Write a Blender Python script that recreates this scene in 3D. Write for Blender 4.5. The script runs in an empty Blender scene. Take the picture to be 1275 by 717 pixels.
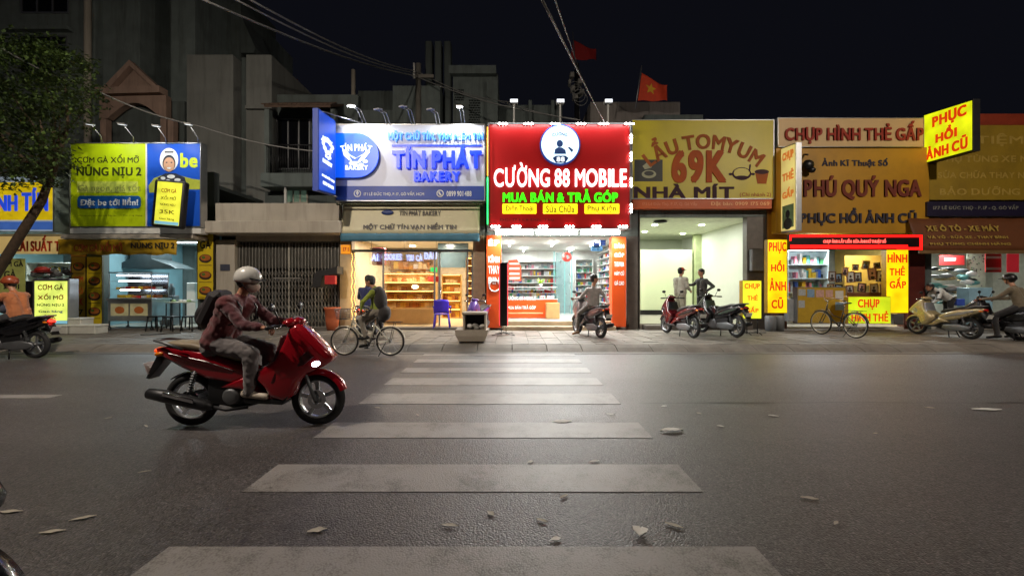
import bpy, bmesh, math, random
import numpy as np
from mathutils import Vector, Matrix, noise, Euler
random.seed(7)
PI = math.pi
SC = bpy.context.scene
COL = SC.collection
F = 520.0; CX = 637.5; CY = 358.5; H = 1.45          # pixels of focal length, picture centre, eye height
def X(u, Y): return (u - CX) * Y / F
def Z(v, Y): return H - (v - CY) * Y / F

# ---------------------------------------------------------------- camera
cam = bpy.data.cameras.new('camera'); camo = bpy.data.objects.new('camera', cam); COL.objects.link(camo)
camo.location = (0, 0, H); camo.rotation_euler = (PI/2, 0, 0)
cam.sensor_width = 36; cam.lens = F / 1275 * 36; cam.clip_start = 0.05; cam.clip_end = 2000
SC.camera = camo
# ---------------------------------------------------------------- night sky, exposure
W = bpy.data.worlds.new('World'); SC.world = W; W.use_nodes = True
nt = W.node_tree; bg = nt.nodes['Background']
sky = nt.nodes.new('ShaderNodeTexSky'); sky.sky_type = 'NISHITA'; sky.sun_disc = False
sky.sun_elevation = math.radians(-4); sky.sun_rotation = math.radians(200); sky.air_density = 1.5; sky.dust_density = 2
mx = nt.nodes.new('ShaderNodeMix'); mx.data_type = 'RGBA'; mx.inputs[0].default_value = 0.985
mx.inputs[7].default_value = (0.046, 0.050, 0.080, 1)   # city night glow
nt.links.new(sky.outputs[0], mx.inputs[6]); nt.links.new(mx.outputs[2], bg.inputs[0])
bg.inputs[1].default_value = 0.075
SC.view_settings.view_transform = 'Standard'; SC.view_settings.look = 'None'
SC.view_settings.exposure = 0.0; SC.view_settings.gamma = 1.0; SC.view_settings.use_curve_mapping = False
SC.render.engine = 'CYCLES'
cy = SC.cycles; cy.use_denoising = True; cy.max_bounces = 6; cy.diffuse_bounces = 3; cy.glossy_bounces = 3
cy.transmission_bounces = 4; cy.transparent_max_bounces = 12; cy.sample_clamp_indirect = 4.0; cy.use_adaptive_sampling = True
cy.caustics_reflective = False; cy.caustics_refractive = False

def lin(c):
    return tuple(((x/255)/12.92 if x <= 10 else (((x/255)+0.055)/1.055)**2.4) for x in c)

# ---------------------------------------------------------------- materials
MATS = {}
def M(name, rgb, rough=0.6, metal=0.0, var=0.12, scale=6.0, bump=0.0, bscale=60.0, coat=0.0, spec=0.5, dirt=0.0, trans=0.0, alpha=1.0, sheen=0.0, streak=0.0, double=False):
    """procedural principled material; rgb is an sRGB triple of the thing's own colour"""
    if name in MATS: return MATS[name]
    m = bpy.data.materials.new(name); m.use_nodes = True
    t = m.node_tree; n = t.nodes; l = t.links; p = n['Principled BSDF']
    c = lin(rgb)
    p.inputs['Roughness'].default_value = rough; p.inputs['Metallic'].default_value = metal
    p.inputs['Coat Weight'].default_value = coat; p.inputs['Coat Roughness'].default_value = 0.08
    p.inputs['Specular IOR Level'].default_value = spec
    p.inputs['Transmission Weight'].default_value = trans; p.inputs['Alpha'].default_value = alpha
    if sheen: p.inputs['Sheen Weight'].default_value = sheen
    tc = n.new('ShaderNodeTexCoord')
    ns = n.new('ShaderNodeTexNoise'); ns.inputs['Scale'].default_value = scale; ns.inputs['Detail'].default_value = 6
    l.new(tc.outputs['Object'], ns.inputs['Vector'])
    mix = n.new('ShaderNodeMix'); mix.data_type = 'RGBA'
    lo = tuple(x*(1-var) for x in c); hi = tuple(min(1, x*(1+var)) for x in c)
    mix.inputs[6].default_value = (*lo, 1); mix.inputs[7].default_value = (*hi, 1)
    mr = n.new('ShaderNodeMapRange'); mr.inputs[1].default_value = 0.3; mr.inputs[2].default_value = 0.7
    l.new(ns.outputs['Fac'], mr.inputs[0]); l.new(mr.outputs[0], mix.inputs[0])
    out = mix.outputs[2]
    if dirt or streak:
        n2 = n.new('ShaderNodeTexNoise'); n2.inputs['Scale'].default_value = 1.3; n2.inputs['Detail'].default_value = 9; n2.inputs['Roughness'].default_value = 0.68
        mp = n.new('ShaderNodeMapping')
        if streak: mp.inputs['Scale'].default_value = (3.5, 3.5, 0.35)
        l.new(tc.outputs['Object'], mp.inputs[0]); l.new(mp.outputs[0], n2.inputs['Vector'])
        r2 = n.new('ShaderNodeMapRange'); r2.inputs[1].default_value = 0.48; r2.inputs[2].default_value = 0.72; r2.inputs[4].default_value = max(dirt, streak)
        l.new(n2.outputs['Fac'], r2.inputs[0])
        m2 = n.new('ShaderNodeMix'); m2.data_type = 'RGBA'
        m2.inputs[7].default_value = (c[0]*0.22+0.01, c[1]*0.2+0.008, c[2]*0.17+0.005, 1)
        l.new(r2.outputs[0], m2.inputs[0]); l.new(out, m2.inputs[6]); out = m2.outputs[2]
    l.new(out, p.inputs['Base Color'])
    rr = n.new('ShaderNodeMapRange'); rr.inputs[3].default_value = max(0.02, rough*0.85); rr.inputs[4].default_value = min(1, rough*1.15)
    l.new(ns.outputs['Fac'], rr.inputs[0]); l.new(rr.outputs[0], p.inputs['Roughness'])
    if bump:
        nb = n.new('ShaderNodeTexNoise'); nb.inputs['Scale'].default_value = bscale; nb.inputs['Detail'].default_value = 5
        l.new(tc.outputs['Object'], nb.inputs['Vector'])
        b = n.new('ShaderNodeBump'); b.inputs['Strength'].default_value = bump; b.inputs['Distance'].default_value = 0.02
        l.new(nb.outputs['Fac'], b.inputs['Height']); l.new(b.outputs[0], p.inputs['Normal'])
    MATS[name] = m
    return m
def EM(name, rgb, strength, base=None, var=0.1, scale=3.0, sample=True, vein=0.0):
    """a thing that gives off light: lit plastic, tube or diode, slightly uneven"""
    if name in MATS: return MATS[name]
    m = bpy.data.materials.new(name); m.use_nodes = True
    t = m.node_tree; n = t.nodes; l = t.links; p = n['Principled BSDF']
    c = lin(rgb); b = lin(base or rgb)
    p.inputs['Base Color'].default_value = (*[x*0.7 for x in b], 1); p.inputs['Roughness'].default_value = 0.35
    p.inputs['Emission Color'].default_value = (*c, 1)
    tc = n.new('ShaderNodeTexCoord'); ns = n.new('ShaderNodeTexNoise'); ns.inputs['Scale'].default_value = scale
    l.new(tc.outputs['Object'], ns.inputs['Vector'])
    mr = n.new('ShaderNodeMapRange'); mr.inputs[1].default_value = 0.3; mr.inputs[2].default_value = 0.7
    mr.inputs[3].default_value = strength*(1-var); mr.inputs[4].default_value = strength*(1+var)
    l.new(ns.outputs['Fac'], mr.inputs[0]); l.new(mr.outputs[0], p.inputs['Emission Strength'])
    if not sample: m.cycles.emission_sampling = 'NONE'
    MATS[name] = m
    return m

# ---------------------------------------------------------------- geometry collector
def frame(d):
    d = d.normalized(); a = Vector((0, 0, 1)) if abs(d.z) < 0.9 else Vector((1, 0, 0))
    s = d.cross(a).normalized(); return s, d.cross(s).normalized()
class G:
    def __init__(s): s.v = []; s.f = []; s.m = []; s.s = []
    def add(s, vs, fs, mi=0, sm=False):
        o = len(s.v); s.v += [tuple(v) for v in vs]
        for f in fs: s.f.append(tuple(i+o for i in f)); s.m.append(mi); s.s.append(sm)
        return s
    def bm(s, b, mi=0, sm=False):
        b.verts.index_update(); s.add([v.co[:] for v in b.verts], [[v.index for v in f.verts] for f in b.faces], mi, sm); b.free(); return s
    def box(s, x0, x1, y0, y1, z0, z1, mi=0, bev=0.0, M4=None, seg=1):
        if x1 < x0: x0, x1 = x1, x0
        if y1 < y0: y0, y1 = y1, y0
        if z1 < z0: z0, z1 = z1, z0
        if not bev:
            v = [(x, y, z) for z in (z0, z1) for y in (y0, y1) for x in (x0, x1)]
            if M4: v = [M4 @ Vector(p) for p in v]
            return s.add(v, [(0,2,3,1),(4,5,7,6),(0,1,5,4),(2,6,7,3),(0,4,6,2),(1,3,7,5)], mi)
        b = bmesh.new(); bmesh.ops.create_cube(b, size=1)
        for v in b.verts: v.co = Vector(((x0+x1)/2+v.co.x*(x1-x0), (y0+y1)/2+v.co.y*(y1-y0), (z0+z1)/2+v.co.z*(z1-z0)))
        bmesh.ops.bevel(b, geom=b.edges[:], offset=min(bev, (x1-x0)*.45, (y1-y0)*.45, (z1-z0)*.45), segments=seg, affect='EDGES', profile=0.5)
        if M4: b.transform(M4)
        return s.bm(b, mi, seg > 1)
    def cbox(s, c, size, rot=(0,0,0), mi=0, bev=0.0):
        m4 = Matrix.Translation(c) @ Euler(rot).to_matrix().to_4x4(); a, b, d = [q/2 for q in size]
        return s.box(-a, a, -b, b, -d, d, mi, bev, m4)
    def tube(s, pts, r, n=8, mi=0, caps=True, sm=True, sq=1.0):
        pts = [Vector(p) for p in pts]; k = len(pts)
        if not hasattr(r, '__len__'): r = [r]*k
        vs = []; fs = []; ref = None
        for i, p in enumerate(pts):
            d = (pts[min(i+1, k-1)]-pts[max(i-1, 0)])
            if d.length < 1e-9: d = Vector((0, 0, 1))
            d.normalize()
            if ref is None: ref = frame(d)[0]
            a = (ref - d*ref.dot(d))
            a = a.normalized() if a.length > 1e-6 else frame(d)[0]
            ref = a; b = d.cross(a)
            for j in range(n):
                t = 2*PI*j/n; vs.append(p + a*math.cos(t)*r[i] + b*math.sin(t)*r[i]*sq)
        for i in range(k-1):
            for j in range(n):
                q = (j+1) % n; fs.append((i*n+j, i*n+q, (i+1)*n+q, (i+1)*n+j))
        if caps: fs.append(tuple(range(n))[::-1]); fs.append(tuple((k-1)*n+j for j in range(n)))
        return s.add(vs, fs, mi, sm)
    def lathe(s, prof, c=(0,0,0), axis='z', n=20, mi=0, sm=True, arc=(0, 2*PI)):
        vs = []; fs = []; full = abs(arc[1]-arc[0]-2*PI) < 1e-6; m = n if full else n+1
        for j in range(m):
            t = arc[0]+(arc[1]-arc[0])*j/n; ct, st = math.cos(t), math.sin(t)
            for (r, h) in prof:
                p = (r*ct, r*st, h) if axis == 'z' else ((r*ct, h, r*st) if axis == 'y' else (h, r*ct, r*st))
                vs.append((p[0]+c[0], p[1]+c[1], p[2]+c[2]))
        k = len(prof)
        for j in range(n):
            q = (j+1) % m
            for i in range(k-1): fs.append((j*k+i, q*k+i, q*k+i+1, j*k+i+1))
        return s.add(vs, fs, mi, sm)
    def ell(s, c, r, n=12, mi=0, rot=None, sm=True, z0=-1.0):
        vs = []; fs = []; k = max(5, n*2//3)
        R = Euler(rot).to_matrix() if rot else None; c = Vector(c)
        for i in range(k+1):
            ph = -PI/2 + PI*i/k; zz = max(math.sin(ph), z0)
            for j in range(n):
                t = 2*PI*j/n; p = Vector((math.cos(ph)*math.cos(t)*r[0], math.cos(ph)*math.sin(t)*r[1], zz*r[2]))
                vs.append(c + (R @ p if R else p))
        for i in range(k):
            for j in range(n):
                q = (j+1) % n; fs.append((i*n+j, i*n+q, (i+1)*n+q, (i+1)*n+j))
        return s.add(vs, fs, mi, sm)
    def torus(s, c, R, r, axis='y', n=32, k=8, mi=0, w=1.0):
        return s.lathe([(R+r*math.cos(2*PI*i/k), r*w*math.sin(2*PI*i/k)) for i in range(k+1)], c, axis, n, mi)
    def prism(s, poly, y0, y1, mi=0, bev=0.0, seg=2, axis='y', sm=False):
        """outline in x-z pulled along y, its rims rounded"""
        b = bmesh.new()
        f = b.faces.new([b.verts.new((p[0], y0, p[1])) for p in poly])
        r = bmesh.ops.extrude_face_region(b, geom=[f])
        for e in r['geom']:
            if isinstance(e, bmesh.types.BMVert): e.co.y = y1
        if bev:
            ed = [e for e in b.edges if abs(e.verts[0].co.y-e.verts[1].co.y) < 1e-7]
            bmesh.ops.bevel(b, geom=ed, offset=bev, segments=seg, affect='EDGES', profile=0.5, clamp_overlap=True)
        bmesh.ops.recalc_face_normals(b, faces=b.faces[:])
        if axis == 'x':
            for v in b.verts: v.co = Vector((v.co.y, v.co.x, v.co.z))
        if axis == 'z':
            for v in b.verts: v.co = Vector((v.co.x, v.co.z, v.co.y))
        return s.bm(b, mi, sm)
    def loft(s, rings, mi=0, caps=True, sm=True):
        n = len(rings[0]); vs = [p for r in rings for p in r]; fs = []
        for i in range(len(rings)-1):
            for j in range(n):
                q = (j+1) % n; fs.append((i*n+j, i*n+q, (i+1)*n+q, (i+1)*n+j))
        if caps: fs.append(tuple(range(n))[::-1]); fs.append(tuple((len(rings)-1)*n+j for j in range(n)))
        return s.add(vs, fs, mi, sm)
    def grid(s, fn, nu, nv, mi=0, sm=True, th=0.0):
        vs = [fn(i/nu, j/nv) for j in range(nv+1) for i in range(nu+1)]
        fs = [(j*(nu+1)+i, j*(nu+1)+i+1, (j+1)*(nu+1)+i+1, (j+1)*(nu+1)+i) for j in range(nv) for i in range(nu)]
        s.add(vs, fs, mi, sm)
        if th:
            vb = [Vector(p)+Vector((0, th, 0)) for p in vs]; s.add(vb, [f[::-1] for f in fs], mi, sm)
            rim = [i for i in range(nu)] ; o = len(s.v)-len(vb)
            A = o-len(vs)
            def q(a, b): s.f.append((A+a, o+a, o+b, A+b)); s.m.append(mi); s.s.append(False)
            for i in range(nu): q(i, i+1); q(nv*(nu+1)+i+1, nv*(nu+1)+i)
            for j in range(nv): q((j+1)*(nu+1), j*(nu+1)); q(j*(nu+1)+nu, (j+1)*(nu+1)+nu)
        return s

def worg(o):
    p = Vector((0, 0, 0))
    while o: p += Vector(o.location); o = o.parent
    return p
def mesh_of(name, g, mats, off=(0,0,0)):
    me = bpy.data.meshes.new(name); o = Vector(off)
    v = np.array(g.v, dtype=float).reshape(-1, 3) - np.array(o)
    me.from_pydata(v.tolist(), [], g.f)
    if not isinstance(mats, (list, tuple)): mats = [mats]
    for m in mats: me.materials.append(m)
    me.polygons.foreach_set('material_index', g.m); me.polygons.foreach_set('use_smooth', g.s)
    me.update(); return me
def part(name, g, mats, parent, label=None, kind=None):
    """one mesh object, its shape given in the same space as the root's location"""
    o = bpy.data.objects.new(name, mesh_of(name, g, mats, worg(parent))); COL.objects.link(o); o.parent = parent
    if label: o['label'] = label
    if kind: o['kind'] = kind
    return o
def tag(o, label=None, cat=None, group=None, kind=None):
    if label: o['label'] = label
    if cat: o['category'] = cat
    if group: o['group'] = group
    if kind: o['kind'] = kind
    return o
def thing(name, label, cat, loc=(0,0,0), group=None):
    o = bpy.data.objects.new(name, None); COL.objects.link(o); o.location = loc; o.empty_display_size = 0.1
    return tag(o, label, cat, group)
def single(name, g, mats, label, cat, loc=None, group=None, kind=None):
    if loc is None:
        a = np.array(g.v); loc = ((a[:,0].min()+a[:,0].max())/2, (a[:,1].min()+a[:,1].max())/2, a[:,2].min())
    o = bpy.data.objects.new(name, mesh_of(name, g, mats, loc)); COL.objects.link(o); o.location = loc
    return tag(o, label, cat, group, kind)
def struct(name, g, mats):
    o = bpy.data.objects.new(name, mesh_of(name, g, mats)); COL.objects.link(o); o['kind'] = 'structure'; return o
def dup(o, parent=None, label=None, group=None, loc=None, rz=None):
    c = o.copy(); COL.objects.link(c)
    if parent: c.parent = parent
    for ch in list(o.children): dup(ch, c)
    if label: c['label'] = label
    if group: c['group'] = group
    if loc is not None: c.location = loc
    if rz is not None: c.rotation_euler = (0, 0, rz)
    return c
def lamp(kind, loc, power, color=(1,1,1), size=0.1, sizey=None, target=None, name='lamp_light', parent=None, spot=None):
    l = bpy.data.lights.new(name, kind); l.energy = power; l.color = color
    if kind == 'AREA':
        l.shape = 'RECTANGLE' if sizey else 'DISK'; l.size = size
        if sizey: l.size_y = sizey
    else: l.shadow_soft_size = size
    if kind == 'SPOT': l.spot_size = spot or 1.8; l.spot_blend = 0.8
    o = bpy.data.objects.new(name, l); COL.objects.link(o); o.location = loc
    if target is not None:
        o.rotation_euler = (Vector(target)-Vector(loc)).to_track_quat('-Z', 'Y').to_euler()
    if parent: o.parent = parent; o.location = Vector(loc)-worg(parent)
    return o

# ---------------------------------------------------------------- lettering
TC = {}; GC = {}; BK = 0.6
def glyph(ch):
    if ch in GC: return GC[ch]
    c = bpy.data.curves.new('t', 'FONT'); c.body = {'Đ': 'D'}.get(ch, ch); c.extrude = 0.5; c.resolution_u = 4; c.offset = 0.0 if ch in 'M4' else 0.006
    o = bpy.data.objects.new('t', c); me = bpy.data.meshes.new_from_object(o)
    v = np.array([q.co[:] for q in me.vertices]); f = [tuple(p.vertices) for p in me.polygons]
    bpy.data.objects.remove(o); bpy.data.curves.remove(c); bpy.data.meshes.remove(me)
    if ch == 'Đ':
        x0 = v[:, 0].min(); n = len(v); bar = [(x, y, z) for z in (-.505, .505) for y in (.33, .40) for x in (x0-.07, x0+.24)]
        v = np.concatenate([v, np.array(bar)]); f += [tuple(i+n for i in q) for q in ((0, 2, 3, 1), (4, 5, 7, 6), (0, 1, 5, 4), (2, 6, 7, 3), (0, 4, 6, 2), (1, 3, 7, 5))]
    v = v[:, [0, 2, 1]]; v[:, 1] *= -1
    GC[ch] = (v, f, v[:, 0].max()+.055); return GC[ch]
def raw_text(t, bold):
    """letters laid side by side; the third value says which letter each face belongs to"""
    k = (t, bold)
    if k in TC: return TC[k]
    V = []; Fc = []; own = []; x = 0; n = 0; li = 0
    for ch in t:
        if ch == ' ': x += .26; continue
        v, f, adv = glyph(ch)
        for dx, dz, dd in (((-1, -.6, 0), (1, -.6, .03), (-1, .6, .06), (1, .6, .09), (0, 0, .12)) if bold else ((0, 0, 0),)):
            w = v.copy(); w[:, 0] += x+dx*bold; w[:, 2] += dz*bold; w[:, 1] *= (1-dd)
            V.append(w); Fc += [tuple(a+n for a in q) for q in f]; own += [li]*len(f); n += len(v)
        x += adv+bold*1.2; li += 1
    v = np.concatenate(V)
    v[:, 0] -= (v[:, 0].min()+v[:, 0].max())/2; v[:, 2] -= (v[:, 2].min()+v[:, 2].max())/2
    v[:, 0] /= np.ptp(v[:, 0]); v[:, 2] /= np.ptp(v[:, 2])
    TC[k] = (v, Fc, own); return TC[k]
def text_g(t, w, h, c, rz=0.0, depth=0.02, bold=0.02, bend=0.0, shear=0.0, roll=0.0, skew=0.0):
    """letters w wide, h high centred on c, standing proud of the board towards its front (-y before turning by rz)"""
    v, f, own = raw_text(t, bold); v = v.copy()
    x = v[:, 0]*w; z = v[:, 2]*h; y = v[:, 1]*depth
    x = x + z*shear
    if bend:
        a = x/bend; R = bend + z; x = R*np.sin(a); z = R*np.cos(a) - bend
    if roll: x, z = x*math.cos(roll)-z*math.sin(roll), x*math.sin(roll)+z*math.cos(roll)
    z = z + x*skew
    X_ = x*math.cos(rz)-y*math.sin(rz)+c[0]; Y_ = x*math.sin(rz)+y*math.cos(rz)+c[1]
    g = G(); g.add(np.stack([X_, Y_, z+c[2]], 1).tolist(), f); g.own = own; return g
def letters(parent, g, m):
    """each raised letter a mesh of its own"""
    for li in range(max(g.own)+1):
        fs = [f for f, o in zip(g.f, g.own) if o == li]; ids = sorted({i for f in fs for i in f}); mp = {i: k for k, i in enumerate(ids)}
        q = G(); q.add([g.v[i] for i in ids], [tuple(mp[i] for i in f) for f in fs]); part('letter', q, m, parent)
def LT(parent, t, u0, u1, v0, v1, Y, m, depth=0.02, bold=0.02, bend=0.0, shear=0.0, roll=0.0, label=None):
    """lettering measured off the photograph at a board whose face stands at depth Y"""
    bold = bold*BK
    Yc = Y - depth*0.5 + 0.002
    w = X(u1, Y)-X(u0, Y); h = Z(v0, Y)-Z(v1, Y)
    g = text_g(t, w, h, ((X(u0, Y)+X(u1, Y))/2, Yc, (Z(v0, Y)+Z(v1, Y))/2), 0, depth, bold, bend, shear, roll)
    if v1-v0 >= 8 and (u1-u0)/len(t) >= 5.5: letters(parent, g, m); return None
    return part('lettering', g, m, parent, label)
def PX(g, u0, u1, v0, v1, Y0, Y1, mi=0, bev=0.0):
    """box whose front face at Y0 covers the given pixels"""
    return g.box(X(u0, Y0), X(u1, Y0), Y0, Y1, Z(v1, Y0), Z(v0, Y0), mi, bev)
# ================================================================ street lamps behind the camera
YF = 13.5
m_galv = M('galvanised_steel', (150, 152, 155), 0.45, 0.7, 0.1, 8)
m_lampglow = EM('street_lamp_glow', (255, 214, 160), 30)
def street_lamp(x, y, arm, power, label, col=(1.0, 0.87, 0.73)):
    r = thing('street_lamp', label, 'street lamp', (x, y, 0.12), 'street lamps on the near pavement')
    g = G(); g.tube([(x, y, .12), (x, y, 4), (x, y, 8.2), (x, y+.4, 8.8), (x, y+arm, 9.1)], [.11, .085, .06, .05, .045], 12); g.lathe([(.0, .12), (.2, .12), (.2, .3), (.11, .36)], (x, y, 0), n=12)
    part('pole', g, m_galv, r)
    g = G(); g.box(x-.14, x+.14, y+arm-.1, y+arm+.6, 9.06, 9.2, 0, .05); part('lamp_head', g, m_galv, r)
    g = G(); g.box(x-.11, x+.11, y+arm, y+arm+.5, 9.03, 9.058); part('lamp_lens', g, m_lampglow, r)
    lamp('AREA', (x, y+arm+.25, 9.0), power, col, .25, .5, (x*.85, y+arm+.25+8.5, 0), parent=r)
street_lamp(-7.0, -0.6, 2.2, 1550, 'tall galvanised street lamp on the near pavement to the left')
street_lamp(12.5, -0.6, 2.2, 1200, 'tall galvanised street lamp on the near pavement to the right')

# ================================================================ ground, road, pavements
def asphalt():
    m = bpy.data.materials.new('asphalt'); m.use_nodes = True; t = m.node_tree; n = t.nodes; l = t.links; p = n['Principled BSDF']
    tc = n.new('ShaderNodeTexCoord')
    vo = n.new('ShaderNodeTexVoronoi'); vo.inputs['Scale'].default_value = 85; l.new(tc.outputs['Object'], vo.inputs['Vector'])
    big = n.new('ShaderNodeTexNoise'); big.inputs['Scale'].default_value = 0.45; big.inputs['Detail'].default_value = 8; big.inputs['Roughness'].default_value = .65
    mp = n.new('ShaderNodeMapping'); mp.inputs['Scale'].default_value = (0.35, 1, 1); l.new(tc.outputs['Object'], mp.inputs[0]); l.new(mp.outputs[0], big.inputs['Vector'])
    r1 = n.new('ShaderNodeMapRange'); r1.inputs[1].default_value = 0.0; r1.inputs[2].default_value = 1.0; r1.inputs[3].default_value = .35; r1.inputs[4].default_value = 1.8
    l.new(vo.outputs['Color'], r1.inputs[0])
    r2 = n.new('ShaderNodeMapRange'); r2.inputs[1].default_value = .3; r2.inputs[2].default_value = .7; r2.inputs[3].default_value = .72; r2.inputs[4].default_value = 1.3
    l.new(big.outputs['Fac'], r2.inputs[0])
    mu = n.new('ShaderNodeMath'); mu.operation = 'MULTIPLY'; l.new(r1.outputs[0], mu.inputs[0]); l.new(r2.outputs[0], mu.inputs[1])
    wn = n.new('ShaderNodeTexNoise'); wn.inputs['Scale'].default_value = 1.1; wn.inputs['Detail'].default_value = 7; l.new(tc.outputs['Object'], wn.inputs['Vector'])
    wv = n.new('ShaderNodeVectorMath'); wv.operation = 'MULTIPLY_ADD'; wv.inputs[1].default_value = (1.5, 1.5, 0); l.new(wn.outputs['Color'], wv.inputs[0]); l.new(tc.outputs['Object'], wv.inputs[2])
    ck = n.new('ShaderNodeTexVoronoi'); ck.feature = 'DISTANCE_TO_EDGE'; ck.inputs['Scale'].default_value = .42; l.new(wv.outputs[0], ck.inputs['Vector'])
    cr = n.new('ShaderNodeMapRange'); cr.inputs[1].default_value = .0; cr.inputs[2].default_value = .004; cr.inputs[3].default_value = .78; cr.inputs[4].default_value = 1; l.new(ck.outputs['Distance'], cr.inputs[0])
    st = n.new('ShaderNodeTexNoise'); st.inputs['Scale'].default_value = 1.4; st.inputs['Detail'].default_value = 10; st.inputs['Roughness'].default_value = .7; l.new(tc.outputs['Object'], st.inputs['Vector'])
    sr = n.new('ShaderNodeMapRange'); sr.inputs[1].default_value = .56; sr.inputs[2].default_value = .70; sr.inputs[3].default_value = 1; sr.inputs[4].default_value = .72; l.new(st.outputs['Fac'], sr.inputs[0])
    k1 = n.new('ShaderNodeMath'); k1.operation = 'MULTIPLY'; l.new(cr.outputs[0], k1.inputs[0]); l.new(sr.outputs[0], k1.inputs[1])
    k2 = n.new('ShaderNodeMath'); k2.operation = 'MULTIPLY'; l.new(k1.outputs[0], k2.inputs[0]); l.new(mu.outputs[0], k2.inputs[1]); mu = k2
    v3 = n.new('ShaderNodeTexVoronoi'); v3.inputs['Scale'].default_value = 105; l.new(tc.outputs['Object'], v3.inputs['Vector'])
    sp = n.new('ShaderNodeSeparateColor'); l.new(v3.outputs['Color'], sp.inputs[0])
    ch = n.new('ShaderNodeMapRange'); ch.inputs[1].default_value = .88; ch.inputs[2].default_value = .96; ch.inputs[3].default_value = 1; ch.inputs[4].default_value = 1.9; l.new(sp.outputs[1], ch.inputs[0])
    k3 = n.new('ShaderNodeMath'); k3.operation = 'MULTIPLY'; l.new(mu.outputs[0], k3.inputs[0]); l.new(ch.outputs[0], k3.inputs[1]); mu = k3
    cm = n.new('ShaderNodeMix'); cm.data_type = 'RGBA'; cm.blend_type = 'MULTIPLY'; cm.inputs[0].default_value = 1
    cm.inputs[6].default_value = (0.056, 0.050, 0.050, 1); l.new(mu.outputs[0], cm.inputs[7]); l.new(cm.outputs[2], p.inputs['Base Color'])
    b = n.new('ShaderNodeBump'); b.inputs['Strength'].default_value = .55; b.inputs['Distance'].default_value = .006
    vd = n.new('ShaderNodeTexVoronoi'); vd.inputs['Scale'].default_value = 85; l.new(tc.outputs['Object'], vd.inputs['Vector'])
    l.new(vd.outputs['Distance'], b.inputs['Height']); b.invert = True; l.new(b.outputs[0], p.inputs['Normal'])
    r3 = n.new('ShaderNodeMapRange'); r3.inputs[1].default_value = .3; r3.inputs[2].default_value = .7; r3.inputs[3].default_value = .38; r3.inputs[4].default_value = .56
    l.new(big.outputs['Fac'], r3.inputs[0]); l.new(r3.outputs[0], p.inputs['Roughness'])
    p.inputs['Specular IOR Level'].default_value = .5
    return m
def paint():
    m = bpy.data.materials.new('road_paint'); m.use_nodes = True; t = m.node_tree; n = t.nodes; l = t.links; p = n['Principled BSDF']
    tc = n.new('ShaderNodeTexCoord'); ns = n.new('ShaderNodeTexNoise'); ns.inputs['Scale'].default_value = 2.2; ns.inputs['Detail'].default_value = 12; ns.inputs['Roughness'].default_value = .74
    l.new(tc.outputs['Object'], ns.inputs['Vector'])
    vo = n.new('ShaderNodeTexVoronoi'); vo.inputs['Scale'].default_value = 85; l.new(tc.outputs['Object'], vo.inputs['Vector'])
    ad = n.new('ShaderNodeMath'); ad.operation = 'MULTIPLY_ADD'; ad.inputs[1].default_value = .22; l.new(vo.outputs['Distance'], ad.inputs[0]); l.new(ns.outputs['Fac'], ad.inputs[2])
    mr = n.new('ShaderNodeMapRange'); mr.inputs[1].default_value = .59; mr.inputs[2].default_value = .80; l.new(ad.outputs[0], mr.inputs[0])
    mx = n.new('ShaderNodeMix'); mx.data_type = 'RGBA'; mx.inputs[6].default_value = (.225, .21, .2, 1); mx.inputs[7].default_value = (.075, .068, .06, 1)
    l.new(mr.outputs[0], mx.inputs[0]); l.new(mx.outputs[2], p.inputs['Base Color']); p.inputs['Roughness'].default_value = .5
    b = n.new('ShaderNodeBump'); b.inputs['Strength'].default_value = .35; b.inputs['Distance'].default_value = .004; b.invert = True
    l.new(vo.outputs['Distance'], b.inputs['Height']); l.new(b.outputs[0], p.inputs['Normal'])
    return m
m_asph = asphalt(); m_paint = paint()
m_pave = M('paving_tile', (112, 106, 98), .62, 0, .22, 3, .25, 90, dirt=.6)
m_paveb = M('paving_bed', (76, 71, 66), .85, 0, .25, 5, .3)
m_kerb = M('kerb_concrete', (112, 106, 98), .75, 0, .2, 4, .3, 60, dirt=.55)
m_soil = M('soil', (70, 62, 52), .95, 0, .3, 1)
g = G(); g.add([(-400, -200, -.12), (400, -200, -.12), (400, 600, -.12), (-400, 600, -.12)], [(0, 1, 2, 3)]); struct('ground', g, m_soil)
g = G(); g.box(-70, 70, .6, 9.62, -.1, 0); struct('road', g, m_asph)
g = G()
stripes = [(2.34, 1.93), (3.43, 2.97), (4.50, 4.04), (5.74, 5.22), (6.72, 6.22), (7.58, 7.15), (8.5, 8.1), (1.35, .95), (9.25, 8.95)]
for a, b_ in stripes: g = G(); g.box(-1.92, 1.36, b_, a, -.002, .004); struct('crosswalk_stripe', g, m_paint)
g = G(); g.box(-9.4, -6.1, 5.5, 5.67, -.002, .0035); struct('lane_line', g, m_paint)
# tar seam along the far lane
m_tar = M('tar_seam', (34, 32, 31), .45, 0, .2, 5)
g = G(); pts = []
random.seed(3)
prev = 1.6
for i in range(60):
    x = 1.6 + i*.3; y = 5.28 + .04*noise.noise(Vector((x*.8, 0, 0))); w = .02+.012*noise.noise(Vector((x*2, 3, 0)))
    pts.append((x, y, w))
vs = []; fs = []
for i, (x, y, w) in enumerate(pts):
    vs += [(x, y-w, .003), (x, y+w, .003)]
    if i: fs.append((2*i-2, 2*i, 2*i+1, 2*i-1))
g.add(vs, fs); struct('road_seam', g, m_tar)
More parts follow.
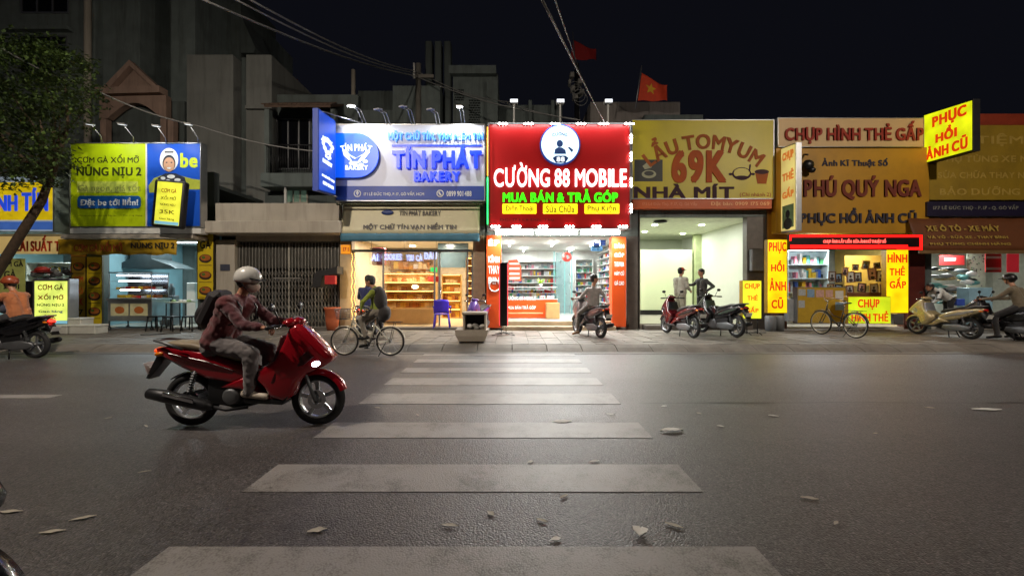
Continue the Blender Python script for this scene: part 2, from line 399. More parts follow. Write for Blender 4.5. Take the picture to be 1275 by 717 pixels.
# far pavement: bed + separate tiles, kerb stones
g = G(); g.box(-70, 70, 9.86, 13.5, -.1, .115); pv = struct('pavement', g, m_paveb)
g = G()
def hole(x, y): return False
ti = 0; near = []
for iy in range(9):
    for ix in range(-62, 63):
        x = ix*.4; y = 9.87+iy*.4
        if y+.39 > 13.48: continue
        h = .126 + random.uniform(-.003, .004); tx = random.uniform(-.004, .004); ty = random.uniform(-.004, .004)
        x0, x1, y0, y1 = x+.005, x+.393, y+.005, y+.393
        ti += 1
        t = [(x0, y0, .11), (x1, y0, .11), (x1, y1, .11), (x0, y1, .11), (x0, y0, h-tx-ty), (x1, y0, h+tx-ty), (x1, y1, h+tx+ty), (x0, y1, h-tx+ty)]
        if iy < 3 and abs(x-2) < 18 and len(near) < 290: near.append(t)
        else: g.add(t, [(4, 5, 6, 7), (0, 1, 5, 4), (1, 2, 6, 5), (2, 3, 7, 6), (3, 0, 4, 7)])
tl = part('paving_tiles', g, m_pave, pv, kind='stuff')
for t in near:
    g = G(); g.add(t, [(4, 5, 6, 7), (0, 1, 5, 4), (1, 2, 6, 5), (2, 3, 7, 6), (3, 0, 4, 7)]); part('paving_tile', g, m_pave, pv)
kb = None; g = G(); g.box(-70, 70, 9.64, 9.855, -.09, -.002); kb = struct('kerb', g, m_kerb)
for i in range(-26, 27):
    x = i*.8; g = G(); dz = random.uniform(-.006, .006)
    g.prism([(9.43, .002), (9.855, .0), (9.855, .125+dz), (9.80, .122+dz), (9.62, .075+dz)], x+.006, x+.794, axis='x', bev=.008, seg=1); part('kerb_stone', g, m_kerb, kb)
# gutter strip in front of the kerb, and the near pavement
g = G(); g.box(-70, 70, 9.15, 9.428, -.05, .0045); struct('gutter', g, M('gutter_concrete', (80, 75, 70), .6, 0, .25, 2, .25, 70, dirt=.6))
g = G(); g.box(-70, 70, -6, .58, -.1, .12); struct('near_pavement', g, m_pave)

# litter and leaves on the road
m_paper = M('paper_scrap', (205, 202, 196), .8, 0, .1); m_leafdry = M('dry_leaf', (160, 152, 138), .7, 0, .2)
def scrap(u, v, L, Wd, rot, m, label, nm, grp=None, cat='litter', hh=.0022):
    Y = H*F/(v-CY); x = X(u, Y); g = G(); rng = random.Random(u*7+v)
    k = 9; top = []; 
    for i in range(k+1):
        a = i/k; w = Wd*math.sin(PI*max(.06, min(.94, a)))*(.7+.5*rng.random())
        z = .008 + hh*(math.sin(a*PI)*.8 + rng.random()*.5)
        for s_ in (-1, 0, 1): top.append(((a-.5)*L, s_*w/2, z + (hh*.9 if s_ else 0)))
    c, s_ = math.cos(rot), math.sin(rot)
    tv = [(x+p[0]*c-p[1]*s_, Y+p[0]*s_+p[1]*c, p[2]) for p in top]; bv = [(p[0], p[1], p[2]-.003) for p in tv]
    fs = []
    for i in range(k):
        for j in (0, 1): fs.append((i*3+j, i*3+3+j, i*3+4+j, i*3+1+j))
    g.add(tv, fs, 0, True); g.add(bv, [f[::-1] for f in fs], 0, True)
    return single(nm, g, m, label, cat, (x, Y, .004), grp)
scrap(65, 663, .13, .035, .25, m_leafdry, 'curled dry leaf on the asphalt, nearer of the pair left of the crosswalk', 'fallen_leaf', cat='leaf')
scrap(103, 646, .13, .035, .5, m_leafdry, 'curled dry leaf on the asphalt, farther of the pair left of the crosswalk', 'fallen_leaf', cat='leaf')
scrap(12, 638, .15, .035, .1, m_leafdry, 'flat dry leaf at the left edge of the road', 'fallen_leaf', cat='leaf')
scrap(797, 664, .085, .09, 1.2, m_paper, 'pale crumpled paper scrap between the two nearest crosswalk stripes', 'paper_scrap', hh=.012)
scrap(836, 537, .24, .10, .1, m_paper, 'flattened white paper beside the right end of the third crosswalk stripe', 'paper_scrap', hh=.01)
scrap(395, 661, .11, .05, .3, m_leafdry, 'dull curled leaf above the left part of the nearest stripe', 'fallen_leaf', cat='leaf')
scrap(1008, 621, .11, .04, -.3, m_leafdry, 'small dry leaf on the bare asphalt right of the crosswalk', 'fallen_leaf', cat='leaf')
scrap(1229, 510, .34, .1, -.05, m_paper, 'thin white scrap on the far lane near the right edge', 'paper_scrap')
scrap(700, 525, .22, .1, .1, m_paper, 'white scrap lying on the third crosswalk stripe', 'paper_scrap')
SCRAPS = {(675, 649): 'tiny scrap on bare asphalt midway between the two nearest stripes, left of centre', (692, 672): 'tiny scrap just above the far edge of the nearest stripe', (839, 655): 'tiny scrap right of the pale crumpled paper', (1041, 652): 'lone tiny scrap on the near asphalt far right of the crosswalk', (740, 575): 'tiny scrap touching the far edge of the second stripe', (702, 619): 'tiny scrap below the near edge of the second stripe', (897, 531): 'tiny scrap right of the flattened white paper by the third stripe', (963, 518): 'tiny scrap on the far lane below the tall yellow light box', (470, 508): 'tiny scrap left of the third stripe, in front of the scooter wheel', (182, 531): 'tiny scrap behind the rear wheel of the red scooter', (135, 521): 'tiny scrap near the white lane line at the left', (180, 588): 'tiny scrap alone on the dark asphalt under the red scooter', (827, 506): 'tiny scrap on the tar seam right of the fourth stripe', (1158, 508): 'tiny scrap on the tar seam near the right shops', (520, 517): 'tiny scrap between the third and fourth stripes, left end', (870, 515): 'tiny scrap just below the tar seam, right of the crosswalk', (760, 516): 'tiny scrap between the third and fourth stripes, right end', (611, 640): 'tiny scrap midway down the gap between the two nearest stripes', (660, 576): 'tiny scrap at the middle of the second stripe far edge', (1090, 540): 'tiny scrap on the right lane level with the third stripe', (560, 655): 'tiny scrap above the left half of the nearest stripe'}
for (u, v) in ((675, 649), (692, 672), (839, 655), (1041, 652), (740, 575), (702, 619), (897, 531), (963, 518), (470, 508), (182, 531), (135, 521), (180, 588), (827, 506), (1158, 508), (520, 517), (870, 515), (760, 516), (611, 640), (660, 576), (1090, 540), (560, 655)):
    scrap(u, v, random.uniform(.05, .12), random.uniform(.02, .045), random.uniform(-1, 1), random.choice([m_paper, m_leafdry]), SCRAPS[(u, v)], 'road_scrap', 'tiny scraps scattered over the road')

# ================================================================ shop shells
m_conc = M('aged_concrete', (104, 114, 112), .85, 0, .15, 2, .2, 40, streak=.55)
m_concd = M('dark_plaster', (80, 88, 86), .88, 0, .18, 1.5, .2, 40, streak=.6)
m_cream = M('cream_plaster', (172, 164, 150), .8, 0, .08, 2, .12, 50, streak=.35)
m_white = M('white_plaster', (214, 214, 208), .7, 0, .04, 2, .05, 50, streak=.12)
m_cool = M('pale_blue_wall', (150, 190, 200), .6, 0, .06, 2)
m_tilefl = M('floor_tile', (186, 180, 168), .25, 0, .06, 2)
m_wood = M('wood_panel', (176, 130, 84), .5, 0, .15, 3)
m_ochre = M('ochre_board', (190, 130, 30), .55, 0, .12, 1.2, dirt=.35)
m_black = M('black_plastic', (22, 22, 24), .4, 0, .1)
m_dark = M('dark_metal', (48, 48, 50), .45, .6, .1)
m_chrome = M('chrome', (200, 202, 205), .14, 1.0, .04)
m_alu = M('aluminium', (176, 178, 180), .35, .85, .06)
m_glass = M('clear_glass', (235, 245, 245), .03, 0, .0, trans=1.0, alpha=.25)
m_stone = M('grey_stone', (98, 92, 86), .5, 0, .2, 4, dirt=.4)

def shell(name, label, u0, u1, zc, fz, depth, ztop, lp, rp, wall, back, floor, ceil, pill, fascia=None, Yf=YF):
    """open shop front: side walls, back, floor slab with step, ceiling, pillars (pixel extents), wall above the opening"""
    x0, x1 = X(u0, Yf)+.01, X(u1, Yf)-.01
    r = thing(name, label, 'building', ((x0+x1)/2, Yf, .115)); yb = Yf+depth
    g = G(); g.box(x0, x0+.1, Yf+.26, yb, fz, zc); part('side_wall', g, wall, r)
    g = G(); g.box(x1-.1, x1, Yf+.26, yb, fz, zc); part('side_wall', g, wall, r)
    g = G(); g.box(x0, x1, yb, yb+.15, fz, zc); part('back_wall', g, back, r)
    g = G(); g.box(x0, x1, Yf+.02, yb+.15, .0, fz-.003); part('floor_slab', g, floor, r)
    g = G(); g.box(x0, x1, Yf+.26, yb+.15, zc+.003, zc+.16); part('ceiling_slab', g, ceil, r)
    for (a, b_) in (lp, rp):
        xa, xb = X(a, Yf), X(b_, Yf); xa = max(xa, x0); xb = min(xb, x1)
        g = G(); g.box(xa, xb, Yf, Yf+.255, .05, zc-.002, 0, .006); part('pillar', g, pill, r)
    g = G(); g.box(x0, x1, Yf, Yf+.25, zc, ztop, 0, .008); part('front_wall', g, fascia or wall, r)
    g = G(); g.box(x0+.01, x1-.01, Yf+.252, yb+.13, ztop-.5, ztop-.38); part('roof', g, m_concd, r)
    return r, x0, x1
def tube_light(parent, p0, p1, power, col, mat, rad=.018, area=True, tgt=(0, 0, -1), housing=True):
    g = G(); g.tube([p0, p1], rad, 8); t = part('tube_lamp', g, mat, parent)
    if housing:
        g = G(); a = Vector(p0); b_ = Vector(p1); up = Vector(tgt)*-(rad+.017); d = b_-a; L = d.length; s_, _ = frame(d)
        M4 = Matrix.Translation((a+b_)/2+up) @ d.to_track_quat('X', 'Z').to_matrix().to_4x4(); g.box(-L/2-.02, L/2+.02, -.03, .03, -.015, .015, 0, 0, M4); part('lamp_batten', g, m_white, parent)
    if area:
        c = (Vector(p0)+Vector(p1))/2 + Vector(tgt)*(rad+.006); L = (Vector(p1)-Vector(p0)).length
        l_ = lamp('AREA', c, power, col, L, rad*2, None, parent=parent)
        dd = (Vector(p1)-Vector(p0)).normalized(); z = -Vector(tgt).normalized(); y = z.cross(dd).normalized()
        l_.rotation_euler = Matrix((dd, y, z)).transposed().to_euler()
    return t
e_cool = EM('cool_tube', (235, 248, 255), 14, sample=False); e_white = EM('white_tube', (255, 255, 245), 22, sample=False); e_warm = EM('warm_tube', (255, 205, 130), 12, sample=False)
e_strip = EM('bright_strip', (255, 252, 240), 30, sample=False)

# ---- A: first shop at the left edge
sA, ax0, ax1 = shell('shop_building', 'narrow lit shop under the blue and yellow light box at the left edge', -70, 107, 3.15, .16, 4.5, 5.3, (-70, -52), (88, 107), m_cool, m_cool, m_tilefl, m_white, m_ochre, m_concd)
tube_light(sA, (-16.6, 15.2, 3.08), (-15.2, 15.2, 3.08), 70, (.85, 1, .95), e_cool)
# ---- B: chicken rice shop
sB, bx0, bx1 = shell('shop_building', 'chicken rice shop with pale blue walls under the yellow-green billboard', 107.6, 267, 3.2, .2, 4.2, 5.2, (107.6, 127), (246, 267), m_cool, m_cool, m_tilefl, m_white, m_concd, m_concd)
tube_light(sB, (-12.4, 15.2, 3.1), (-11.2, 15.2, 3.1), 85, (.82, .97, 1), e_cool)
tube_light(sB, (-12.9, 14.2, 3.1), (-11.9, 14.2, 3.1), 35, (.82, .97, 1), e_cool)
# ---- C: closed house with folding gate
c0, c1 = X(267.6, YF)+.01, X(422, YF)-.01
sC = thing('closed_house', 'closed low house with cream parapet and a steel folding gate', 'building', ((c0+c1)/2, YF, .115))
g = G(); g.box(c0, X(292, YF), YF, YF+.3, .05, 3.0, 0, .01); part('wall', g, m_cream, sC)
g = G(); g.box(X(292, YF)+.002, c1, YF+.05, YF+.3, 2.98, 3.3, 0, .01); part('lintel', g, m_cream, sC)
g = G(); g.box(c0, c1, YF+3, YF+3.2, .1, 3.3); part('back_wall', g, m_concd, sC)
g = G(); g.box(c0, c1, YF+.05, YF+3.2, 0, .16); part('floor_slab', g, m_stone, sC)
g = G(); g.box(c0, c0+.1, YF+.31, YF+3, .17, 3.3); part('side_wall', g, m_concd, sC)
g = G(); g.box(c1-.1, c1, YF+.31, YF+3, .17, 3.3); part('side_wall', g, m_concd, sC)
yy = 12.9
g = G(); g.box(X(254, yy), X(424, yy), yy, YF+3.2, Z(290, yy), Z(275, yy), 0, .015); part('canopy_slab', g, m_cream, sC)
g = G(); g.box(X(268, 13.3), X(422, 13.3), 13.3, 13.5, Z(275, yy)+.003, Z(253, 13.3), 0, .01); part('parapet', g, m_cream, sC)
g = G(); g.box(c0+.002, c1-.002, YF+.02, YF+.28, 3.302, Z(290, yy)-.003); part('wall_band', g, m_cream, sC)
# folding gate: each upright and each lattice bar by itself
gate = thing('folding_gate', 'closed grey steel folding gate of the low cream house', 'gate', ((X(294, YF)+c1)/2, YF+.12, .16))
m_gate = M('gate_steel', (150, 147, 140), .45, .55, .15, 5, dirt=.3)
gx0, gx1 = X(294, YF)+.02, c1-.06; n_up = 30; yg = YF+.14; gz0, gz1 = .2, 2.95
for i in range(n_up+1):
    x = gx0+(gx1-gx0)*i/n_up
    g = G(); w = .028 if i == n_up//2 else .011
    g.box(x-w, x+w, yg-.012, yg+.012, gz0, gz1); part('upright', g, M('gate_post', (176, 172, 160), .4, .4) if i == n_up//2 else m_gate, gate)
for i in range(n_up):
    xa = gx0+(gx1-gx0)*i/n_up; xb = gx0+(gx1-gx0)*(i+1)/n_up; g = G()
    for z0 in (.28, .5, .72, .94, 1.16, 1.38, 1.6, 1.82): 
        g.tube([(xa, yg-.018, z0), (xb, yg-.018, z0+.22)], .005, 4, sm=False); g.tube([(xb, yg-.024, z0), (xa, yg-.024, z0+.22)], .005, 4, sm=False)
    part('lattice', g, m_gate, gate)
g = G(); g.box(gx0-.02, gx1+.02, yg-.03, yg+.03, gz1+.002, gz1+.05); part('top_rail', g, m_gate, gate)
g = G(); g.box(gx0-.02, gx1+.02, yg-.03, yg+.03, gz0-.04, gz0-.002); part('bottom_rail', g, m_gate, gate)
g = G(); g.box(gx0, gx1, yg+.03, yg+.034, 2.1, 2.93); part('back_sheet', g, M('gate_sheet', (70, 68, 62), .5, .4, .15), gate)
g = G(); g.box(X(338, YF), X(372, YF), yg-.035, yg-.028, 1.75, 1.79); part('latch', g, m_gate, gate)
# house number plate, the black awning with a red box and clay pot by the gate
g = G(); PX(g, 274, 286, 329, 337, YF-.02, YF-.001, 0, .002); nb = single('house_number_plate', g, M('plate_grey', (64, 66, 80), .5), 'small dark house number plate on the cream wall beside the folding gate', 'plate')
g = G(); g.prism([(390.5, 358), (394, 342), (400, 337), (409, 336), (422, 332), (422, 341), (404, 344), (402, 357)], 0, 1)
gg = G(); gg.add([(X(p[0], 13.0), 12.85+p[1]*.5, Z(p[2], 13.0)) for p in g.v], g.f); single('black_tarpaulin', gg, M('tarp', (24, 22, 22), .6, 0, .2), 'black tarpaulin awning hanging at the right end of the folding gate', 'tarpaulin')
g = G(); PX(g, 404, 417, 343, 354, 12.8, 12.95, 0, .01); single('red_box', g, M('red_box_paint', (190, 34, 34), .5), 'small red box hanging under the black tarpaulin', 'box')
g = G(); xx = X(413, 13.1); g.lathe([(.0, .13), (.16, .13), (.2, .4), (.22, .75), (.25, .78), (.25, .84), (.2, .84), (.18, .7), (.0, .65)], (xx, 13.15, 0), n=18); single('clay_pot', g, M('clay', (170, 86, 50), .7, 0, .15), 'tall orange clay pot at the foot of the bakery pillar', 'pot')

# ---- D: bakery
sD, dx0, dx1 = shell('shop_building', 'bakery with warm lit display window under the white and blue sign', 422.6, 604.5, 3.15, .22, 5.5, 6.4, (422.6, 438), (589, 604.5), M('beige_wall', (214, 200, 172), .6), M('bakery_back', (196, 182, 156), .6), M('warm_tile', (206, 186, 150), .3), m_white, M('bakery_pillar', (168, 150, 122), .6), m_conc)
# ---- E: phone shop
sE, ex0, ex1 = shell('shop_building', 'bright white phone shop under the big red sign', 605.1, 795, 3.12, .42, 5.2, 6.4, (605.1, 612), (780, 795), m_white, m_white, M('glossy_white_tile', (205, 205, 200), .15), m_white, m_stone, m_conc)
# ---- F: empty shop
sF, fx0, fx1 = shell('shop_building', 'nearly empty pale green-white shop under the yellow hotpot sign', 795.6, 955, 3.75, .3, 6.5, 6.6, (795.6, 797), (930, 955), M('pale_green_wall', (216, 220, 208), .55, 0, .02), M('pale_green_back', (206, 212, 192), .5, 0, .02), m_tilefl, M('pale_ceiling', (205, 210, 185), .6), m_stone, m_conc)
# ---- G: photo shop
sG, gx0_, gx1_ = shell('shop_building', 'photo shop crowded with framed pictures under the red running-text board', 955.6, 1151, 3.0, .2, 3.6, 6.6, (955.6, 980), (1126, 1151), M('yellow_wall', (206, 180, 104), .6), M('shelf_back', (150, 160, 160), .6), m_tilefl, m_white, M('brown_wall', (92, 54, 40), .6, 0, .15), m_ochre)
# ---- H: last shop at the right
sH, hx0, hx1 = shell('shop_building', 'small cluttered shop with a brown awning at the right edge', 1151.6, 1400, 3.0, .2, 3.6, 6.75, (1151.6, 1160), (1385, 1400), M('pale_wall', (200, 200, 190), .6), M('pale_back', (196, 200, 190), .6), m_tilefl, m_white, m_concd, M('olive_board', (142, 118, 40), .6, 0, .15, 1.5, dirt=.4))
# steps in front of shops
def step(u0, u1, Y0, Y1, z, m, sh): g = G(); g.box(X(u0, YF), X(u1, YF), Y0, Y1, .05, z, 0, .012); part('step', g, m, sh)
step(627, 762, 12.95, 13.51, .26, M('brown_step', (150, 135, 110), .5, 0, .15), sE)
step(627, 762, 13.22, 13.515, .40, M('brown_step', (150, 135, 110), .5), sE)
step(440, 588, 13.2, 13.51, .20, m_stone, sD)
step(799, 930, 13.15, 13.51, .27, m_stone, sF)
step(130, 245, 13.1, 13.51, .18, m_stone, sB)

# ================================================================ houses rising behind the shops
def win(parent, u0, u1, v0, v1, Y, pane, nx=3, frm=None, hb=None):
    x0, x1, z0, z1 = X(u0, Y), X(u1, Y), Z(v1, Y), Z(v0, Y); fm = frm or m_alu
    g = G(); t = .05
    for a in [x0+(x1-x0)*i/nx for i in range(nx+1)]: g.box(a-t/2, a+t/2, Y-.05, Y+.02, z0, z1)
    w = part('window', g, fm, parent)
    g = G(); g.box(x0-t/2, x1+t/2, Y-.053, Y+.017, z1-.003, z1+t); g.box(x0-t/2, x1+t/2, Y-.053, Y+.017, z0-t, z0+.003)
    if hb: zz = Z(hb, Y); g.box(x0, x1, Y-.056, Y+.014, zz-.025, zz+.025)
    part('frame', g, fm, w)
    for i in range(nx):
        g = G(); g.box(x0+(x1-x0)*i/nx+.027, x0+(x1-x0)*(i+1)/nx-.027, Y-.02, Y-.01, z0+.004, z1-.004); part('pane', g, pane, w)
m_pane = M('dark_pane', (14, 15, 18), .1, 0, .1)
Yb = 17.0
tb = thing('tall_house', 'tall dark grey house with rows of windows behind the left shops', 'building', (X(50, Yb), Yb, 0))
g = G(); g.box(X(-260, Yb), X(118, Yb), Yb, 25, 0, 17, 0, .02); part('wall', g, m_conc, tb)
g = G(); g.box(X(118, Yb)+.003, X(165, Yb), Yb+.35, 25, 0, 17); part('wall', g, m_conc, tb)
g = G(); g.box(X(165, Yb)+.003, X(205, Yb), Yb+1.8, 25, 0, 17); part('wall', g, m_concd, tb)
g = G(); g.box(X(205, Yb)+.003, X(236, Yb), Yb+.3, 25, 0, 15.2); part('wall', g, m_conc, tb)
g = G(); g.tube([(X(113, Yb), Yb-.12, 3.6), (X(113, Yb), Yb-.12, 16.9)], .12, 12); part('drain_pipe', g, m_cream, tb)
g = G(); g.box(X(12, Yb), X(92, Yb), Yb-.25, Yb+.01, Z(41, Yb), Z(37, Yb)); part('ledge', g, m_conc, tb)
win(tb, 28, 86, -30, 16, Yb-.003, m_pane, 3); win(tb, 26, 84, 47, 89, Yb-.003, m_pane, 3, hb=57)
win(tb, -70, -10, -30, 16, Yb-.003, m_pane, 3); win(tb, -70, -10, 47, 89, Yb-.003, m_pane, 3)
# gable with arch
Yg = 16.2
gh = thing('gabled_house', 'house front with a triangular pediment over an arched balcony', 'building', (X(172, Yg), Yg, 0))
m_pink = M('faded_pink_plaster', (146, 122, 108), .85, 0, .15, 2, streak=.4)
def pg(pts, y0, y1, g=None, Y=Yg): g = g or G(); g.prism([(X(a, Y), Z(b_, Y)) for a, b_ in pts], y0, y1); return g
part('pediment', pg([(134, 114), (168, 79), (203, 112), (196, 112), (168, 86), (143, 114)], Yg-.25, Yg), m_pink, gh)
part('gable_wall', pg([(144, 114), (168, 88), (195, 112)], Yg-.05, Yg+.1), m_pink, gh)
part('cornice', pg([(130, 115), (209, 113), (209, 121), (130, 123)], Yg-.4, Yg), m_pink, gh)
arc = [(140+66*i/14, 150-19*math.sin(PI*i/14)) for i in range(15)]
part('arch', pg([(130, 123.5), (212, 121.5), (212, 150)]+[(a, b_) for a, b_ in arc[::-1]]+[(130, 150)], Yg-.2, Yg+.05), m_pink, gh)
for (a, b_) in ((131, 138), (205, 212), (214, 221)):
    g = G(); g.box(X(a, Yg), X(b_, Yg), Yg-.22, Yg+.05, 3.5, Z(150.3, Yg), 0, .02); part('column', g, m_pink, gh)
g = G(); g.box(X(122, Yg), X(226, Yg), Yg+.15, Yg+.75, 3.4, Z(124, Yg)); part('wall', g, m_concd, gh)
# box-shaped grey blocks
bb = thing('grey_block_house', 'plain grey block house with two stepped towers right of the gable', 'building', (X(285, 16), 16, 0))
m_blk = M('block_render', (112, 114, 110), .9, 0, .12, 1, .15, 30, streak=.4)
g = G(); g.box(X(232, 16), X(290, 16), 16, 22, 3.4, Z(68, 16), 0, .02); part('wall', g, m_blk, bb)
g = G(); g.box(X(290, 16)+.003, X(306, 16), 16.5, 22, 3.4, Z(72, 16.5)); part('wall', g, m_concd, bb)
g = G(); g.box(X(306, 16.2), X(338, 16.2), 16.2, 22, 3.4, Z(68, 16.2), 0, .02); part('wall', g, m_blk, bb)
g = G(); g.box(X(306, 16.1), X(339, 16.1), 16.05, 16.195, Z(136, 16.1), Z(132, 16.1)); part('ledge', g, m_blk, bb)
g = G(); g.box(X(238, 19.5), X(300, 19.5), 19.5, 21.9, Z(67, 16)-.5, Z(5, 19.5)); part('upper_wall', g, m_concd, bb)
part('sloping_roof', pg([(300, 20), (318, 60), (316, 66), (300, 66)], 19.4, 21, Y=19.4), m_concd, bb)
# balcony house
Yc = 15.6
bh = thing('balcony_house', 'dark upper storey with tiled canopy roof and barred balcony above the closed house', 'building', (X(375, Yc), Yc, 0))
g = G(); g.box(X(338, Yc+1), X(446, Yc+1), Yc+1, Yc+1.3, 3.4, Z(118, Yc+1)); part('wall', g, m_concd, bh)
m_rt = M('old_roof_tile', (92, 74, 62), .85, 0, .25, 3)

rbase = G(); xs0, xs1 = X(330, Yc), X(418, Yc); zt = Z(114, Yc); zb = Z(134, Yc)
rbase.prism([(Yc-.25, zb), (Yc+1, zt-.03), (Yc+1, zt-.12), (Yc-.2, zb-.08)], xs0+.1, xs1-.1, axis='x'); rb = part('roof', rbase, m_rt, bh)
for r_ in range(5):
    for k in range(16):
        a = r_/5; y = Yc-.28+a*1.25; z = zb+a*(zt-zb)+.01; ins = a*.45; x = xs0+ins+(xs1-xs0-2*ins)*k/16; w = (xs1-xs0-2*ins)/16*.94
        g = G(); g.tube([(x+w/2, y, z), (x+w/2, y+.29, z+.29*(zt-zb)/1.25)], w/2, 6, sm=False, sq=.35); part('roof_tile', g, m_rt, rb)
g = G(); g.box(X(330, Yc), X(422, Yc), Yc-.3, Yc+.95, Z(235, Yc), Z(218, Yc), 0, .02); part('balcony_slab', g, m_conc, bh)
zr0, zr1 = Z(217, Yc), Z(183, Yc)
for i in range(27):
    x = X(336, Yc)+(X(391, Yc)-X(336, Yc))*i/26; g = G(); g.tube([(x, Yc-.2, zr0), (x, Yc-.2, zr1)], .011, 5); part('baluster', g, m_dark, bh)
g = G(); g.tube([(X(334, Yc), Yc-.2, zr1), (X(393, Yc), Yc-.2, zr1)], .028, 8); part('handrail', g, m_dark, bh)
for u in (334, 416): g = G(); g.box(X(u-3, Yc), X(u+3, Yc), Yc-.1, Yc+.1, zr0, zb-.1); part('post', g, m_conc, bh)
win(bh, 346, 386, 150, 210, Yc+.99, m_pane, 3)
lw = G(); g = G(); yw = Yc+.35
g.box(X(330, yw), X(424, yw), yw, yw+.1, 3.45, Z(236, Yc)-.01); part('lower_wall', g, m_concd, bh)
win(bh, 357, 383, 235, 252, yw-.003, EM('dim_window', (120, 150, 130), .14), 3, m_cream)
g = G(); g.tube([(X(355.5, 15.4), 15.4, 3.9), (X(355.5, 15.4), 15.4, Z(231, 15.4))], .05, 10); single('white_pipe', g, m_white, 'short white plastic pipe standing before the dimly lit upstairs window', 'pipe')
# blocks behind the bakery
Yd = 20.0
dh = thing('far_house', 'dim grey flat-roofed house behind the bakery sign', 'building', (X(500, Yd), Yd, 0))
g = G(); g.box(X(440, Yd), X(489, Yd), Yd+.6, 26, 0, Z(106, Yd)); part('wall', g, m_concd, dh)
g = G(); g.box(X(489, Yd), X(548, Yd), Yd, 26, 0, Z(107, Yd)); part('wall', g, m_conc, dh)
g = G(); g.box(X(425, Yd), X(489, Yd), Yd+.2, Yd+.58, 0, Z(135, Yd)); part('parapet', g, m_conc, dh)
g = G(); g.tube([(X(436, Yd), Yd+.4, Z(136, Yd)), (X(436, Yd), Yd+.4, Z(82, Yd))], .1, 10); part('chimney', g, m_cream, dh)
Ye = 21.0
eh = thing('far_house', 'taller grey house with latticed vents and three vertical ducts behind the bakery and phone shop', 'building', (X(590, Ye), Ye, 0))
for u in (535, 546.5, 558): g = G(); g.box(X(u-4, Ye), X(u+4, Ye), Ye-.3, Ye+.3, 0, Z(55, Ye), 0, .04); part('duct', g, m_concd, eh)
g = G(); g.box(X(564, Ye), X(620, Ye), Ye, 27, 0, Z(92, Ye)); part('wall', g, m_conc, eh)
g = G(); g.box(X(560, Ye), X(618, Ye), Ye-.35, Ye-.003, Z(96, Ye), Z(86, Ye)); part('cornice', g, m_conc, eh)
g = G(); g.box(X(607, Ye), X(620, Ye), Ye-.3, Ye-.003, 0, Z(104, Ye)); part('pier', g, m_conc, eh)
for (a, b_, c_, d_) in ((584, 598, 125, 155), (566, 578, 112, 128)):
    lat = G(); 
    for i in range(int((b_-a)/2)):
        for j in range(int((d_-c_)/3)):
            u = a+i*2+(j % 2); v = c_+j*3; lat.box(X(u, Ye), X(u+1, Ye), Ye-.05, Ye-.002, Z(v+1.6, Ye), Z(v, Ye))
    part('vent_lattice', lat, m_pane, eh, kind='stuff')
# long parapets over the phone shop and hotpot shop
Yp = 17.5
ph = thing('flat_roof_house', 'low pale flat-roofed upper storey behind the phone shop and hotpot signs', 'building', (X(730, Yp), Yp, 0))
g = G(); g.box(X(617, 22), X(700, 22), 22, 27, 0, Z(131, 22)); part('wall', g, m_conc, ph)
g = G(); g.box(X(735, 21), X(847, 21), 21, 27, 0, Z(127, 21), 0, .02); part('wall', g, M('pale_render', (140, 134, 130), .85, 0, .1, 1, streak=.4), ph)
g = G(); g.box(X(800, 20.9), X(872, 20.9), 20.6, 20.99, 0, Z(143, 20.6)); part('parapet', g, m_conc, ph)
for u in (660, 688): g = G(); g.box(X(u-2, 21.9), X(u+2, 21.9), 21.7, 21.99, 0, Z(128, 22)); part('pier', g, m_conc, ph)
# ================================================================ signs
def board(name, label, cat, u0, u1, v0, v1, Y, d, m, frame_m=None, fw=0.04, rim=0.03, bev=0.004, pname='panel'):
    x0, x1, z0, z1 = X(u0, Y), X(u1, Y), Z(v1, Y), Z(v0, Y)
    r = thing(name, label, cat, ((x0+x1)/2, Y+d/2, z0))
    g = G(); g.box(x0, x1, Y, Y+d, z0, z1, 0, bev); part(pname, g, m, r)
    if frame_m:
        for (a, b_, c, e) in ((x0-fw, x0-.001, z0-fw, z1+fw), (x1+.001, x1+fw, z0-fw, z1+fw), (x0, x1, z0-fw, z0-.001), (x0, x1, z1+.001, z1+fw)):
            g = G(); g.box(a, b_, Y-rim, Y+d, c, e); part('frame', g, frame_m, r)
    return r
def plate(parent, u0, u1, v0, v1, Y, m, d=.006, name='plate', bev=0.0, label=None):
    g = G(); g.box(X(u0, Y), X(u1, Y), Y-d, Y+.001, Z(v1, Y), Z(v0, Y), 0, bev); return part(name, g, m, parent, label)
def poly(parent, pts, Y, m, d=.008, name='emblem', y1=None):
    g = G(); g.prism([(X(a, Y), Z(b_, Y)) for a, b_ in pts], Y-d, Y+.001 if y1 is None else y1); return part(name, g, m, parent)
def circ(cu, cv, ru, rv, n=24, a0=0, a1=2*PI): return [(cu+ru*math.cos(a0+(a1-a0)*i/n), cv-rv*math.sin(a0+(a1-a0)*i/n)) for i in range(n if abs(a1-a0-2*PI) < 1e-6 else n+1)]
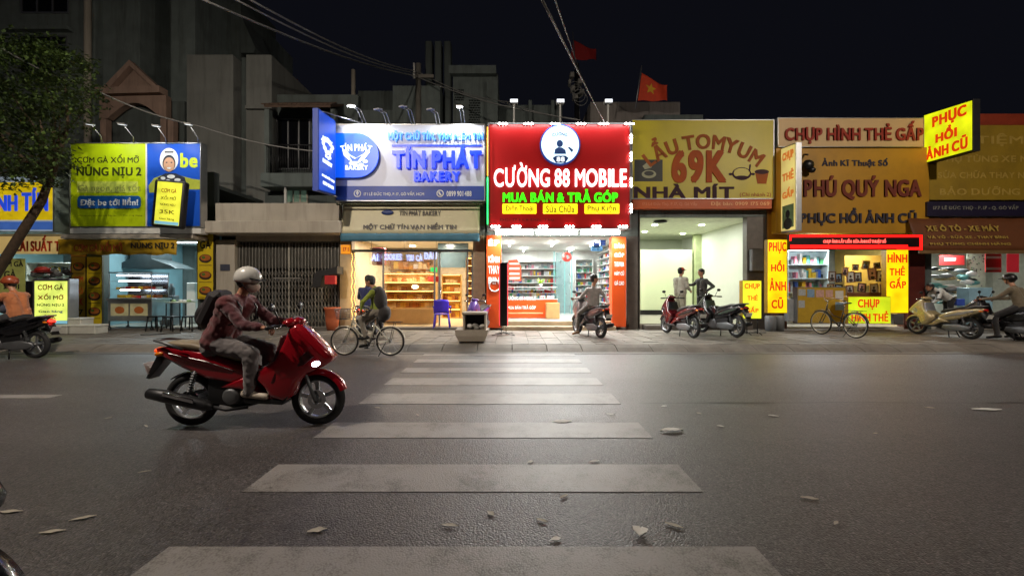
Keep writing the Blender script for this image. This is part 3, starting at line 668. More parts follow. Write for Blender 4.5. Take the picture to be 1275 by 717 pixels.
def arm_lamp(label, pts, Y0, lit, tgt, power=30, double=False, col=(1, 1, .95), group='arm lamps over the shop signs'):
    """bent arm rising off the top edge of a board; pts pixels from foot to head, reaching towards the street"""
    P = [Vector((X(u, Y0-o), Y0-o, Z(v, Y0-o))) for u, v, o in pts]
    r = thing('arm_lamp', label, 'lamp', P[0])
    for k, s_ in enumerate((-.05, .05) if double else (0,)):
        g = G(); g.tube([p+Vector((s_, 0, 0)) for p in P], .013, 6); part('arm', g, M('lamp_arm', (188, 188, 186), .4, .3), r)
    e = P[-1]; d = (P[-1]-P[-2]); d.z = 0; d = d.normalized() if d.length > .01 else Vector((0, -1, 0))
    M4 = Matrix.Translation(e+d*.07) @ d.to_track_quat('X', 'Z').to_matrix().to_4x4() @ Euler((0, .25, 0)).to_matrix().to_4x4()
    g = G(); g.box(-.1, .12, -.085, .085, -.012, .03, 0, .01, M4); part('lamp_head', g, M('lamp_head_alu', (205, 205, 205), .35, .3), r)
    g = G(); g.box(-.085, .105, -.07, .07, -.02, -.0125, 0, 0, M4); part('lamp_lens', g, EM('soft_lens', (230, 235, 235), 1.5) if lit == 2 else e_flood if lit else M('unlit_lens', (120, 125, 135), .2), r)
    if lit:
        c = e+d*.07+Vector((0, 0, -.045)); lamp('SPOT', c, power, col, .05, target=tgt, parent=r, spot=2.6)
    return r
e_flood = EM('flood_lens', (250, 255, 255), 60, sample=False)

# ---- A: the blue and yellow box and its strip
m_yel = M('yellow_print', (238, 204, 20), .45, 0, .05, 2); m_bluep = M('blue_print', (36, 84, 190), .45, 0, .08, 2)
ms_y = EM('lit_yellow_print', (240, 205, 20), .5, var=.25, scale=1.6)
Y = 12.95
r = board('light_box_sign', 'lit yellow and blue box sign with big blue letters behind the tree', 'sign', -30, 66, 220, 288, Y, .5, EM('lit_pale_print', (190, 205, 220), .35), m_alu, .02, .01)
plate(r, -30, 65.5, 227, 274, Y, ms_y, .004); plate(r, -30, 65.5, 276, 286, Y, EM('lit_blue_print', (70, 110, 190), .5), .004)
LT(r, 'TÍN', 28, 60, 234, 263, Y-.006, EM('lit_blue_letter', (40, 80, 215), .7), .03, .05); LT(r, 'BÁNH', -28, 22, 238, 263, Y-.006, EM('lit_blue_letter', (40, 80, 215), .7), .03, .05)
poly(r, circ(-4, 254, 7, 7), Y-.005, EM('lit_pink', (225, 120, 150), .5), .01)
g = G(); a = [(12.96, Z(288, Y)), (13.48, Z(288, Y)), (13.48, Z(228, 13.48)), (13.3, Z(222, 13.3)), (13.1, Z(220, 13.05)), (12.96, Z(220, Y))]
g.prism(a, X(66.8, Y), X(66.8, Y)+.03, axis='x'); part('side_panel', g, M('side_panel_grey', (150, 168, 158), .5, 0, .08), r)
r = board('strip_sign', 'cream strip sign with worn red letters below the blue and yellow box', 'sign', -30, 77, 292, 316, 12.9, .06, EM('lit_cream_strip', (222, 190, 120), .35))
LT(r, 'LÃI SUẤT T', 20, 75, 293, 313, 12.9, M('red_letter', (200, 60, 30), .5), .02, .04)
plate(r, -30, 77, 292.5, 294, 12.899, m_alu, .01, 'trim')
# hanging poster with black letters, left edge
r = board('hanging_poster', 'pale green-yellow menu poster with black letters at the left edge of the shop front', 'poster', -6, 31, 322, 386, 13.0, .02, M('poster_yellow_green', (190, 196, 110), .6, 0, .12))
for t, a, b_, c, d in (('CƠM GÀ', -4, 29, 324, 332), ('GÀ', 5, 20, 335, 346), ('XỐI', 4, 24, 350, 360), ('35K', 8, 24, 366, 376)): LT(r, t, a, b_, c, d, 13.0, M('print_black', (30, 28, 26), .6), .004, .04)

# ---- B: billboard
Y = 12.75
m_lime = M('lime_print', (182, 206, 14), .42, 0, .03, 1.2); m_bblue = M('billboard_blue', (18, 82, 196), .42, 0, .04, 1.2)
r = board('billboard', 'wide lime and blue billboard of the chicken rice shop with a courier figure', 'billboard', 88, 249.5, 179, 282, Y, .25, m_lime, m_alu, .03, .02)
plate(r, 183.5, 249.3, 179.3, 281.7, Y, m_bblue, .006); plate(r, 181.5, 183.4, 179.3, 281.7, Y, m_white, .008)
ink = M('dark_green_ink', (48, 58, 14), .5)
LT(r, 'CƠM GÀ XỐI MỠ', 96, 173, 192, 203, Y, ink, .006, .02); LT(r, 'NŨNG NỊU 2', 95.5, 176, 205, 222, Y, ink, .006, .045)
plate(r, 96, 172, 226, 240, Y, M('washed_lime', (198, 214, 90), .42, 0, .06), .003)
LT(r, 'Gà ngon, giá tốt', 97, 175, 228, 240, Y-.004, M('pale_ink', (150, 160, 80), .5), .004, .01)
g = G(); x0, x1, z0, z1 = X(97, Y), X(175.5, Y), Z(259.5, Y), Z(244, Y); rr = (z1-z0)*.28
pl_ = [(x1-rr+rr*math.cos(t), z1-rr+rr*math.sin(t)) for t in [i*PI/12 for i in range(7)]]+[(x0+rr-rr*math.sin(t), z1-rr+rr*math.cos(t)) for t in [i*PI/12 for i in range(7)]]+[(x0+rr-rr*math.cos(t), z0+rr-rr*math.sin(t)) for t in [i*PI/12 for i in range(7)]]+[(x1-rr+rr*math.sin(t), z0+rr-rr*math.cos(t)) for t in [i*PI/12 for i in range(7)]]
g.prism(pl_, Y-.012, Y+.001); part('button_panel', g, M('button_blue', (26, 92, 170), .45), r)
LT(r, 'Đặt be tới liền!', 100, 172, 246, 258, Y-.012, M('print_white', (235, 240, 240), .5), .006, .035)
LT(r, 'Miễn phí giao hàng cho đơn đầu tiên', 97, 145, 267.5, 269.5, Y, ink, .003, 0); LT(r, 'Tải ứng dụng', 153, 177, 267.5, 269.5, Y, ink, .003, 0)
# courier in helmet, flat print
skin_p = M('print_skin', (205, 160, 130), .5); wht = M('print_white', (235, 240, 240), .5); lime2 = M('print_jacket', (168, 178, 60), .5); dk = M('print_dark', (40, 46, 60), .5)
poly(r, [(185, 231), (192, 222), (205, 217), (219, 217), (229, 220), (240, 223), (249, 224), (249, 236), (236, 236), (229, 232), (228, 281.5), (196, 281.5), (195, 240), (186, 240)], Y-.006, lime2, .004, 'print')
poly(r, [(196, 222), (206, 216), (219, 216), (230, 221), (232, 229), (222, 230), (206, 225), (200, 228)], Y-.010, dk, .004, 'print')
for (a, b_, w_, h_) in ((203, 222, 3, 2), (213, 220, 5, 2.5), (221, 224, 4, 2), (209, 225, 3, 1.5)): poly(r, circ(a, b_, w_, h_, 12), Y-.014, wht, .003, 'print')
poly(r, circ(210.5, 199, 11.5, 14.5), Y-.012, wht, .004, 'print'); poly(r, circ(210.5, 203.5, 8, 10.5), Y-.016, dk, .003, 'print'); poly(r, circ(210.5, 205, 6.8, 9), Y-.019, skin_p, .003, 'print')
for q in (207.5, 213.5): poly(r, circ(q, 202.5, 1.2, .8, 8), Y-.022, dk, .002, 'print')
poly(r, circ(210.5, 209.5, 2.6, 1.2, 12), Y-.022, wht, .002, 'print'); plate(r, 205, 216, 188.5, 190.5, Y-.017, dk, .002, 'print')
LT(r, 'be', 224.5, 246, 191, 209, Y-.006, M('print_lime', (200, 220, 50), .45), .01, .06)
g = G(); PX(g, 87, 250, 284, 291, Y-.02, Y+.3, 0, .006); part('base_trim', g, m_white, r)
arms = [((127, 179, 0), (126, 170, .15), (114, 156, .75)), ((166, 179, 0), (166, 171, .15), (154, 156, .7)), ((207, 179, 0), (206, 172, .15), (196, 158, .7)), ((247, 179, 0), (246, 171, .15), (236, 156, .75))]
nm = ['first', 'second', 'third', 'last']
for k, a in enumerate(arms):
    h = a[-1]; arm_lamp('thin bent arm lamp over the lime billboard, %s from the left' % nm[k], a, Y, 2, (X(a[0][0], Y), Y, Z(232, Y)), 42)
# the small yellow round-edged light box hanging before the billboard
Y2 = 12.2; r = thing('light_box_sign', 'small lit yellow light box hanging before the blue half of the billboard', 'sign', (X(208, Y2), Y2, Z(284, Y2)))
rot = -.09
def tilt(g, c, a):
    for i, v in enumerate(g.v):
        x, z = v[0]-c[0], v[2]-c[1]; g.v[i] = (c[0]+x*math.cos(a)-z*math.sin(a), v[1], c[1]+x*math.sin(a)+z*math.cos(a))
    return g
cc = (X(209, Y2), Z(253, Y2)); g = G(); g.box(X(189, Y2), X(228, Y2), Y2, Y2+.22, Z(283.5, Y2), Z(224, Y2), 0, .07, seg=3); part('housing', tilt(g, cc, rot), m_dark, r)
g = G(); g.box(X(194.5, Y2), X(225, Y2), Y2-.012, Y2+.01, Z(280, Y2), Z(227, Y2)); part('panel', tilt(g, cc, rot), EM('lit_yellow_green', (232, 232, 70), .8, var=.25, scale=2.5), r)
g = G(); g.box(X(195, Y2), X(224.8, Y2), Y2-.016, Y2-.011, Z(279.8, Y2), Z(276, Y2)); part('panel', tilt(g, cc, rot), EM('lit_pale_blue', (130, 190, 210), .7), r)
for i, (t, h_) in enumerate((('CƠM GÀ', 6), ('XỐI MỠ', 6), ('NŨNG NỊU', 4.5), ('35K', 5), ('Giao hàng', 3.5))):
    vv = 234+i*9; g = text_g(t, X(219, Y2)-X(200, Y2), Z(vv, Y2)-Z(vv+h_, Y2), ((X(209.5, Y2)), Y2-.014, Z(vv+3, Y2)), 0, .004, .01); part('lettering', tilt(g, cc, rot), M('faint_ink', (150, 140, 30), .5) if i else M('print_orange', (190, 110, 30), .5), r)
g = G(); g.tube([(X(190, Y2), Y2+.18, Z(236, Y2)), (X(188, Y2), 12.74, Z(236, Y2))], .02, 6); part('bracket', g, m_dark, r)
# yellow banner valance under the billboard
Y = 12.8; r = thing('banner_valance', 'rippled yellow banner valance with dark letters below the lime billboard', 'banner', (X(146, Y), Y, Z(317, Y)))
xa, xb, za, zb_ = X(72, Y), X(220, Y), Z(317, Y), Z(298, Y)
g = G(); g.grid(lambda a, b_: (xa+(xb-xa)*a, Y+.03*math.sin(a*38)*(1-b_)+.02*math.sin(a*17+b_*3), za+(zb_-za)*b_+.02*math.sin(a*29)*(1-b_)), 90, 5, th=.006)
part('cloth', g, M('banner_yellow', (186, 150, 30), .6, 0, .1, 1.5), r)
LT(r, 'CƠM GÀ XỐI MỠ', 92, 152, 300, 313, Y-.045, M('worn_red_letter', (160, 70, 30), .6), .006, .03); LT(r, 'NŨNG NỊU 2', 163, 217, 300, 311, Y-.045, M('print_black', (30, 28, 26), .6), .006, .035)
g = G(); PX(g, 75, 240, 292, 297, 12.72, 13.45, 0, .01); single('awning_slab', g, m_cream, 'thin cream awning slab over the yellow valance', 'awning')
# food poster columns
def poster_col(u0, u1, v0, v1, Y, base, label, items, txt=None):
    r = board('poster_column', label, 'poster', u0, u1, v0, v1, Y, .05, base, M('poster_frame', (60, 50, 20), .5), .012, .008)
    cu = (u0+u1)/2; w = (u1-u0)*.4; rng = random.Random(u0)
    bowl = M('print_bowl', (60, 42, 30), .5); food = M('print_food', (170, 96, 40), .5); food2 = M('print_greens', (80, 110, 40), .5)
    for i, v in enumerate(items):
        poly(r, circ(cu, v, w, 5.5, 18), Y, bowl, .004, 'print'); poly(r, circ(cu, v-1, w*.8, 3.8, 16), Y-.005, food, .003, 'print'); poly(r, circ(cu-w*.3, v-1.5, w*.3, 1.8, 10), Y-.008, food2, .003, 'print'); plate(r, u0+2, u1-2, v+8, v+8.7, Y, bowl, .003, 'print')
    for (t, a, b_, m) in (txt or []): LT(r, t, u0+3, u1-3, a, b_, Y, m, .004, .04)
    return r
mr_ = M('print_red', (190, 60, 30), .5); mk_ = M('print_black', (30, 28, 26), .6)
poster_col(89, 106.5, 320, 404, 13.42, M('mustard_poster', (172, 140, 40), .55, 0, .1), 'mustard menu column with lettering left of the food picture column', [332], [('CƠM', 343, 351, mr_), ('GÀ XỐI', 356, 366, mr_), ('35K', 371, 380, mr_), ('77', 385, 392, mk_)])
poster_col(108, 127, 320, 406, 13.40, M('yellow_poster', (206, 180, 24), .55, 0, .08), 'yellow food picture column at the left side of the chicken rice shop', [332, 350, 369, 388])
poster_col(246, 265.5, 291, 372, 13.35, M('yellow_poster', (206, 180, 24), .55, 0, .08), 'yellow food picture column between the chicken rice shop and the cream house', [322, 343, 362], [('GÀ', 297, 310, mk_)])
# pavement lightbox with the menu
Y = 12.3; r = thing('standing_light_box', 'bright yellow standing light box with the chicken rice menu on the pavement', 'sign', (X(63, Y), Y, .13))
g = G(); PX(g, 40, 86, 347, 405, Y+.005, Y+.3, 0, .02); part('housing', g, m_alu, r)
g = G(); PX(g, 43, 83, 350, 399, Y-.01, Y+.01); part('panel', g, EM('lit_menu', (225, 240, 110), .95, var=.25, scale=2.5), r)
g = G(); PX(g, 43, 83, 399.2, 403, Y-.01, Y+.01); part('panel', g, EM('lit_pale_blue', (130, 190, 210), .7), r)
for (t, a, b_, c, d, m) in (('CƠM GÀ', 47, 79, 353, 361, mr_), ('XỐI MỠ', 47, 79, 365, 373, mr_), ('NŨNG NỊU 2', 46, 80, 377, 382, mk_), ('Giao hàng', 48, 78, 386, 390, M('print_blue', (40, 80, 180), .5)), ('35K', 55, 70, 392, 397, mr_)): LT(r, t, a, b_, c, d, Y-.01, m, .004, .03)
for u in (45, 82):
    g = G(); g.tube([(X(u, Y), Y+.1, .13), (X(u, Y), Y+.1, Z(404, Y))], .018, 6); part('leg', g, m_alu, r)
    g = G(); g.tube([(X(u, Y), Y-.2, .145), (X(u, Y), Y+.4, .145)], .015, 6); part('foot', g, m_alu, r)

# ---- D: bakery signs
Y = 12.9
m_bkw = M('sign_white', (198, 204, 220), .38, 0, .02, 1)
r = board('shop_sign', 'wide white bakery sign with raised blue letters and a blue address strip', 'sign', 418.5, 603, 156, 249.5, Y, .3, m_bkw, m_alu, .03, .02)
plate(r, 418.6, 602.9, 232, 249.3, Y, M('strip_blue', (34, 64, 150), .45, 0, .05), .02, 'strip')
e_blue = EM('blue_letter', (20, 62, 235), 1.0, var=.12, scale=2, sample=False); e_cyan = EM('pale_blue_letter', (90, 160, 235), .95, var=.15, sample=False); side_b = M('letter_side', (20, 50, 160), .4)
# oval with logo
x0, x1, z0, z1 = X(418.8, Y), X(473, Y), Z(222.5, Y), Z(168, Y); cr = (z1-z0)/2; zc_ = (z0+z1)/2
ov = [(x0, z0)]+[(x1-cr+cr*math.sin(t), zc_-cr*math.cos(t)) for t in [i*PI/20 for i in range(21)]]+[(x0, z1)]
g = G(); g.prism(ov, Y-.14, Y-.10); part('oval', g, EM('oval_blue', (10, 88, 240), .85, var=.08, sample=False), r)
g = G(); g.prism(ov, Y-.098, Y+.001); part('oval_rim', g, side_b, r)
e_wl = EM('white_letter', (240, 250, 255), 1.1, var=.05, sample=False)
LT(r, 'TÍN PHÁT', 424, 463, 177.5, 188, Y-.142, e_wl, .01, .04, bend=2.0); LT(r, 'BAKERY', 430, 458, 206, 211.5, Y-.142, e_wl, .01, .05)
def shake(parent, cu, cv, s, Y, m, rz=0.0):   # two clasped hands emblem
    for pts in ([(-18, -8), (-14, -9), (-8, -2), (0, 2), (9, -3), (16, -9), (18, -6), (11, 3), (4, 8), (-2, 10), (-10, 4), (-16, -1)],):
        poly(parent, [(cu+a*s, cv+b_*s) for a, b_ in pts], Y, m, .01)
    for (a, b_, c, d) in ((-9, 6, -3, 12), (-4, 9, 2, 14), (4, 9, 9, 13), (9, 4, 15, 9)):
        poly(parent, circ(cu+(a+c)/2*s, cv+(b_+d)/2*s, 3.4*s, 2.3*s, 10), Y-.002, m, .01)
shake(r, 443.5, 195, .95, Y-.142, e_wl)
poly(r, [(443.5-10, 193), (443.5-2, 198), (443.5+8, 193), (443.5+2, 201), (443.5-5, 201)], Y-.156, EM('oval_blue', (10, 88, 240), .85), .003)
LT(r, 'MỘT CHỮ TÍN, VẠN NIỀM TIN', 484, 602, 161, 177, Y-.03, e_cyan, .06, .045)
plate(r, 488, 600, 180.5, 182.5, Y, e_blue, .03, 'bar')
LT(r, 'TÍN PHÁT', 489, 600, 183, 210, Y-.04, e_blue, .08, .07); LT(r, 'BAKERY', 516, 573, 214, 226, Y-.03, e_blue, .06, .06)
poly(r, circ(445, 241, 4.5, 4.5), Y-.022, m_white, .004); poly(r, circ(445, 241, 3.3, 3.3), Y-.027, M('strip_blue', (34, 64, 150), .45), .003); poly(r, [(443, 240), (445, 237.5), (447, 240), (445, 244)], Y-.031, m_white, .003)
poly(r, circ(548, 241, 4.5, 4.5), Y-.022, m_white, .004); poly(r, circ(548, 241, 3.3, 3.3), Y-.027, M('strip_blue', (34, 64, 150), .45), .003); poly(r, [(545.8, 239), (547, 238.5), (549.5, 242), (550, 243.5), (548, 243.5), (546, 241)], Y-.031, m_white, .003)
LT(r, '171 LÊ ĐỨC THỌ, P.17, GÒ VẤP, HCM', 453, 528, 238, 244.5, Y-.02, m_white, .004, .03); LT(r, '0899 901 488', 556, 587, 238, 244.5, Y-.02, m_white, .004, .03)
al = [(0, 'lit arm lamp with a double rod at the left end of the bakery sign', ((455, 156, 0), (447, 137, .3), (440, 133, .5)), 1), (1, 'unlit double arm lamp second from the left over the bakery sign', ((484, 156, 0), (479, 141, .3), (473, 138, .5)), 0), (2, 'unlit double arm lamp with bluish head over the middle of the bakery sign', ((515, 156, 0), (510, 138, .3), (504, 134.5, .5)), 0), (3, 'unlit double arm lamp fourth from the left over the bakery sign', ((546, 156, 0), (543, 141, .3), (538, 138, .5)), 0), (4, 'brightest lit arm lamp at the right end of the bakery sign', ((577, 156, 0), (575, 139, .35), (573, 134, .55)), 1)]
for k, lb, a, lit in al: arm_lamp(lb, a, Y, bool(lit), (X(470 if k == 0 else 560, Y), Y, Z(215, Y)), 190 if k else 150, True)
# perpendicular blue sign
r = thing('projecting_sign', 'tall blue projecting sign with the bakery emblem standing out from the wall', 'sign', (-5.41, 12.1, 4.1))
g = G(); g.prism([(11.5, 4.13), (12.62, 4.24), (12.62, 6.5), (11.5, 6.4)], -5.50, -5.331, axis='x', bev=.01, seg=1); part('panel', g, M('sign_side_blue', (30, 66, 170), .45, 0, .05, 1), r)
g = G(); g.prism([(11.53, 4.17), (12.6, 4.28), (12.6, 6.46), (11.53, 6.36)], -5.330, -5.322, axis='x'); part('face', g, EM('lit_side_blue', (36, 84, 205), .55, var=.25, scale=1.5), r)
for (t, w, h_, z, b_) in (('TÍN PHÁT', .85, .2, 5.72, .5), ('BAKERY', .6, .11, 5.05, 0)):
    part('lettering', text_g(t, w, h_, (-5.316, 12.05, z), PI/2, .012, .05, b_), e_wl, r)
for (t, w, z) in (('171 LÊ ĐỨC THỌ', .8, 4.62), ('0899 901 488', .7, 4.42)): part('lettering', text_g(t, w, .1, (-5.316, 12.1, z), PI/2, .01, .04), e_wl, r)
g = G(); s2 = .024
for (dy, dz, rr, r2) in ((-.28, .1, .1, .06), (-.18, 0, .12, .07), (-.05, -.08, .14, .07), (.1, -.06, .13, .07), (.24, .06, .1, .06), (.3, .14, .07, .05), (-.1, -.2, .07, .05), (.05, -.22, .07, .05), (.17, -.17, .07, .05)):
    g.ell((-5.318, 12.05+dy, 5.42+dz), (.012, rr, r2), 12)
part('emblem', g, e_wl, r)
for (z, y0) in ((6.48, 12.6), (4.25, 12.6)):
    g = G(); g.tube([(-5.41, y0, z), (-5.41, 13.5, z)], .025, 6); part('bracket', g, m_alu, r)
g = G(); g.tube([(-5.41, 11.7, 6.42), (-4.5, 12.95, 6.5)], .015, 6); part('stay', g, m_alu, r)
# cream awning with letters
Ya = 12.98; r = thing('awning', 'cream awning of the bakery with grey letters and a teal lower band', 'awning', (X(510, Ya), Ya+.4, Z(300, Ya)))
def awn(a, b_): 
    yy_ = Ya+.22*b_
    return (X(424+(597-424)*a, Ya), yy_+.015*math.sin(a*40)*(1-b_), Z(291, Ya)+(Z(256, 13.0)-Z(291, Ya)+.12)*b_)
g = G(); g.grid(awn, 60, 6, th=.01); part('cloth', g, M('awning_cream', (222, 214, 178), .6, 0, .05, 1, dirt=.15), r)
g = G(); g.grid(lambda a, b_: (X(424+(597-424)*a, Ya), Ya+.012*math.sin(a*50)*(1-b_)-.012, Z(300.5, Ya)+(Z(290.5, Ya)-Z(300.5, Ya))*b_), 60, 3, th=.01); part('valance', g, M('awning_teal', (60, 110, 130), .6, 0, .08), r)
za_, zb2 = Z(291, Ya), Z(256, 13.0)+.12
def awt(t, u0, u1, f0, f1, m, b=.02):
    w = X(u1, Ya)-X(u0, Ya); zz = za_+(zb2-za_)*(f0+f1)/2; h_ = (zb2-za_)*(f1-f0); yy_ = Ya+.22*(f0+f1)/2
    g = text_g(t, w, h_, ((X(u0, Ya)+X(u1, Ya))/2, yy_-.03, zz), 0, .004, b)
    sl = .22/(zb2-za_)
    g.v = [(v[0], v[1]+(v[2]-zz)*sl, v[2]) for v in g.v]; part('lettering', g, m, r)
gi = M('awning_ink', (96, 92, 88), .6)
awt('MỘT CHỮ TÍN VẠN NIỀM TIN', 452, 568, .1, .36, gi, .03); awt('TÍN PHÁT BAKERY', 496, 548, .58, .78, gi, .02)
g = G(); g.ell((X(481, Ya), Ya+.22*.68-.03, za_+(zb2-za_)*.68), (.19, .03, .08), 16); part('emblem', g, M('badge_navy', (40, 60, 120), .5), r)
g = G()
for i in range(56):
    u = 421+i*(600-421)/55; g.lathe([(0, 0), (.04, .0), (.045, .03), (0, .06)], (X(u, 12.95), 12.9, Z(254.5, 12.9)-.02), n=8)
single('fringe_bulbs', g, M('fringe_dark', (70, 70, 40), .5), 'row of small dim bulbs between the bakery sign and its awning', 'lights', kind='stuff')
r = board('number_sign', 'small orange number sign on the left pillar of the bakery', 'sign', 424.5, 436, 305, 316, YF-.03, .028, EM('orange_lit', (240, 150, 30), .7)); LT(r, '171', 427, 434, 308, 313, YF-.03, mr_, .004, .04)

# ---- E: phone shop sign
Y = 12.85
m_redb = M('red_board', (176, 22, 24), .32, 0, .06, 1)
r = board('shop_sign', 'big dark red phone shop sign with glowing white letters and white lamps along its edges', 'sign', 609, 784, 155, 284, Y, .35, m_redb, M('white_frame', (112, 112, 114), .5), .04, .03)
e_big = EM('glowing_white_letter', (255, 255, 255), 2.0, sample=False); e_grn = EM('green_letter', (60, 255, 20), 1.5, sample=False); e_yel = EM('yellow_panel_lit', (255, 232, 30), 1.15, sample=True, var=.05)
LT(r, 'CƯỜNG 88 MOBILE', 615, 780, 203, 233, Y-.03, e_big, .05, .015); LT(r, 'MUA BÁN & TRẢ GÓP', 626, 769, 236, 252, Y-.02, e_grn, .04, .05)
ol = M('olive_ink', (120, 110, 10), .5)
for (a, b_, t) in ((625.5, 668, 'Điện Thoại'), (676, 719, 'Sửa Chữa'), (727.5, 771, 'Phụ Kiện')):
    plate(r, a, b_, 254, 266.5, Y, e_yel, .05, 'lit_panel', .02); LT(r, t, a+4, b_-4, 255.5, 264.5, Y-.05, ol, .006, .01)
LT(r, 'ĐC: 173 Lê Đức Thọ', 622, 690, 272, 276, Y, M('dim_print', (96, 20, 16), .5), .004, .02)
# round emblem: plain disc with generic figure
g = G(); g.lathe([(0, -.001), (.62, -.001), (.62, -.09), (0, -.09)], (X(697, Y), Y, Z(181.5, Y)), 'y', 40, sm=False); part('disc_rim', g, M('disc_blue', (50, 90, 200), .4), r)
g = G(); g.lathe([(0, -.091), (.575, -.091), (.575, -.1), (0, -.1)], (X(697, Y), Y, Z(181.5, Y)), 'y', 40, sm=False); part('disc_face', g, EM('disc_white', (210, 240, 255), 1.6, sample=False, var=.2), r)
ib = M('emblem_blue', (50, 84, 150), .4)
LT(r, 'CƯỜNG', 687, 707, 164, 169, Y-.1, ib, .008, .03, bend=.8); poly(r, [(688, 197), (692, 194), (704, 194), (708, 197), (704, 203), (692, 203)], Y-.1, ib, .008); LT(r, '88', 693, 703, 195.5, 201.5, Y-.108, e_wl, .006, .04)
poly(r, circ(697, 179, 4, 4.5, 14), Y-.1, ib, .006); poly(r, [(690, 192), (691, 186), (695, 183.5), (700, 184), (704, 187), (705, 192)], Y-.1, ib, .006); poly(r, [(712, 190), (707, 184), (709, 183), (714, 187)], Y-.1, ib, .006)
e_mod = EM('diode_module', (255, 255, 250), 45, sample=True)
def module(u, v, horiz, parent, nm='lamp_module'):
    g = G(); w, h = (.34, .045) if horiz else (.045, .34)
    g.box(X(u, Y)-w/2, X(u, Y)+w/2, Y-.075, Y-.035, Z(v, Y)-h/2, Z(v, Y)+h/2, 0, .008); m_ = part(nm, g, m_white, parent)
    for k in (-1, 0, 1):
        g = G(); o = .1*k; g.ell((X(u, Y)+(o if horiz else 0), Y-.078, Z(v, Y)+(0 if horiz else o)), (.034, .02, .034), 8); part('diode', g, e_mod, m_)
for u in (626, 658, 691, 723, 751, 783): module(u, 155.5, True, r)
for v in (174, 196, 228, 260): module(785, v, False, r)
for u in (617, 643, 676, 709, 742, 775): module(u, 282.5, True, r)
g = G(); g.tube([(X(607, Y-.1), Y-.1, Z(160, Y)), (X(607, Y-.1), Y-.1, Z(220, Y))], .02, 6); part('neon_edge', g, EM('amber_edge', (255, 170, 60), 2, sample=False), r)
g = G(); g.tube([(X(607, Y-.1), Y-.1, Z(222, Y)), (X(607, Y-.1), Y-.1, Z(280, Y))], .02, 6); part('neon_edge', g, EM('green_edge', (40, 240, 110), 3, sample=True), r)
for (a, b_) in ((617, 664), (668, 719), (724, 772)):
    g = G(); g.box(X(a, Y), X(b_, Y), Y+.02, Y+.14, Z(291.5, Y), Z(286.5, Y), 0, .01); t_ = part('strip_lamp', g, e_strip, r)
lamp('AREA', (X(695, Y), Y-.05, Z(292, Y)), 420, (1, .99, .95), 3.9, .12, (X(695, Y), Y-.9, 0), parent=r)
lamp('AREA', (X(697, Y), Y-.25, Z(156, Y)+.1), 28, (1, 1, 1), 4.2, .06, (X(697, Y), Y+.2, Z(230, Y)), parent=r)
# orange pillars with white lettering
m_or = M('orange_panel', (208, 78, 24), .4, 0, .04, 1)
r = board('orange_pillar_sign', 'orange panel with white lettering on the left side of the phone shop', 'sign', 605.8, 624, 293, 408, 13.1, .38, m_or)
for (t, a, b_) in (('ÉP', 297, 306), ('KÍNH', 317, 327), ('THAY', 331, 341), ('PIN', 345, 354)): LT(r, t, 608, 622, a, b_, 13.1, wht, .006, .05)
g = G(); g.torus((X(616, 13.1), 13.095, Z(356, 13.1)), .17, .022, n=24); part('emblem', g, wht, r)
r = board('orange_pillar_sign', 'orange panel with white lettering on the right side of the phone shop', 'sign', 762, 779.5, 295, 407, 13.1, .38, m_or)
for (t, a, b_) in (('BÁN', 303, 309), ('GÓP', 314, 320), ('THU MUA', 326, 332), ('MÁY CŨ', 337, 343), ('GIÁ CAO', 349, 355)): LT(r, t, 765, 777, a, b_, 13.1, wht, .006, .04)
# flood lamps standing on the roof behind the red sign
for k, (u, lb) in enumerate(((640, 'roof flood lamp above the left part of the red sign'), (697.5, 'roof flood lamp above the round emblem of the red sign'), (757, 'roof flood lamp above the right part of the red sign'))):
    Yl = 14.2; r = thing('flood_lamp', lb, 'lamp', (X(u, Yl), Yl, 6.0))
    g = G(); g.tube([(X(u, Yl), Yl, 6.0), (X(u, Yl), Yl, Z(130, Yl))], .035, 8); part('post', g, m_white, r)
    g = G(); g.box(X(u-5, Yl), X(u+5, Yl), Yl-.12, Yl+.1, Z(130, Yl), Z(125, Yl), 0, .02); part('lamp_head', g, m_white, r)
    g = G(); g.box(X(u-4.5, Yl), X(u+4.5, Yl), Yl-.128, Yl-.121, Z(129.5, Yl), Z(125.6, Yl)); part('lamp_lens', g, EM('roof_lens', (240, 245, 255), 1.4), r)

# ---- F: hotpot sign
Y = 13.2; m_hy = M('hotpot_yellow', (186, 170, 20), .45, 0, .06, 1, dirt=.12); m_hr = M('hotpot_red', (150, 78, 22), .75, 0, .08); m_hp = M('hotpot_plum', (52, 22, 34), .75)
r = board('shop_sign', 'unlit yellow hotpot sign with arched red letters beside the red phone shop sign', 'sign', 787.5, 963, 150, 247, Y, .25, m_hy, m_alu, .02, .01)
LT(r, 'LẨU TOMYUM', 795, 957, 157, 186, Y, m_hr, .02, .05, bend=3.1); LT(r, '69K', 836, 904, 187, 228, Y, M('price_red', (164, 76, 24), .75), .03, .07)
LT(r, 'NHÀ MÍT', 789, 914, 229, 249-2, Y, m_hp, .02, .055); LT(r, '(Chi nhánh 2)', 921, 960, 240, 246, Y, m_hr, .004, .02)
plate(r, 790, 825, 199, 226, Y, M('print_charcoal', (44, 44, 40), .5), .006, 'print')
poly(r, circ(808, 217, 9, 5), Y-.007, M('print_grey', (150, 150, 120), .5), .004, 'print'); poly(r, circ(808, 216, 6, 3), Y-.011, M('print_charcoal', (44, 44, 40), .5), .003, 'print'); poly(r, [(800, 207), (806, 202), (812, 204), (811, 209), (803, 211)], Y-.007, M('print_grey', (150, 150, 120), .5), .004, 'print')
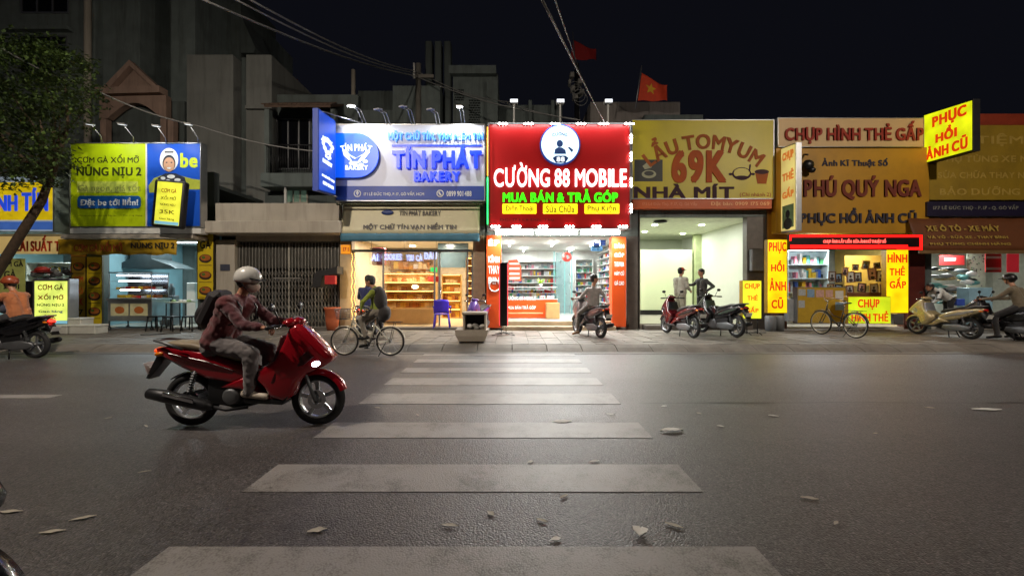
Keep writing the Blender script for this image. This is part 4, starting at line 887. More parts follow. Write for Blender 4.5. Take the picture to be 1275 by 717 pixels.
poly(r, circ(923.5, 216.5, 12, 8), Y, m_hp, .005, 'print'); poly(r, circ(923.5, 215.5, 10, 6), Y-.006, m_hy, .003, 'print'); poly(r, circ(923.5, 221, 9, 2.2), Y-.01, m_hp, .003, 'print')
for q in (909.5, 937.5): poly(r, circ(q, 217, 2.5, 1.6, 12), Y, m_hp, .006, 'print')
poly(r, [(940, 214), (957, 214), (954, 229), (943, 229)], Y, m_hr, .005, 'print'); poly(r, circ(948.5, 214, 9, 3), Y-.006, m_hp, .004, 'print'); poly(r, [(932, 214), (933, 205), (935, 205), (934, 214)], Y-.006, m_hp, .004, 'print')
r = board('strip_sign', 'thin orange strip with faint address lettering under the hotpot sign', 'sign', 788, 961, 248.5, 260, Y, .2, M('orange_strip', (188, 84, 26), .5, 0, .06))
LT(r, '175 Lê Đức Thọ, P.17, Q. Gò Vấp', 800, 868, 251, 257, Y, M('faint_pink', (200, 120, 80), .5), .003, .02); LT(r, 'Đặt bàn: 0909 175 069', 885, 958, 251, 257, Y, M('faint_cream', (220, 160, 100), .5), .003, .02)

# ---- G: photo shop signs
Y = 13.1; m_cr = M('sign_cream', (200, 168, 118), .5, 0, .04, 1); m_dr = M('deep_red_letter', (146, 36, 10), .7)
r = board('shop_sign', 'cream sign board with dark red letters across the top of the photo shop', 'sign', 969, 1150, 147.5, 182.5, Y, .3, m_cr, m_alu, .015, .01)
LT(r, 'CHỤP HÌNH THẺ GẤP', 977, 1149, 151, 179.5, Y-.01, m_dr, .04, .05)
r = board('shop_sign', 'big ochre sign board with faded red and dark blue letters above the photo shop', 'sign', 966.5, 1157, 183.5, 290.5, Y+.08, .25, M('ochre_sign', (178, 130, 20), .5, 0, .08, 1, dirt=.25))
nb_ = M('navy_letter', (46, 42, 56), .75); mrn = M('maroon_letter', (108, 40, 22), .75)
LT(r, 'Ảnh Kĩ Thuật Số', 1023, 1105, 197, 209, Y+.08, nb_, .02, .05); LT(r, 'PHÚ QUÝ NGA', 1000, 1146, 219, 249, Y+.08, mrn, .05, .06); LT(r, 'PHỤC HỒI ẢNH CŨ', 996, 1140, 259, 281, Y+.08, nb_, .04, .05)
r = board('running_text_board', 'red running-text board glowing over the photo shop entrance', 'sign', 983, 1148, 292, 311, 12.7, .12, M('diode_board_black', (24, 4, 4), .4))
e_red = EM('red_diode', (255, 20, 16), 2.6, sample=True, var=.1); e_red2 = EM('red_text', (255, 90, 80), 2.6, sample=False)
for (a, b_, c, d) in ((984, 1147, 292.6, 295.4), (984, 1130, 305, 309.5), (1145, 1148, 292.6, 311), (983.2, 985, 292.6, 300), (1117, 1148, 308, 311)):
    plate(r, a, b_, c, d, 12.7, e_red, .012, 'diode_row')
LT(r, 'CHỤP ẢNH LẤY LIỀN  RỬA ẢNH KĨ THUẬT SỐ', 1025, 1103, 297, 303.5, 12.7, e_red2, .01, .03)
# projecting boxes
r = thing('projecting_sign', 'narrow cream projecting light box at the left edge of the photo shop', 'sign', (8.57, 12.85, 3.2))
g = G(); g.prism([(12.49, 3.16), (13.2, 3.19), (13.2, 5.86), (12.49, 5.8)], 8.5, 8.67, axis='x', bev=.008, seg=1); part('housing', g, m_alu, r)
g = G(); g.prism([(12.52, 3.2), (13.17, 3.23), (13.17, 5.82), (12.52, 5.76)], 8.486, 8.4985, axis='x'); part('panel', g, EM('lit_cream', (235, 215, 130), .62, var=.3, scale=1.2), r)
for (t, z) in (('CHỤP', 5.5), ('THẺ', 4.92), ('GẤP', 4.38)): letters(r, text_g(t, .52, .32, (8.482, 12.84, z), -PI/2, .01, .05), EM('lit_orange_letter', (225, 130, 50), .5, sample=False))
g = G(); g.box(8.478, 8.4855, 12.58, 13.1, 3.3, 4.0); pp = part('picture', g, M('photo_green', (110, 140, 100), .5), r)
g = G(); g.ell((8.477, 12.84, 3.72), (.004, .1, .13), 12); g.ell((8.477, 12.84, 3.42), (.004, .2, .18), 12); part('print', g, M('photo_dark', (30, 30, 34), .5), r)
g = G(); g.tube([(8.6, 13.19, 5.6), (8.6, 13.45, 5.6)], .02, 6); part('bracket', g, m_dark, r)
r = thing('projecting_sign', 'glowing yellow projecting light box with red letters high between the two right shops', 'sign', (13.2, 12.6, 5.37))
m_pf = EM('lit_lemon', (226, 236, 20), .92, var=.3, scale=2.2)
g = G(); g.prism([(11.87, 5.34), (13.3, 5.38), (13.3, 6.96), (11.87, 6.82)], 13.11, 13.32, axis='x', bev=.01, seg=1); part('housing', g, m_dark, r)
g = G(); g.prism([(11.9, 5.38), (13.27, 5.42), (13.27, 6.92), (11.9, 6.78)], 13.095, 13.109, axis='x'); part('panel', g, m_pf, r)
el = EM('lit_red_letter', (225, 60, 10), .75, sample=False)
for (t, w, h_, z, y) in (('PHỤC', .98, .42, 6.56, 12.52), ('HỒI', .62, .42, 6.12, 12.6), ('ẢNH CŨ', 1.2, .42, 5.68, 12.6)): letters(r, text_g(t, w, h_, (13.09, y, z), -PI/2, .01, .05), el)
for z in (5.6, 6.7): g = G(); g.tube([(13.21, 13.29, z), (13.21, 13.5, z)], .025, 6); part('bracket', g, m_dark, r)
# vertical light boxes at street level
m_vy = EM('lit_yellow_box', (255, 218, 10), .95, var=.3, scale=2.6)
def vbox(label, u0, u1, v0, v1, Y, rows, m, cat='sign', name='light_box_sign', d=.18, lm=None, legs=None, hl=None):
    r = thing(name, label, cat, ((X(u0, Y)+X(u1, Y))/2, Y+d/2, Z(v1, Y) if not legs else .13))
    g = G(); PX(g, u0, u1, v0, v1, Y, Y+d, 0, .012); part('housing', g, M('box_housing', (170, 130, 20), .4), r)
    g = G(); PX(g, u0+.7, u1-.7, v0+.7, v1-.7, Y-.012, Y-.001); part('panel', g, m, r)
    for (t, a, b_, c, d_) in rows: LT(r, t, a, b_, c, d_, Y-.012, lm or el, .01, .05)
    return r
r = vbox('tall glowing yellow light box with four red words on the photo shop pillar', 955.5, 980.5, 298, 390, 12.9, [('PHỤC', 957.5, 979, 301, 316), ('HỒI', 960, 976.5, 324, 338), ('ẢNH', 958, 978.5, 346, 362), ('CŨ', 960.5, 975, 370, 384)], m_vy)
r = vbox('tall glowing yellow light box with three red words right of the photo shop entrance', 1103.5, 1131.5, 309, 390, 12.75, [('HÌNH', 1105, 1129.5, 314, 327), ('THẺ', 1107.5, 1126.5, 331, 343), ('GẤP', 1107.5, 1128, 345, 359)], m_vy)
g = G(); PX(g, 1113, 1125, 391, 404, 12.8, 12.9); part('stand', g, m_alu, r)
r = vbox('wide lime-yellow light box with red letters low before the photo shop front', 1056, 1109.5, 369, 403, 12.55, [('CHỤP', 1068, 1095, 372, 385.5), ('HÌNH THẺ', 1060, 1106, 387, 400)], EM('lit_lime_box', (206, 226, 30), .85, var=.25, scale=2.5))
r = vbox('small yellow standing light box with orange letters before the hotpot shop pillar', 924.5, 948.5, 349, 397, 11.9, [('CHỤP', 927, 946, 352.5, 361), ('THẺ', 930.5, 943.5, 366, 374), ('GẤP', 928.5, 944.5, 381, 389)], EM('lit_bright_yellow', (232, 240, 50), .95, var=.15, scale=2), legs=True, lm=EM('lit_orange_letter2', (235, 110, 20), .8))
def stand_frame(r, u0, u1, Y, zt):
    for u in (u0, u1):
        g = G(); g.tube([(X(u, Y), Y, .14), (X(u, Y), Y, zt)], .014, 6); part('leg', g, m_dark, r)
        g = G(); g.tube([(X(u, Y)-.06, Y-.32, .14), (X(u, Y), Y, .2), (X(u, Y)+.06, Y+.3, .14)], .012, 6); part('foot', g, m_dark, r)
    g = G(); g.tube([(X(u0, Y)-.1, Y, .17), (X(u1, Y)+.25, Y, .17)], .012, 6); part('crossbar', g, m_dark, r)
stand_frame(r, 930, 943, 12.0, Z(396, 11.9))
# red column wall between the right shops
g = G(); PX(g, 1131.5, 1152, 316, 405, 13.35, 13.48, 0, .01); single('maroon_pillar', g, M('maroon_panel', (88, 30, 22), .5, 0, .15), 'maroon panelled pillar right of the tall yellow light box', 'pillar')

# ---- H: right shop signs
Y = 13.2; r = board('shop_sign', 'unlit olive-yellow sign board with faded lettering over the shop at the right edge', 'sign', 1157, 1400, 142, 249, Y, .25, M('olive_sign', (146, 118, 26), .55, 0, .1, 1, dirt=.3))
plate(r, 1157, 1400, 142, 156, Y, M('brown_red_strip', (132, 46, 20), .55), .01); fo = M('faded_letter', (168, 140, 60), .6)
for (t, a, b_, c, d) in (('TIỆM', 1215, 1274, 166, 182), ('PHỤ TÙNG XE MÁY', 1170, 1300, 192, 204), ('SỬA CHỮA THAY NHỚT', 1168, 1300, 212, 222), ('BẢO DƯỠNG', 1170, 1270, 232, 243)): LT(r, t, a, b_, c, d, Y, fo, .006, .03)
r = board('strip_sign', 'dark blue strip with grey lettering under the olive sign board', 'sign', 1155, 1400, 251, 269, Y-.1, .3, M('navy_strip', (26, 20, 46), .5))
LT(r, '177 LÊ ĐỨC THỌ - P.17 - Q. GÒ VẤP', 1162, 1268, 254.5, 262, Y-.1, M('grey_letter', (120, 120, 110), .5), .006, .03)
Ya2 = 12.75; r = thing('awning', 'sloping brown-red awning with faint lettering over the right edge shop', 'awning', (X(1270, Ya2), 12.8, Z(312, Ya2)))
bx_a, bx_b, z_a, z_b = X(1150, 12.6), X(1420, 12.6), Z(312, Ya2), Z(272, 13.1)
g = G(); g.grid(lambda a, b_: (bx_a+(bx_b-bx_a)*a, Ya2+(13.1-Ya2)*b_, z_a+(z_b-z_a)*b_-.04*math.sin(PI*b_)+.008*math.sin(a*60)), 80, 5, th=.012); part('cloth', g, M('awning_brown', (104, 58, 26), .65, 0, .12, 1.5, dirt=.3), r)
g = G(); g.box(bx_a, bx_b, Ya2-.02, Ya2+.02, z_a-.09, z_a+.01); part('valance', g, M('valance_brown', (110, 84, 50), .6, 0, .2), r)
sl = (13.1-Ya2)/(z_b-z_a)
for (t, u0, u1, f, h_) in (('XE Ô TÔ - XE MÁY', 1168, 1262, .72, .22), ('VÁ VỎ - RỬA XE - THAY BÌNH', 1166, 1268, .44, .11), ('PHỤ TÙNG CHÍNH HÃNG', 1166, 1268, .22, .11)):
    zz = z_a+(z_b-z_a)*f; yy_ = Ya2+(13.1-Ya2)*f; w = (u1-u0)*12.6/F
    g = text_g(t, w, h_, ((u0+u1-2*CX)/2*12.6/F, yy_-.03, zz-.02), 0, .004, .03); g.v = [(v[0], v[1]+(v[2]-zz)*sl, v[2]) for v in g.v]; part('lettering', g, fo, r)
# ================================================================ shop interiors
rng = random.Random(11)
def packs(parent, x0, x1, y, zs, mats, w=(.05, .12), h=(.08, .2), d=.06, axis='x', name='packs', face=1):
    """goods too small to tell apart on shelves, one joined part"""
    g = G()
    for z in zs:
        x = x0
        while x < x1:
            ww = rng.uniform(*w); hh = rng.uniform(*h); k = rng.randrange(len(mats))
            if rng.random() < .93:
                if axis == 'x': g.box(x, min(x+ww*.9, x1), y-d*rng.uniform(.6, 1), y, z, z+hh, k)
                else: g.box(y, y+face*d*rng.uniform(.6, 1), x, min(x+ww*.9, x1), z, z+hh, k)
            x += ww
    return part(name, g, mats, parent, kind='stuff')
cols = [M('pack_%s' % n, c, .45, 0, .1) for n, c in (('white', (220, 220, 220)), ('red', (190, 40, 40)), ('blue', (50, 90, 180)), ('black', (30, 30, 34)), ('green', (60, 140, 80)), ('yellow', (215, 180, 50)), ('pink', (215, 130, 150)), ('grey', (130, 134, 138)), ('teal', (90, 150, 150)))]
def shelf_unit(name, label, x0, x1, y0, y1, z0, z1, n, m, goods, cat='shelf', back=None, lit=None, axis='x', w=(.05, .12), hf=.8, side=1):
    r = thing(name, label, cat, ((x0+x1)/2, (y0+y1)/2, z0)); t = .02
    g = G()
    for q in (0, 1):
        g = G()
        if axis == 'x': g.box(*((x0, x0+t) if q else (x1-t, x1)), y0, y1, z0, z1)
        else: g.box(x0, x1, *((y0, y0+t) if q else (y1-t, y1)), z0, z1)
        part('side_panel', g, m, r)
    g = G()
    if axis == 'x': g.box(x0+t+.001, x1-t-.001, y1-t, y1-.001, z0, z1)
    else: 
        xx = x1-t if side > 0 else x0
        g.box(xx, xx+t, y0+t+.001, y1-t-.001, z0, z1)
    part('back_panel', g, back or m, r); zs = []
    for i in range(n+1):
        z = z0+(z1-z0-t)*i/n; g = G()
        if axis == 'x': g.box(x0+t+.001, x1-t-.001, y0, y1-t-.001, z, z+t)
        else: g.box(x0+(0 if side > 0 else t+.001), x1-(t+.001 if side > 0 else 0), y0+t+.001, y1-t-.001, z, z+t)
        part('shelf', g, m, r)
        if i < n: zs.append(z+t+.001)
        if lit and i:
            g = G(); g.box(x0+.05, x1-.05, y0+.02, y0+.04, z-.014, z-.002); part('lamp_strip', g, lit, r)
    hh = (z1-z0)/n
    if goods:
        if axis == 'x': packs(r, x0+t+.01, x1-t-.01, y1-t-.01, zs, goods, w, (hh*.3, hh*hf), min(.2, (y1-y0)*.7))
        else: packs(r, y0+t+.01, y1-t-.01, x1-t-.01 if side > 0 else x0+t+.01, zs, goods, w, (hh*.3, hh*hf), min(.2, (x1-x0)*.7), 'y', face=-1 if side > 0 else 1)
    return r

# ---- A interior: things behind the light box
g = G(); xx = X(50, 13.0)
for k in range(14):
    a = rng.uniform(0, 6.28); g.ell((X(rng.uniform(38, 84), 13.0), 13.0+rng.uniform(-.1, .1), Z(rng.uniform(337, 349), 13.0)), (rng.uniform(.06, .13), .1, rng.uniform(.04, .09)), 8, rng.randrange(3))
single('stacked_bags', g, [M('bag_grey', (120, 120, 120), .5, 0, .2), M('bag_dark', (40, 38, 36), .5, 0, .2), M('bag_pale', (190, 190, 186), .5)], 'heap of grey and black bags above the standing light box', 'bags', kind='stuff')
g = G(); g.box(X(38, 13.1), X(86, 13.1), 12.95, 13.4, .13, Z(350, 13.1), 0, .02); single('counter', g, m_dark, 'dark counter behind the standing light box', 'counter')
g = G(); g.ell((X(53, 12.9), 12.9, Z(336, 12.9)), (.2, .16, .11), 16, z0=-.3); g.lathe([(0, 0), (.24, 0), (.24, .02), (0, .02)], (X(53, 12.9), 12.9, Z(338, 12.9)-.03), n=20); single('red_cap_lid', g, M('red_plastic', (180, 50, 40), .4), 'small red domed lid on top of the bags by the standing light box', 'lid')
shelf_unit('shelf_unit', 'pale shelf of goods inside the left edge shop', X(8, 15), X(80, 15), 15.6, 16.0, .18, 2.4, 5, m_white, cols)
# white foam boxes on the pavement
for k, (a, b_, c, d, Y, lb) in enumerate(((84, 100, 396, 405, 12.2, 'smaller white foam box stacked at the back beside the standing light box'), (86, 118, 404.5, 416, 11.9, 'long white foam box on the pavement beside the standing light box'), (64, 83, 405, 416, 11.9, 'white foam box directly under the standing light box front'))):
    r = thing('foam_box', lb, 'box', ((X(a, Y)+X(b_, Y))/2, Y+.2, Z(d, Y))); g = G(); g.box(X(a, Y), X(b_, Y), Y, Y+.4, max(.131, Z(d, Y)), Z(c+2.5, Y), 0, .015); part('body', g, M('foam_white', (200, 200, 190), .8, 0, .06, dirt=.3), r)
    g = G(); g.box(X(a, Y)-.01, X(b_, Y)+.01, Y-.01, Y+.41, Z(c+2.4, Y), Z(c, Y), 0, .012); part('lid', g, M('foam_white', (200, 200, 190), .8, 0, .06, dirt=.3), r)

# ---- B: glass food cart with tubes, hood, tables
Y = 13.0
r = thing('food_cart', 'steel food cart with a glass case and three bright tubes in the chicken rice shop', 'cart', (X(162, Y), Y+.4, .13))
x0, x1 = X(134, Y), X(189, Y); st = M('brushed_steel', (170, 172, 172), .3, .9, .08)
g = G(); g.box(x0, x1, Y, Y+.7, .42, Z(374, Y), 0, .01); part('body', g, st, r)
for (a, b_) in ((138, 160), (162, 184)): 
    p_ = plate(r, a, b_, 378, 393, Y, M('cart_print', (196, 192, 150), .5, 0, .1), .006, 'front_panel'); poly(r, circ((a+b_)/2, 386, 6, 4.5, 14), Y-.006, M('print_food', (170, 96, 40), .5), .003, 'print')
g = G(); g.box(x0-.03, x1+.03, Y-.04, Y+.74, Z(374, Y)+.001, Z(371.5, Y), 0, .006); part('worktop', g, st, r)
for (xa, ya) in ((x0+.03, Y+.03), (x1-.03, Y+.03), (x0+.03, Y+.66), (x1-.03, Y+.66)):
    g = G(); g.tube([(xa, ya, Z(371, Y)), (xa, ya, Z(340, Y))], .012, 6); part('post', g, m_alu, r)
    g = G(); g.tube([(xa, ya, .42), (xa, ya, .2)], .02, 6); g.torus((xa, ya, .19), .045, .015, 'x', 14, 6); part('castor', g, m_black, r)
g = G(); g.box(x0, x1, Y+.01, Y+.68, Z(340, Y), Z(339, Y)+.01); part('glass_case_top', g, m_alu, r)
for zv in (350, 360): g = G(); g.box(x0+.04, x1-.04, Y+.08, Y+.66, Z(zv, Y)-.01, Z(zv, Y)); part('shelf', g, m_alu, r)
g = G(); g.box(x0+.02, x1-.02, Y+.66, Y+.67, Z(371, Y), Z(341, Y)); part('back_panel', g, M('steel_mirror', (170, 178, 186), .2, .9), r)
for (a, b_, v) in ((146, 192, 343), (148, 194, 350), (150, 180, 361)):
    g = G(); g.tube([(X(a, Y+.2), Y+.2, Z(v, Y+.2)), (X(b_-6, Y+.2), Y+.2, Z(v, Y+.2))], .02, 8); part('tube_lamp', g, EM('case_tube', (235, 245, 255), 9), r)
packs(r, x0+.06, x1-.08, Y+.5, [Z(371, Y), Z(360, Y)], [M('fried_chicken', (170, 96, 40), .6, 0, .3), cols[0], cols[5], cols[1]], (.1, .2), (.04, .1), .3, name='food_trays')
# hood
Yh = 14.6
hd = G(); hd.loft([[(X(a, Yh), y, Z(v, Yh)) for (a, y) in ((142-k1, Yh), (142-k1+w_, Yh), (142-k1+w_, Yh+.9), (142-k1, Yh+.9))] for (v, k1, w_) in ((334, 0, 76), (330, -3, 66), (322, -20, 26), (300, -20, 26))], sm=False)
single('range_hood', hd, M('hood_dark', (62, 70, 72), .4, .5), 'dark sloping range hood hanging behind the glass food cart', 'hood')
g = G(); g.box(X(232, 14.8), X(243, 14.8), 14.8, 15.3, .21, Z(352, 14.8), 0, .02); single('white_cabinet', g, m_white, 'tall white cabinet at the right wall of the chicken rice shop', 'cabinet')
# small folding table with a pale top and black stools
Yt = 13.3; r = thing('folding_table', 'small pale-topped table with black legs right of the food cart', 'table', (X(218, Yt), Yt+.3, .2))
g = G(); g.box(X(205, Yt), X(231, Yt), Yt, Yt+.6, Z(376, Yt)-.03, Z(376, Yt), 0, .008); part('tabletop', g, M('table_cream', (200, 204, 180), .4), r)
for (a, b_) in ((206, 0), (230, 0), (206, .55), (230, .55)): g = G(); g.tube([(X(a, Yt), Yt+.03+b_, .2), (X(a, Yt), Yt+.03+b_, Z(377, Yt)-.03)], .018, 6); part('leg', g, m_black, r)
g = G(); 
for k in range(6): g.ell((X(rng.uniform(207, 229), Yt), Yt+rng.uniform(.1, .5), Z(375, Yt)), (.07, .07, .05), 8, k % 2)
single('takeaway_bags', g, [cols[0], M('bag_green', (150, 180, 120), .5)], 'pale takeaway bags on the small table', 'bags', kind='stuff')
def stool(x, y, z0, m, label):
    r = thing('plastic_stool', label, 'stool', (x, y, z0), 'black stools near the food cart')
    g = G(); g.box(x-.17, x+.17, y-.17, y+.17, z0+.42, z0+.46, 0, .015); part('seat', g, m, r)
    for sx in (-1, 1):
        for sy in (-1, 1): g = G(); g.tube([(x+.14*sx, y+.14*sy, z0+.42), (x+.18*sx, y+.18*sy, z0)], .02, 6); part('leg', g, m, r)
stool(X(193, 12.9), 12.95, .13, m_black, 'black plastic stool between the food cart and the small table')
stool(X(212, 12.7), 12.75, .13, m_black, 'black plastic stool directly before the small table')
stool(X(236, 12.9), 12.95, .13, m_dark, 'dark stool under the white cabinet at the right of the table')
g = G(); g.box(X(198, 14), X(215, 14), 14.0, 14.3, .21, 1.2, 0, .02); g.lathe([(0, 1.2), (.1, 1.2), (.1, 1.45), (.05, 1.5), (.05, 1.6), (0, 1.6)], (X(209, 14), 14.15, 0), n=14); single('drink_cooler', g, cols[7], 'grey drink cooler with a white jar on top behind the small table', 'cooler')
# fallen board on the pavement
g = G(); g.prism([(X(190, 12), 0), (X(236, 12.6), .45), (X(240, 12.6), .55), (X(204, 12), .12)], .135, .16, axis='z'); g.v = [(v[0], v[1]+11.6, v[2]) for v in g.v]; single('flat_board', g, M('dark_board', (50, 48, 44), .7, 0, .2), 'dark thin board lying on the pavement before the chicken rice shop', 'board')

# ---- D: bakery interior
e_shelf = EM('shelf_warm_strip', (255, 200, 110), 9, sample=False)
bread = [M('bread', (200, 130, 60), .6, 0, .2), M('cake_cream', (235, 215, 170), .6), M('bread_dark', (150, 84, 40), .6, 0, .2), M('cake_yellow', (230, 190, 80), .6)]
sh = shelf_unit('bread_shelf', 'warm lit bread display cabinet with four shelves at the left of the bakery', X(477, 14.3), X(541, 14.3), 14.3, 14.85, Z(384, 14.3), Z(340, 14.3), 4, M('shelf_gold', (214, 170, 100), .4), bread, 'cabinet', lit=e_shelf, w=(.1, .22), hf=.6)
g = G(); g.box(X(476, 14.25), X(542, 14.25), 14.27, 14.85, .23, Z(384, 14.25)-.002, 0, .01); part('base_cabinet', g, M('pale_wood', (206, 160, 100), .4, 0, .08), sh)
lamp('AREA', (X(509, 14.3), 14.25, Z(342, 14.3)), 16, (1, .78, .45), 1.4, .05, (X(509, 14.3), 14.6, .6), parent=sh)
g = G(); g.ell((X(516, 14.1), 14.15, Z(357, 14.1)), (.07, .07, .07), 12); single('round_bulb', g, EM('round_bulb_glow', (255, 235, 190), 12), 'bright round bulb in front of the bread cabinet', 'lamp')
shelf_unit('bread_shelf', 'small warm lit shelf rack at the back right of the bakery', X(550, 17), X(574, 17), 17.0, 17.4, .23, 2.0, 5, M('shelf_gold', (214, 170, 100), .4), bread, 'rack', lit=e_shelf, w=(.1, .2), hf=.6)
shelf_unit('bread_shelf', 'narrow bright shelf tower beside the right pillar of the bakery', X(580, 14.4), X(589, 14.4), 14.4, 14.8, .4, 2.5, 8, M('shelf_gold', (214, 170, 100), .4), bread, 'rack', lit=e_shelf, w=(.08, .14), hf=.6)
shelf_unit('bread_shelf', 'wide shelf wall with packets along the back of the bakery', X(450, 18.4), X(540, 18.4), 18.4, 18.8, .23, 2.7, 6, m_wood, bread+[cols[0], cols[1]], 'shelf', w=(.1, .25))
for (x, y, p) in ((-4.2, 14.6, 110), (-2.4, 14.6, 95), (-4.0, 16.8, 75), (-2.0, 16.8, 75)):
    g = G(); g.lathe([(0, 0), (.12, 0), (.12, .03), (0, .03)], (x, y, 3.115), n=16); l_ = part('downlight', g, EM('downlight_warm', (255, 225, 175), 16, sample=False), sD); lamp('AREA', (x, y, 3.09), p, (1, .89, .72), .3, parent=sD)
# glass front and door frames
r = thing('shop_window', 'glass shop front with slim frames and a door in the bakery', 'shop window', (X(513, 13.62), 13.62, .22))
for u in (440.5, 477, 541, 547, 582, 588): g = G(); g.box(X(u, 13.6)-.025, X(u, 13.6)+.025, 13.6, 13.66, .225, 2.62); part('mullion', g, m_alu, r)
g = G(); g.box(X(440, 13.6), X(588.5, 13.6), 13.595, 13.665, 2.622, 2.7); part('transom', g, m_alu, r)
for (a, b_) in ((441.5, 476), (478, 540)): g = G(); g.box(X(a, 13.6), X(b_, 13.6), 13.625, 13.632, .24, 2.61); part('pane', g, m_glass, r)
g = G(); g.tube([(X(549, 13.58), 13.57, 1.0), (X(549, 13.58), 13.57, 1.5)], .014, 6); part('handle', g, m_chrome, r)
# lettering strip hanging inside
r = thing('letter_sign', 'row of bluish glowing letters hanging inside the bakery window', 'sign', (X(502, 14.0), 14.0, Z(324, 14.0)))
g = G(); g.box(X(460, 14), X(545, 14), 14.02, 14.05, Z(310, 14), Z(309, 14)); part('rail', g, m_dark, r)
e_lb = EM('glow_lavender', (185, 200, 255), 1.7, sample=False)
for (t, a, b_, c, d) in (('IA', 463, 471, 316, 325), ('COOKIES', 476, 500, 316, 324), ('YOU', 506, 515, 317, 325), ('CÀ', 518, 526, 316, 325), ('ĐÂU', 528, 544, 312, 323)):
    LT(r, t[::-1] if t == 'IA' else t, a, b_, c, d, 14.0, e_lb, .02, .05)
for u in (462, 503, 543): g = G(); g.tube([(X(u, 14), 14.03, Z(309, 14)), (X(u, 14), 14.03, 3.14)], .006, 4); part('wire', g, m_dark, r)
g = G(); g.box(X(463, 14.4), X(479, 14.4), 14.4, 14.6, Z(330, 14.4), Z(308, 14.4), 0, .03, Matrix.Rotation(0, 4, 'Y')); single('hanging_board', g, M('maroon_board', (110, 50, 56), .5), 'maroon tilted board hanging behind the glowing letters', 'board')
g = G(); PX(g, 536, 544, 333, 338.5, 14.2, 14.25); single('exit_sign', g, EM('green_sign', (60, 230, 110), .9), 'small green lit sign over the bakery doorway', 'sign')
g = G(); PX(g, 533, 547, 344, 351, 14.5, 14.55); single('red_poster', g, M('poster_red', (190, 50, 50), .5), 'small red poster under the green sign in the bakery', 'poster')
# cool room behind the door
g = G(); g.box(X(545, 15.4), X(583, 15.4), 15.4, 15.45, 2.2, 3.1); single('glass_partition', g, M('grey_glass', (80, 96, 100), .2), 'grey glass partition above the bakery doorway', 'partition')
# fairy lights on the left pillar
r = thing('fairy_lights', 'vertical strings of warm fairy lights down the left side of the bakery window', 'lights', (X(440, 13.4), 13.4, .4)); 
g = G()
for k in range(36):
    for u in (438.5, 442): g.ell((X(u, 13.45)+.02*math.sin(k), 13.44, .45+k*.06), (.012, .012, .012), 6)
part('bulbs', g, EM('fairy_bulb', (255, 190, 90), 7, sample=False), r, kind='stuff')
g = G()
for u in (438.5, 442): g.tube([(X(u, 13.45), 13.46, .4), (X(u, 13.45), 13.46, 2.65)], .004, 4)
part('cable', g, m_dark, r)
lamp('AREA', (X(441, 13.3), 13.35, 1.4), 7, (1, .72, .35), .1, 1.8, (X(431, 13.3), 13.45, 1.4), parent=r)
# violet plastic chair
def armchair(x, y, z0, rz, m, label):
    r = thing('plastic_armchair', label, 'chair', (0, 0, 0))
    g = G(); g.box(-.22, .22, -.21, .21, .41, .44, 0, .02); part('seat', g, m, r)
    g = G(); g.grid(lambda a, b_: (-.23+.46*a, .2+.08*b_-.06*math.sin(PI*a)*-1, .45+.42*b_+.03*math.sin(PI*a)), 8, 5, th=.015); part('backrest', g, m, r)
    for sx in (-1, 1):
        g = G(); g.tube([(sx*.25, .24, .66), (sx*.27, 0, .66), (sx*.27, -.2, .64), (sx*.26, -.22, .44)], .02, 6, sq=1.5); part('armrest', g, m, r)
        for sy in (-1, 1): g = G(); g.tube([(sx*.2, sy*.19, .42), (sx*.25, sy*.24, 0)], .024, 6); part('leg', g, m, r)
    r.location = (x, y, z0); r.rotation_euler = (0, 0, rz); return r
armchair(X(550, 13.2), 13.25, .2, PI+.1, M('violet_plastic', (70, 50, 200), .35), 'violet plastic armchair facing away in the bakery doorway')
g = G(); g.box(X(546, 13.0), X(556, 13.0), 13.22, 13.24, .75, 1.05, 0, .01); single('white_cloth', g, m_white, 'white cloth hung over the back of the violet armchair', 'cloth')

# ---- E: phone shop interior
cols_e = cols+[cols[0], cols[7], cols[8], cols[0], cols[7], M('pack_cream', (210, 200, 180), .5, 0, .1)]
for (x, y, L, p) in ((-.1, 15.3, 1.3, 60), (1.5, 15.3, 1.3, 60), (3.0, 15.3, 1.3, 60), (.5, 17.6, 1.3, 50), (2.5, 17.6, 1.3, 50)):
    tube_light(sE, (x, y-L/2, 3.05), (x, y+L/2, 3.05), p, (.93, 1, 1), e_white, .03)
Y = 14.3; x0, x1 = X(626, Y), X(694, Y)
r = thing('shop_counter', 'orange and white phone shop counter with a glass top case and white lettering', 'counter', ((x0+x1)/2, Y+.3, .42))
zt = Z(364, Y)
g = G(); g.box(x0, x1, Y, Y+.6, .425, zt-.25, 0, .01); part('body', g, m_or, r)
g = G(); g.box(x0-.01, x1+.02, Y-.02, Y+.62, zt-.249, zt-.22, 0, .005); part('shelf', g, m_white, r)
g = G(); g.box(x0, x1, Y, Y+.6, zt+.17, zt+.19); part('glass_top', g, m_white, r)
g = G(); g.box(x0+.01, x1-.01, Y+.01, Y+.016, zt-.22, zt+.17); part('pane', g, m_glass, r)
g = G(); g.box(x0+.01, x1-.01, Y+.1, Y+.58, zt-.03, zt-.02); part('shelf', g, m_white, r)
packs(r, x0+.03, x1-.03, Y+.4, [zt-.22, zt-.019], cols, (.04, .08), (.03, .12), .2, name='phones')
for v in (389,): plate(r, 627, 676, v, v+1.5, Y, M('peach_trim', (240, 180, 130), .5), .02, 'trim')
LT(r, 'CƯỜNG 88 MOBILE', 630, 667, 367.5, 374, Y, wht, .01, .04); LT(r, 'MUA BÁN TRẢ GÓP', 632, 667, 379.5, 385, Y, wht, .01, .04); LT(r, 'ĐT: 0909', 673, 690, 368, 373, Y, wht, .01, .03)
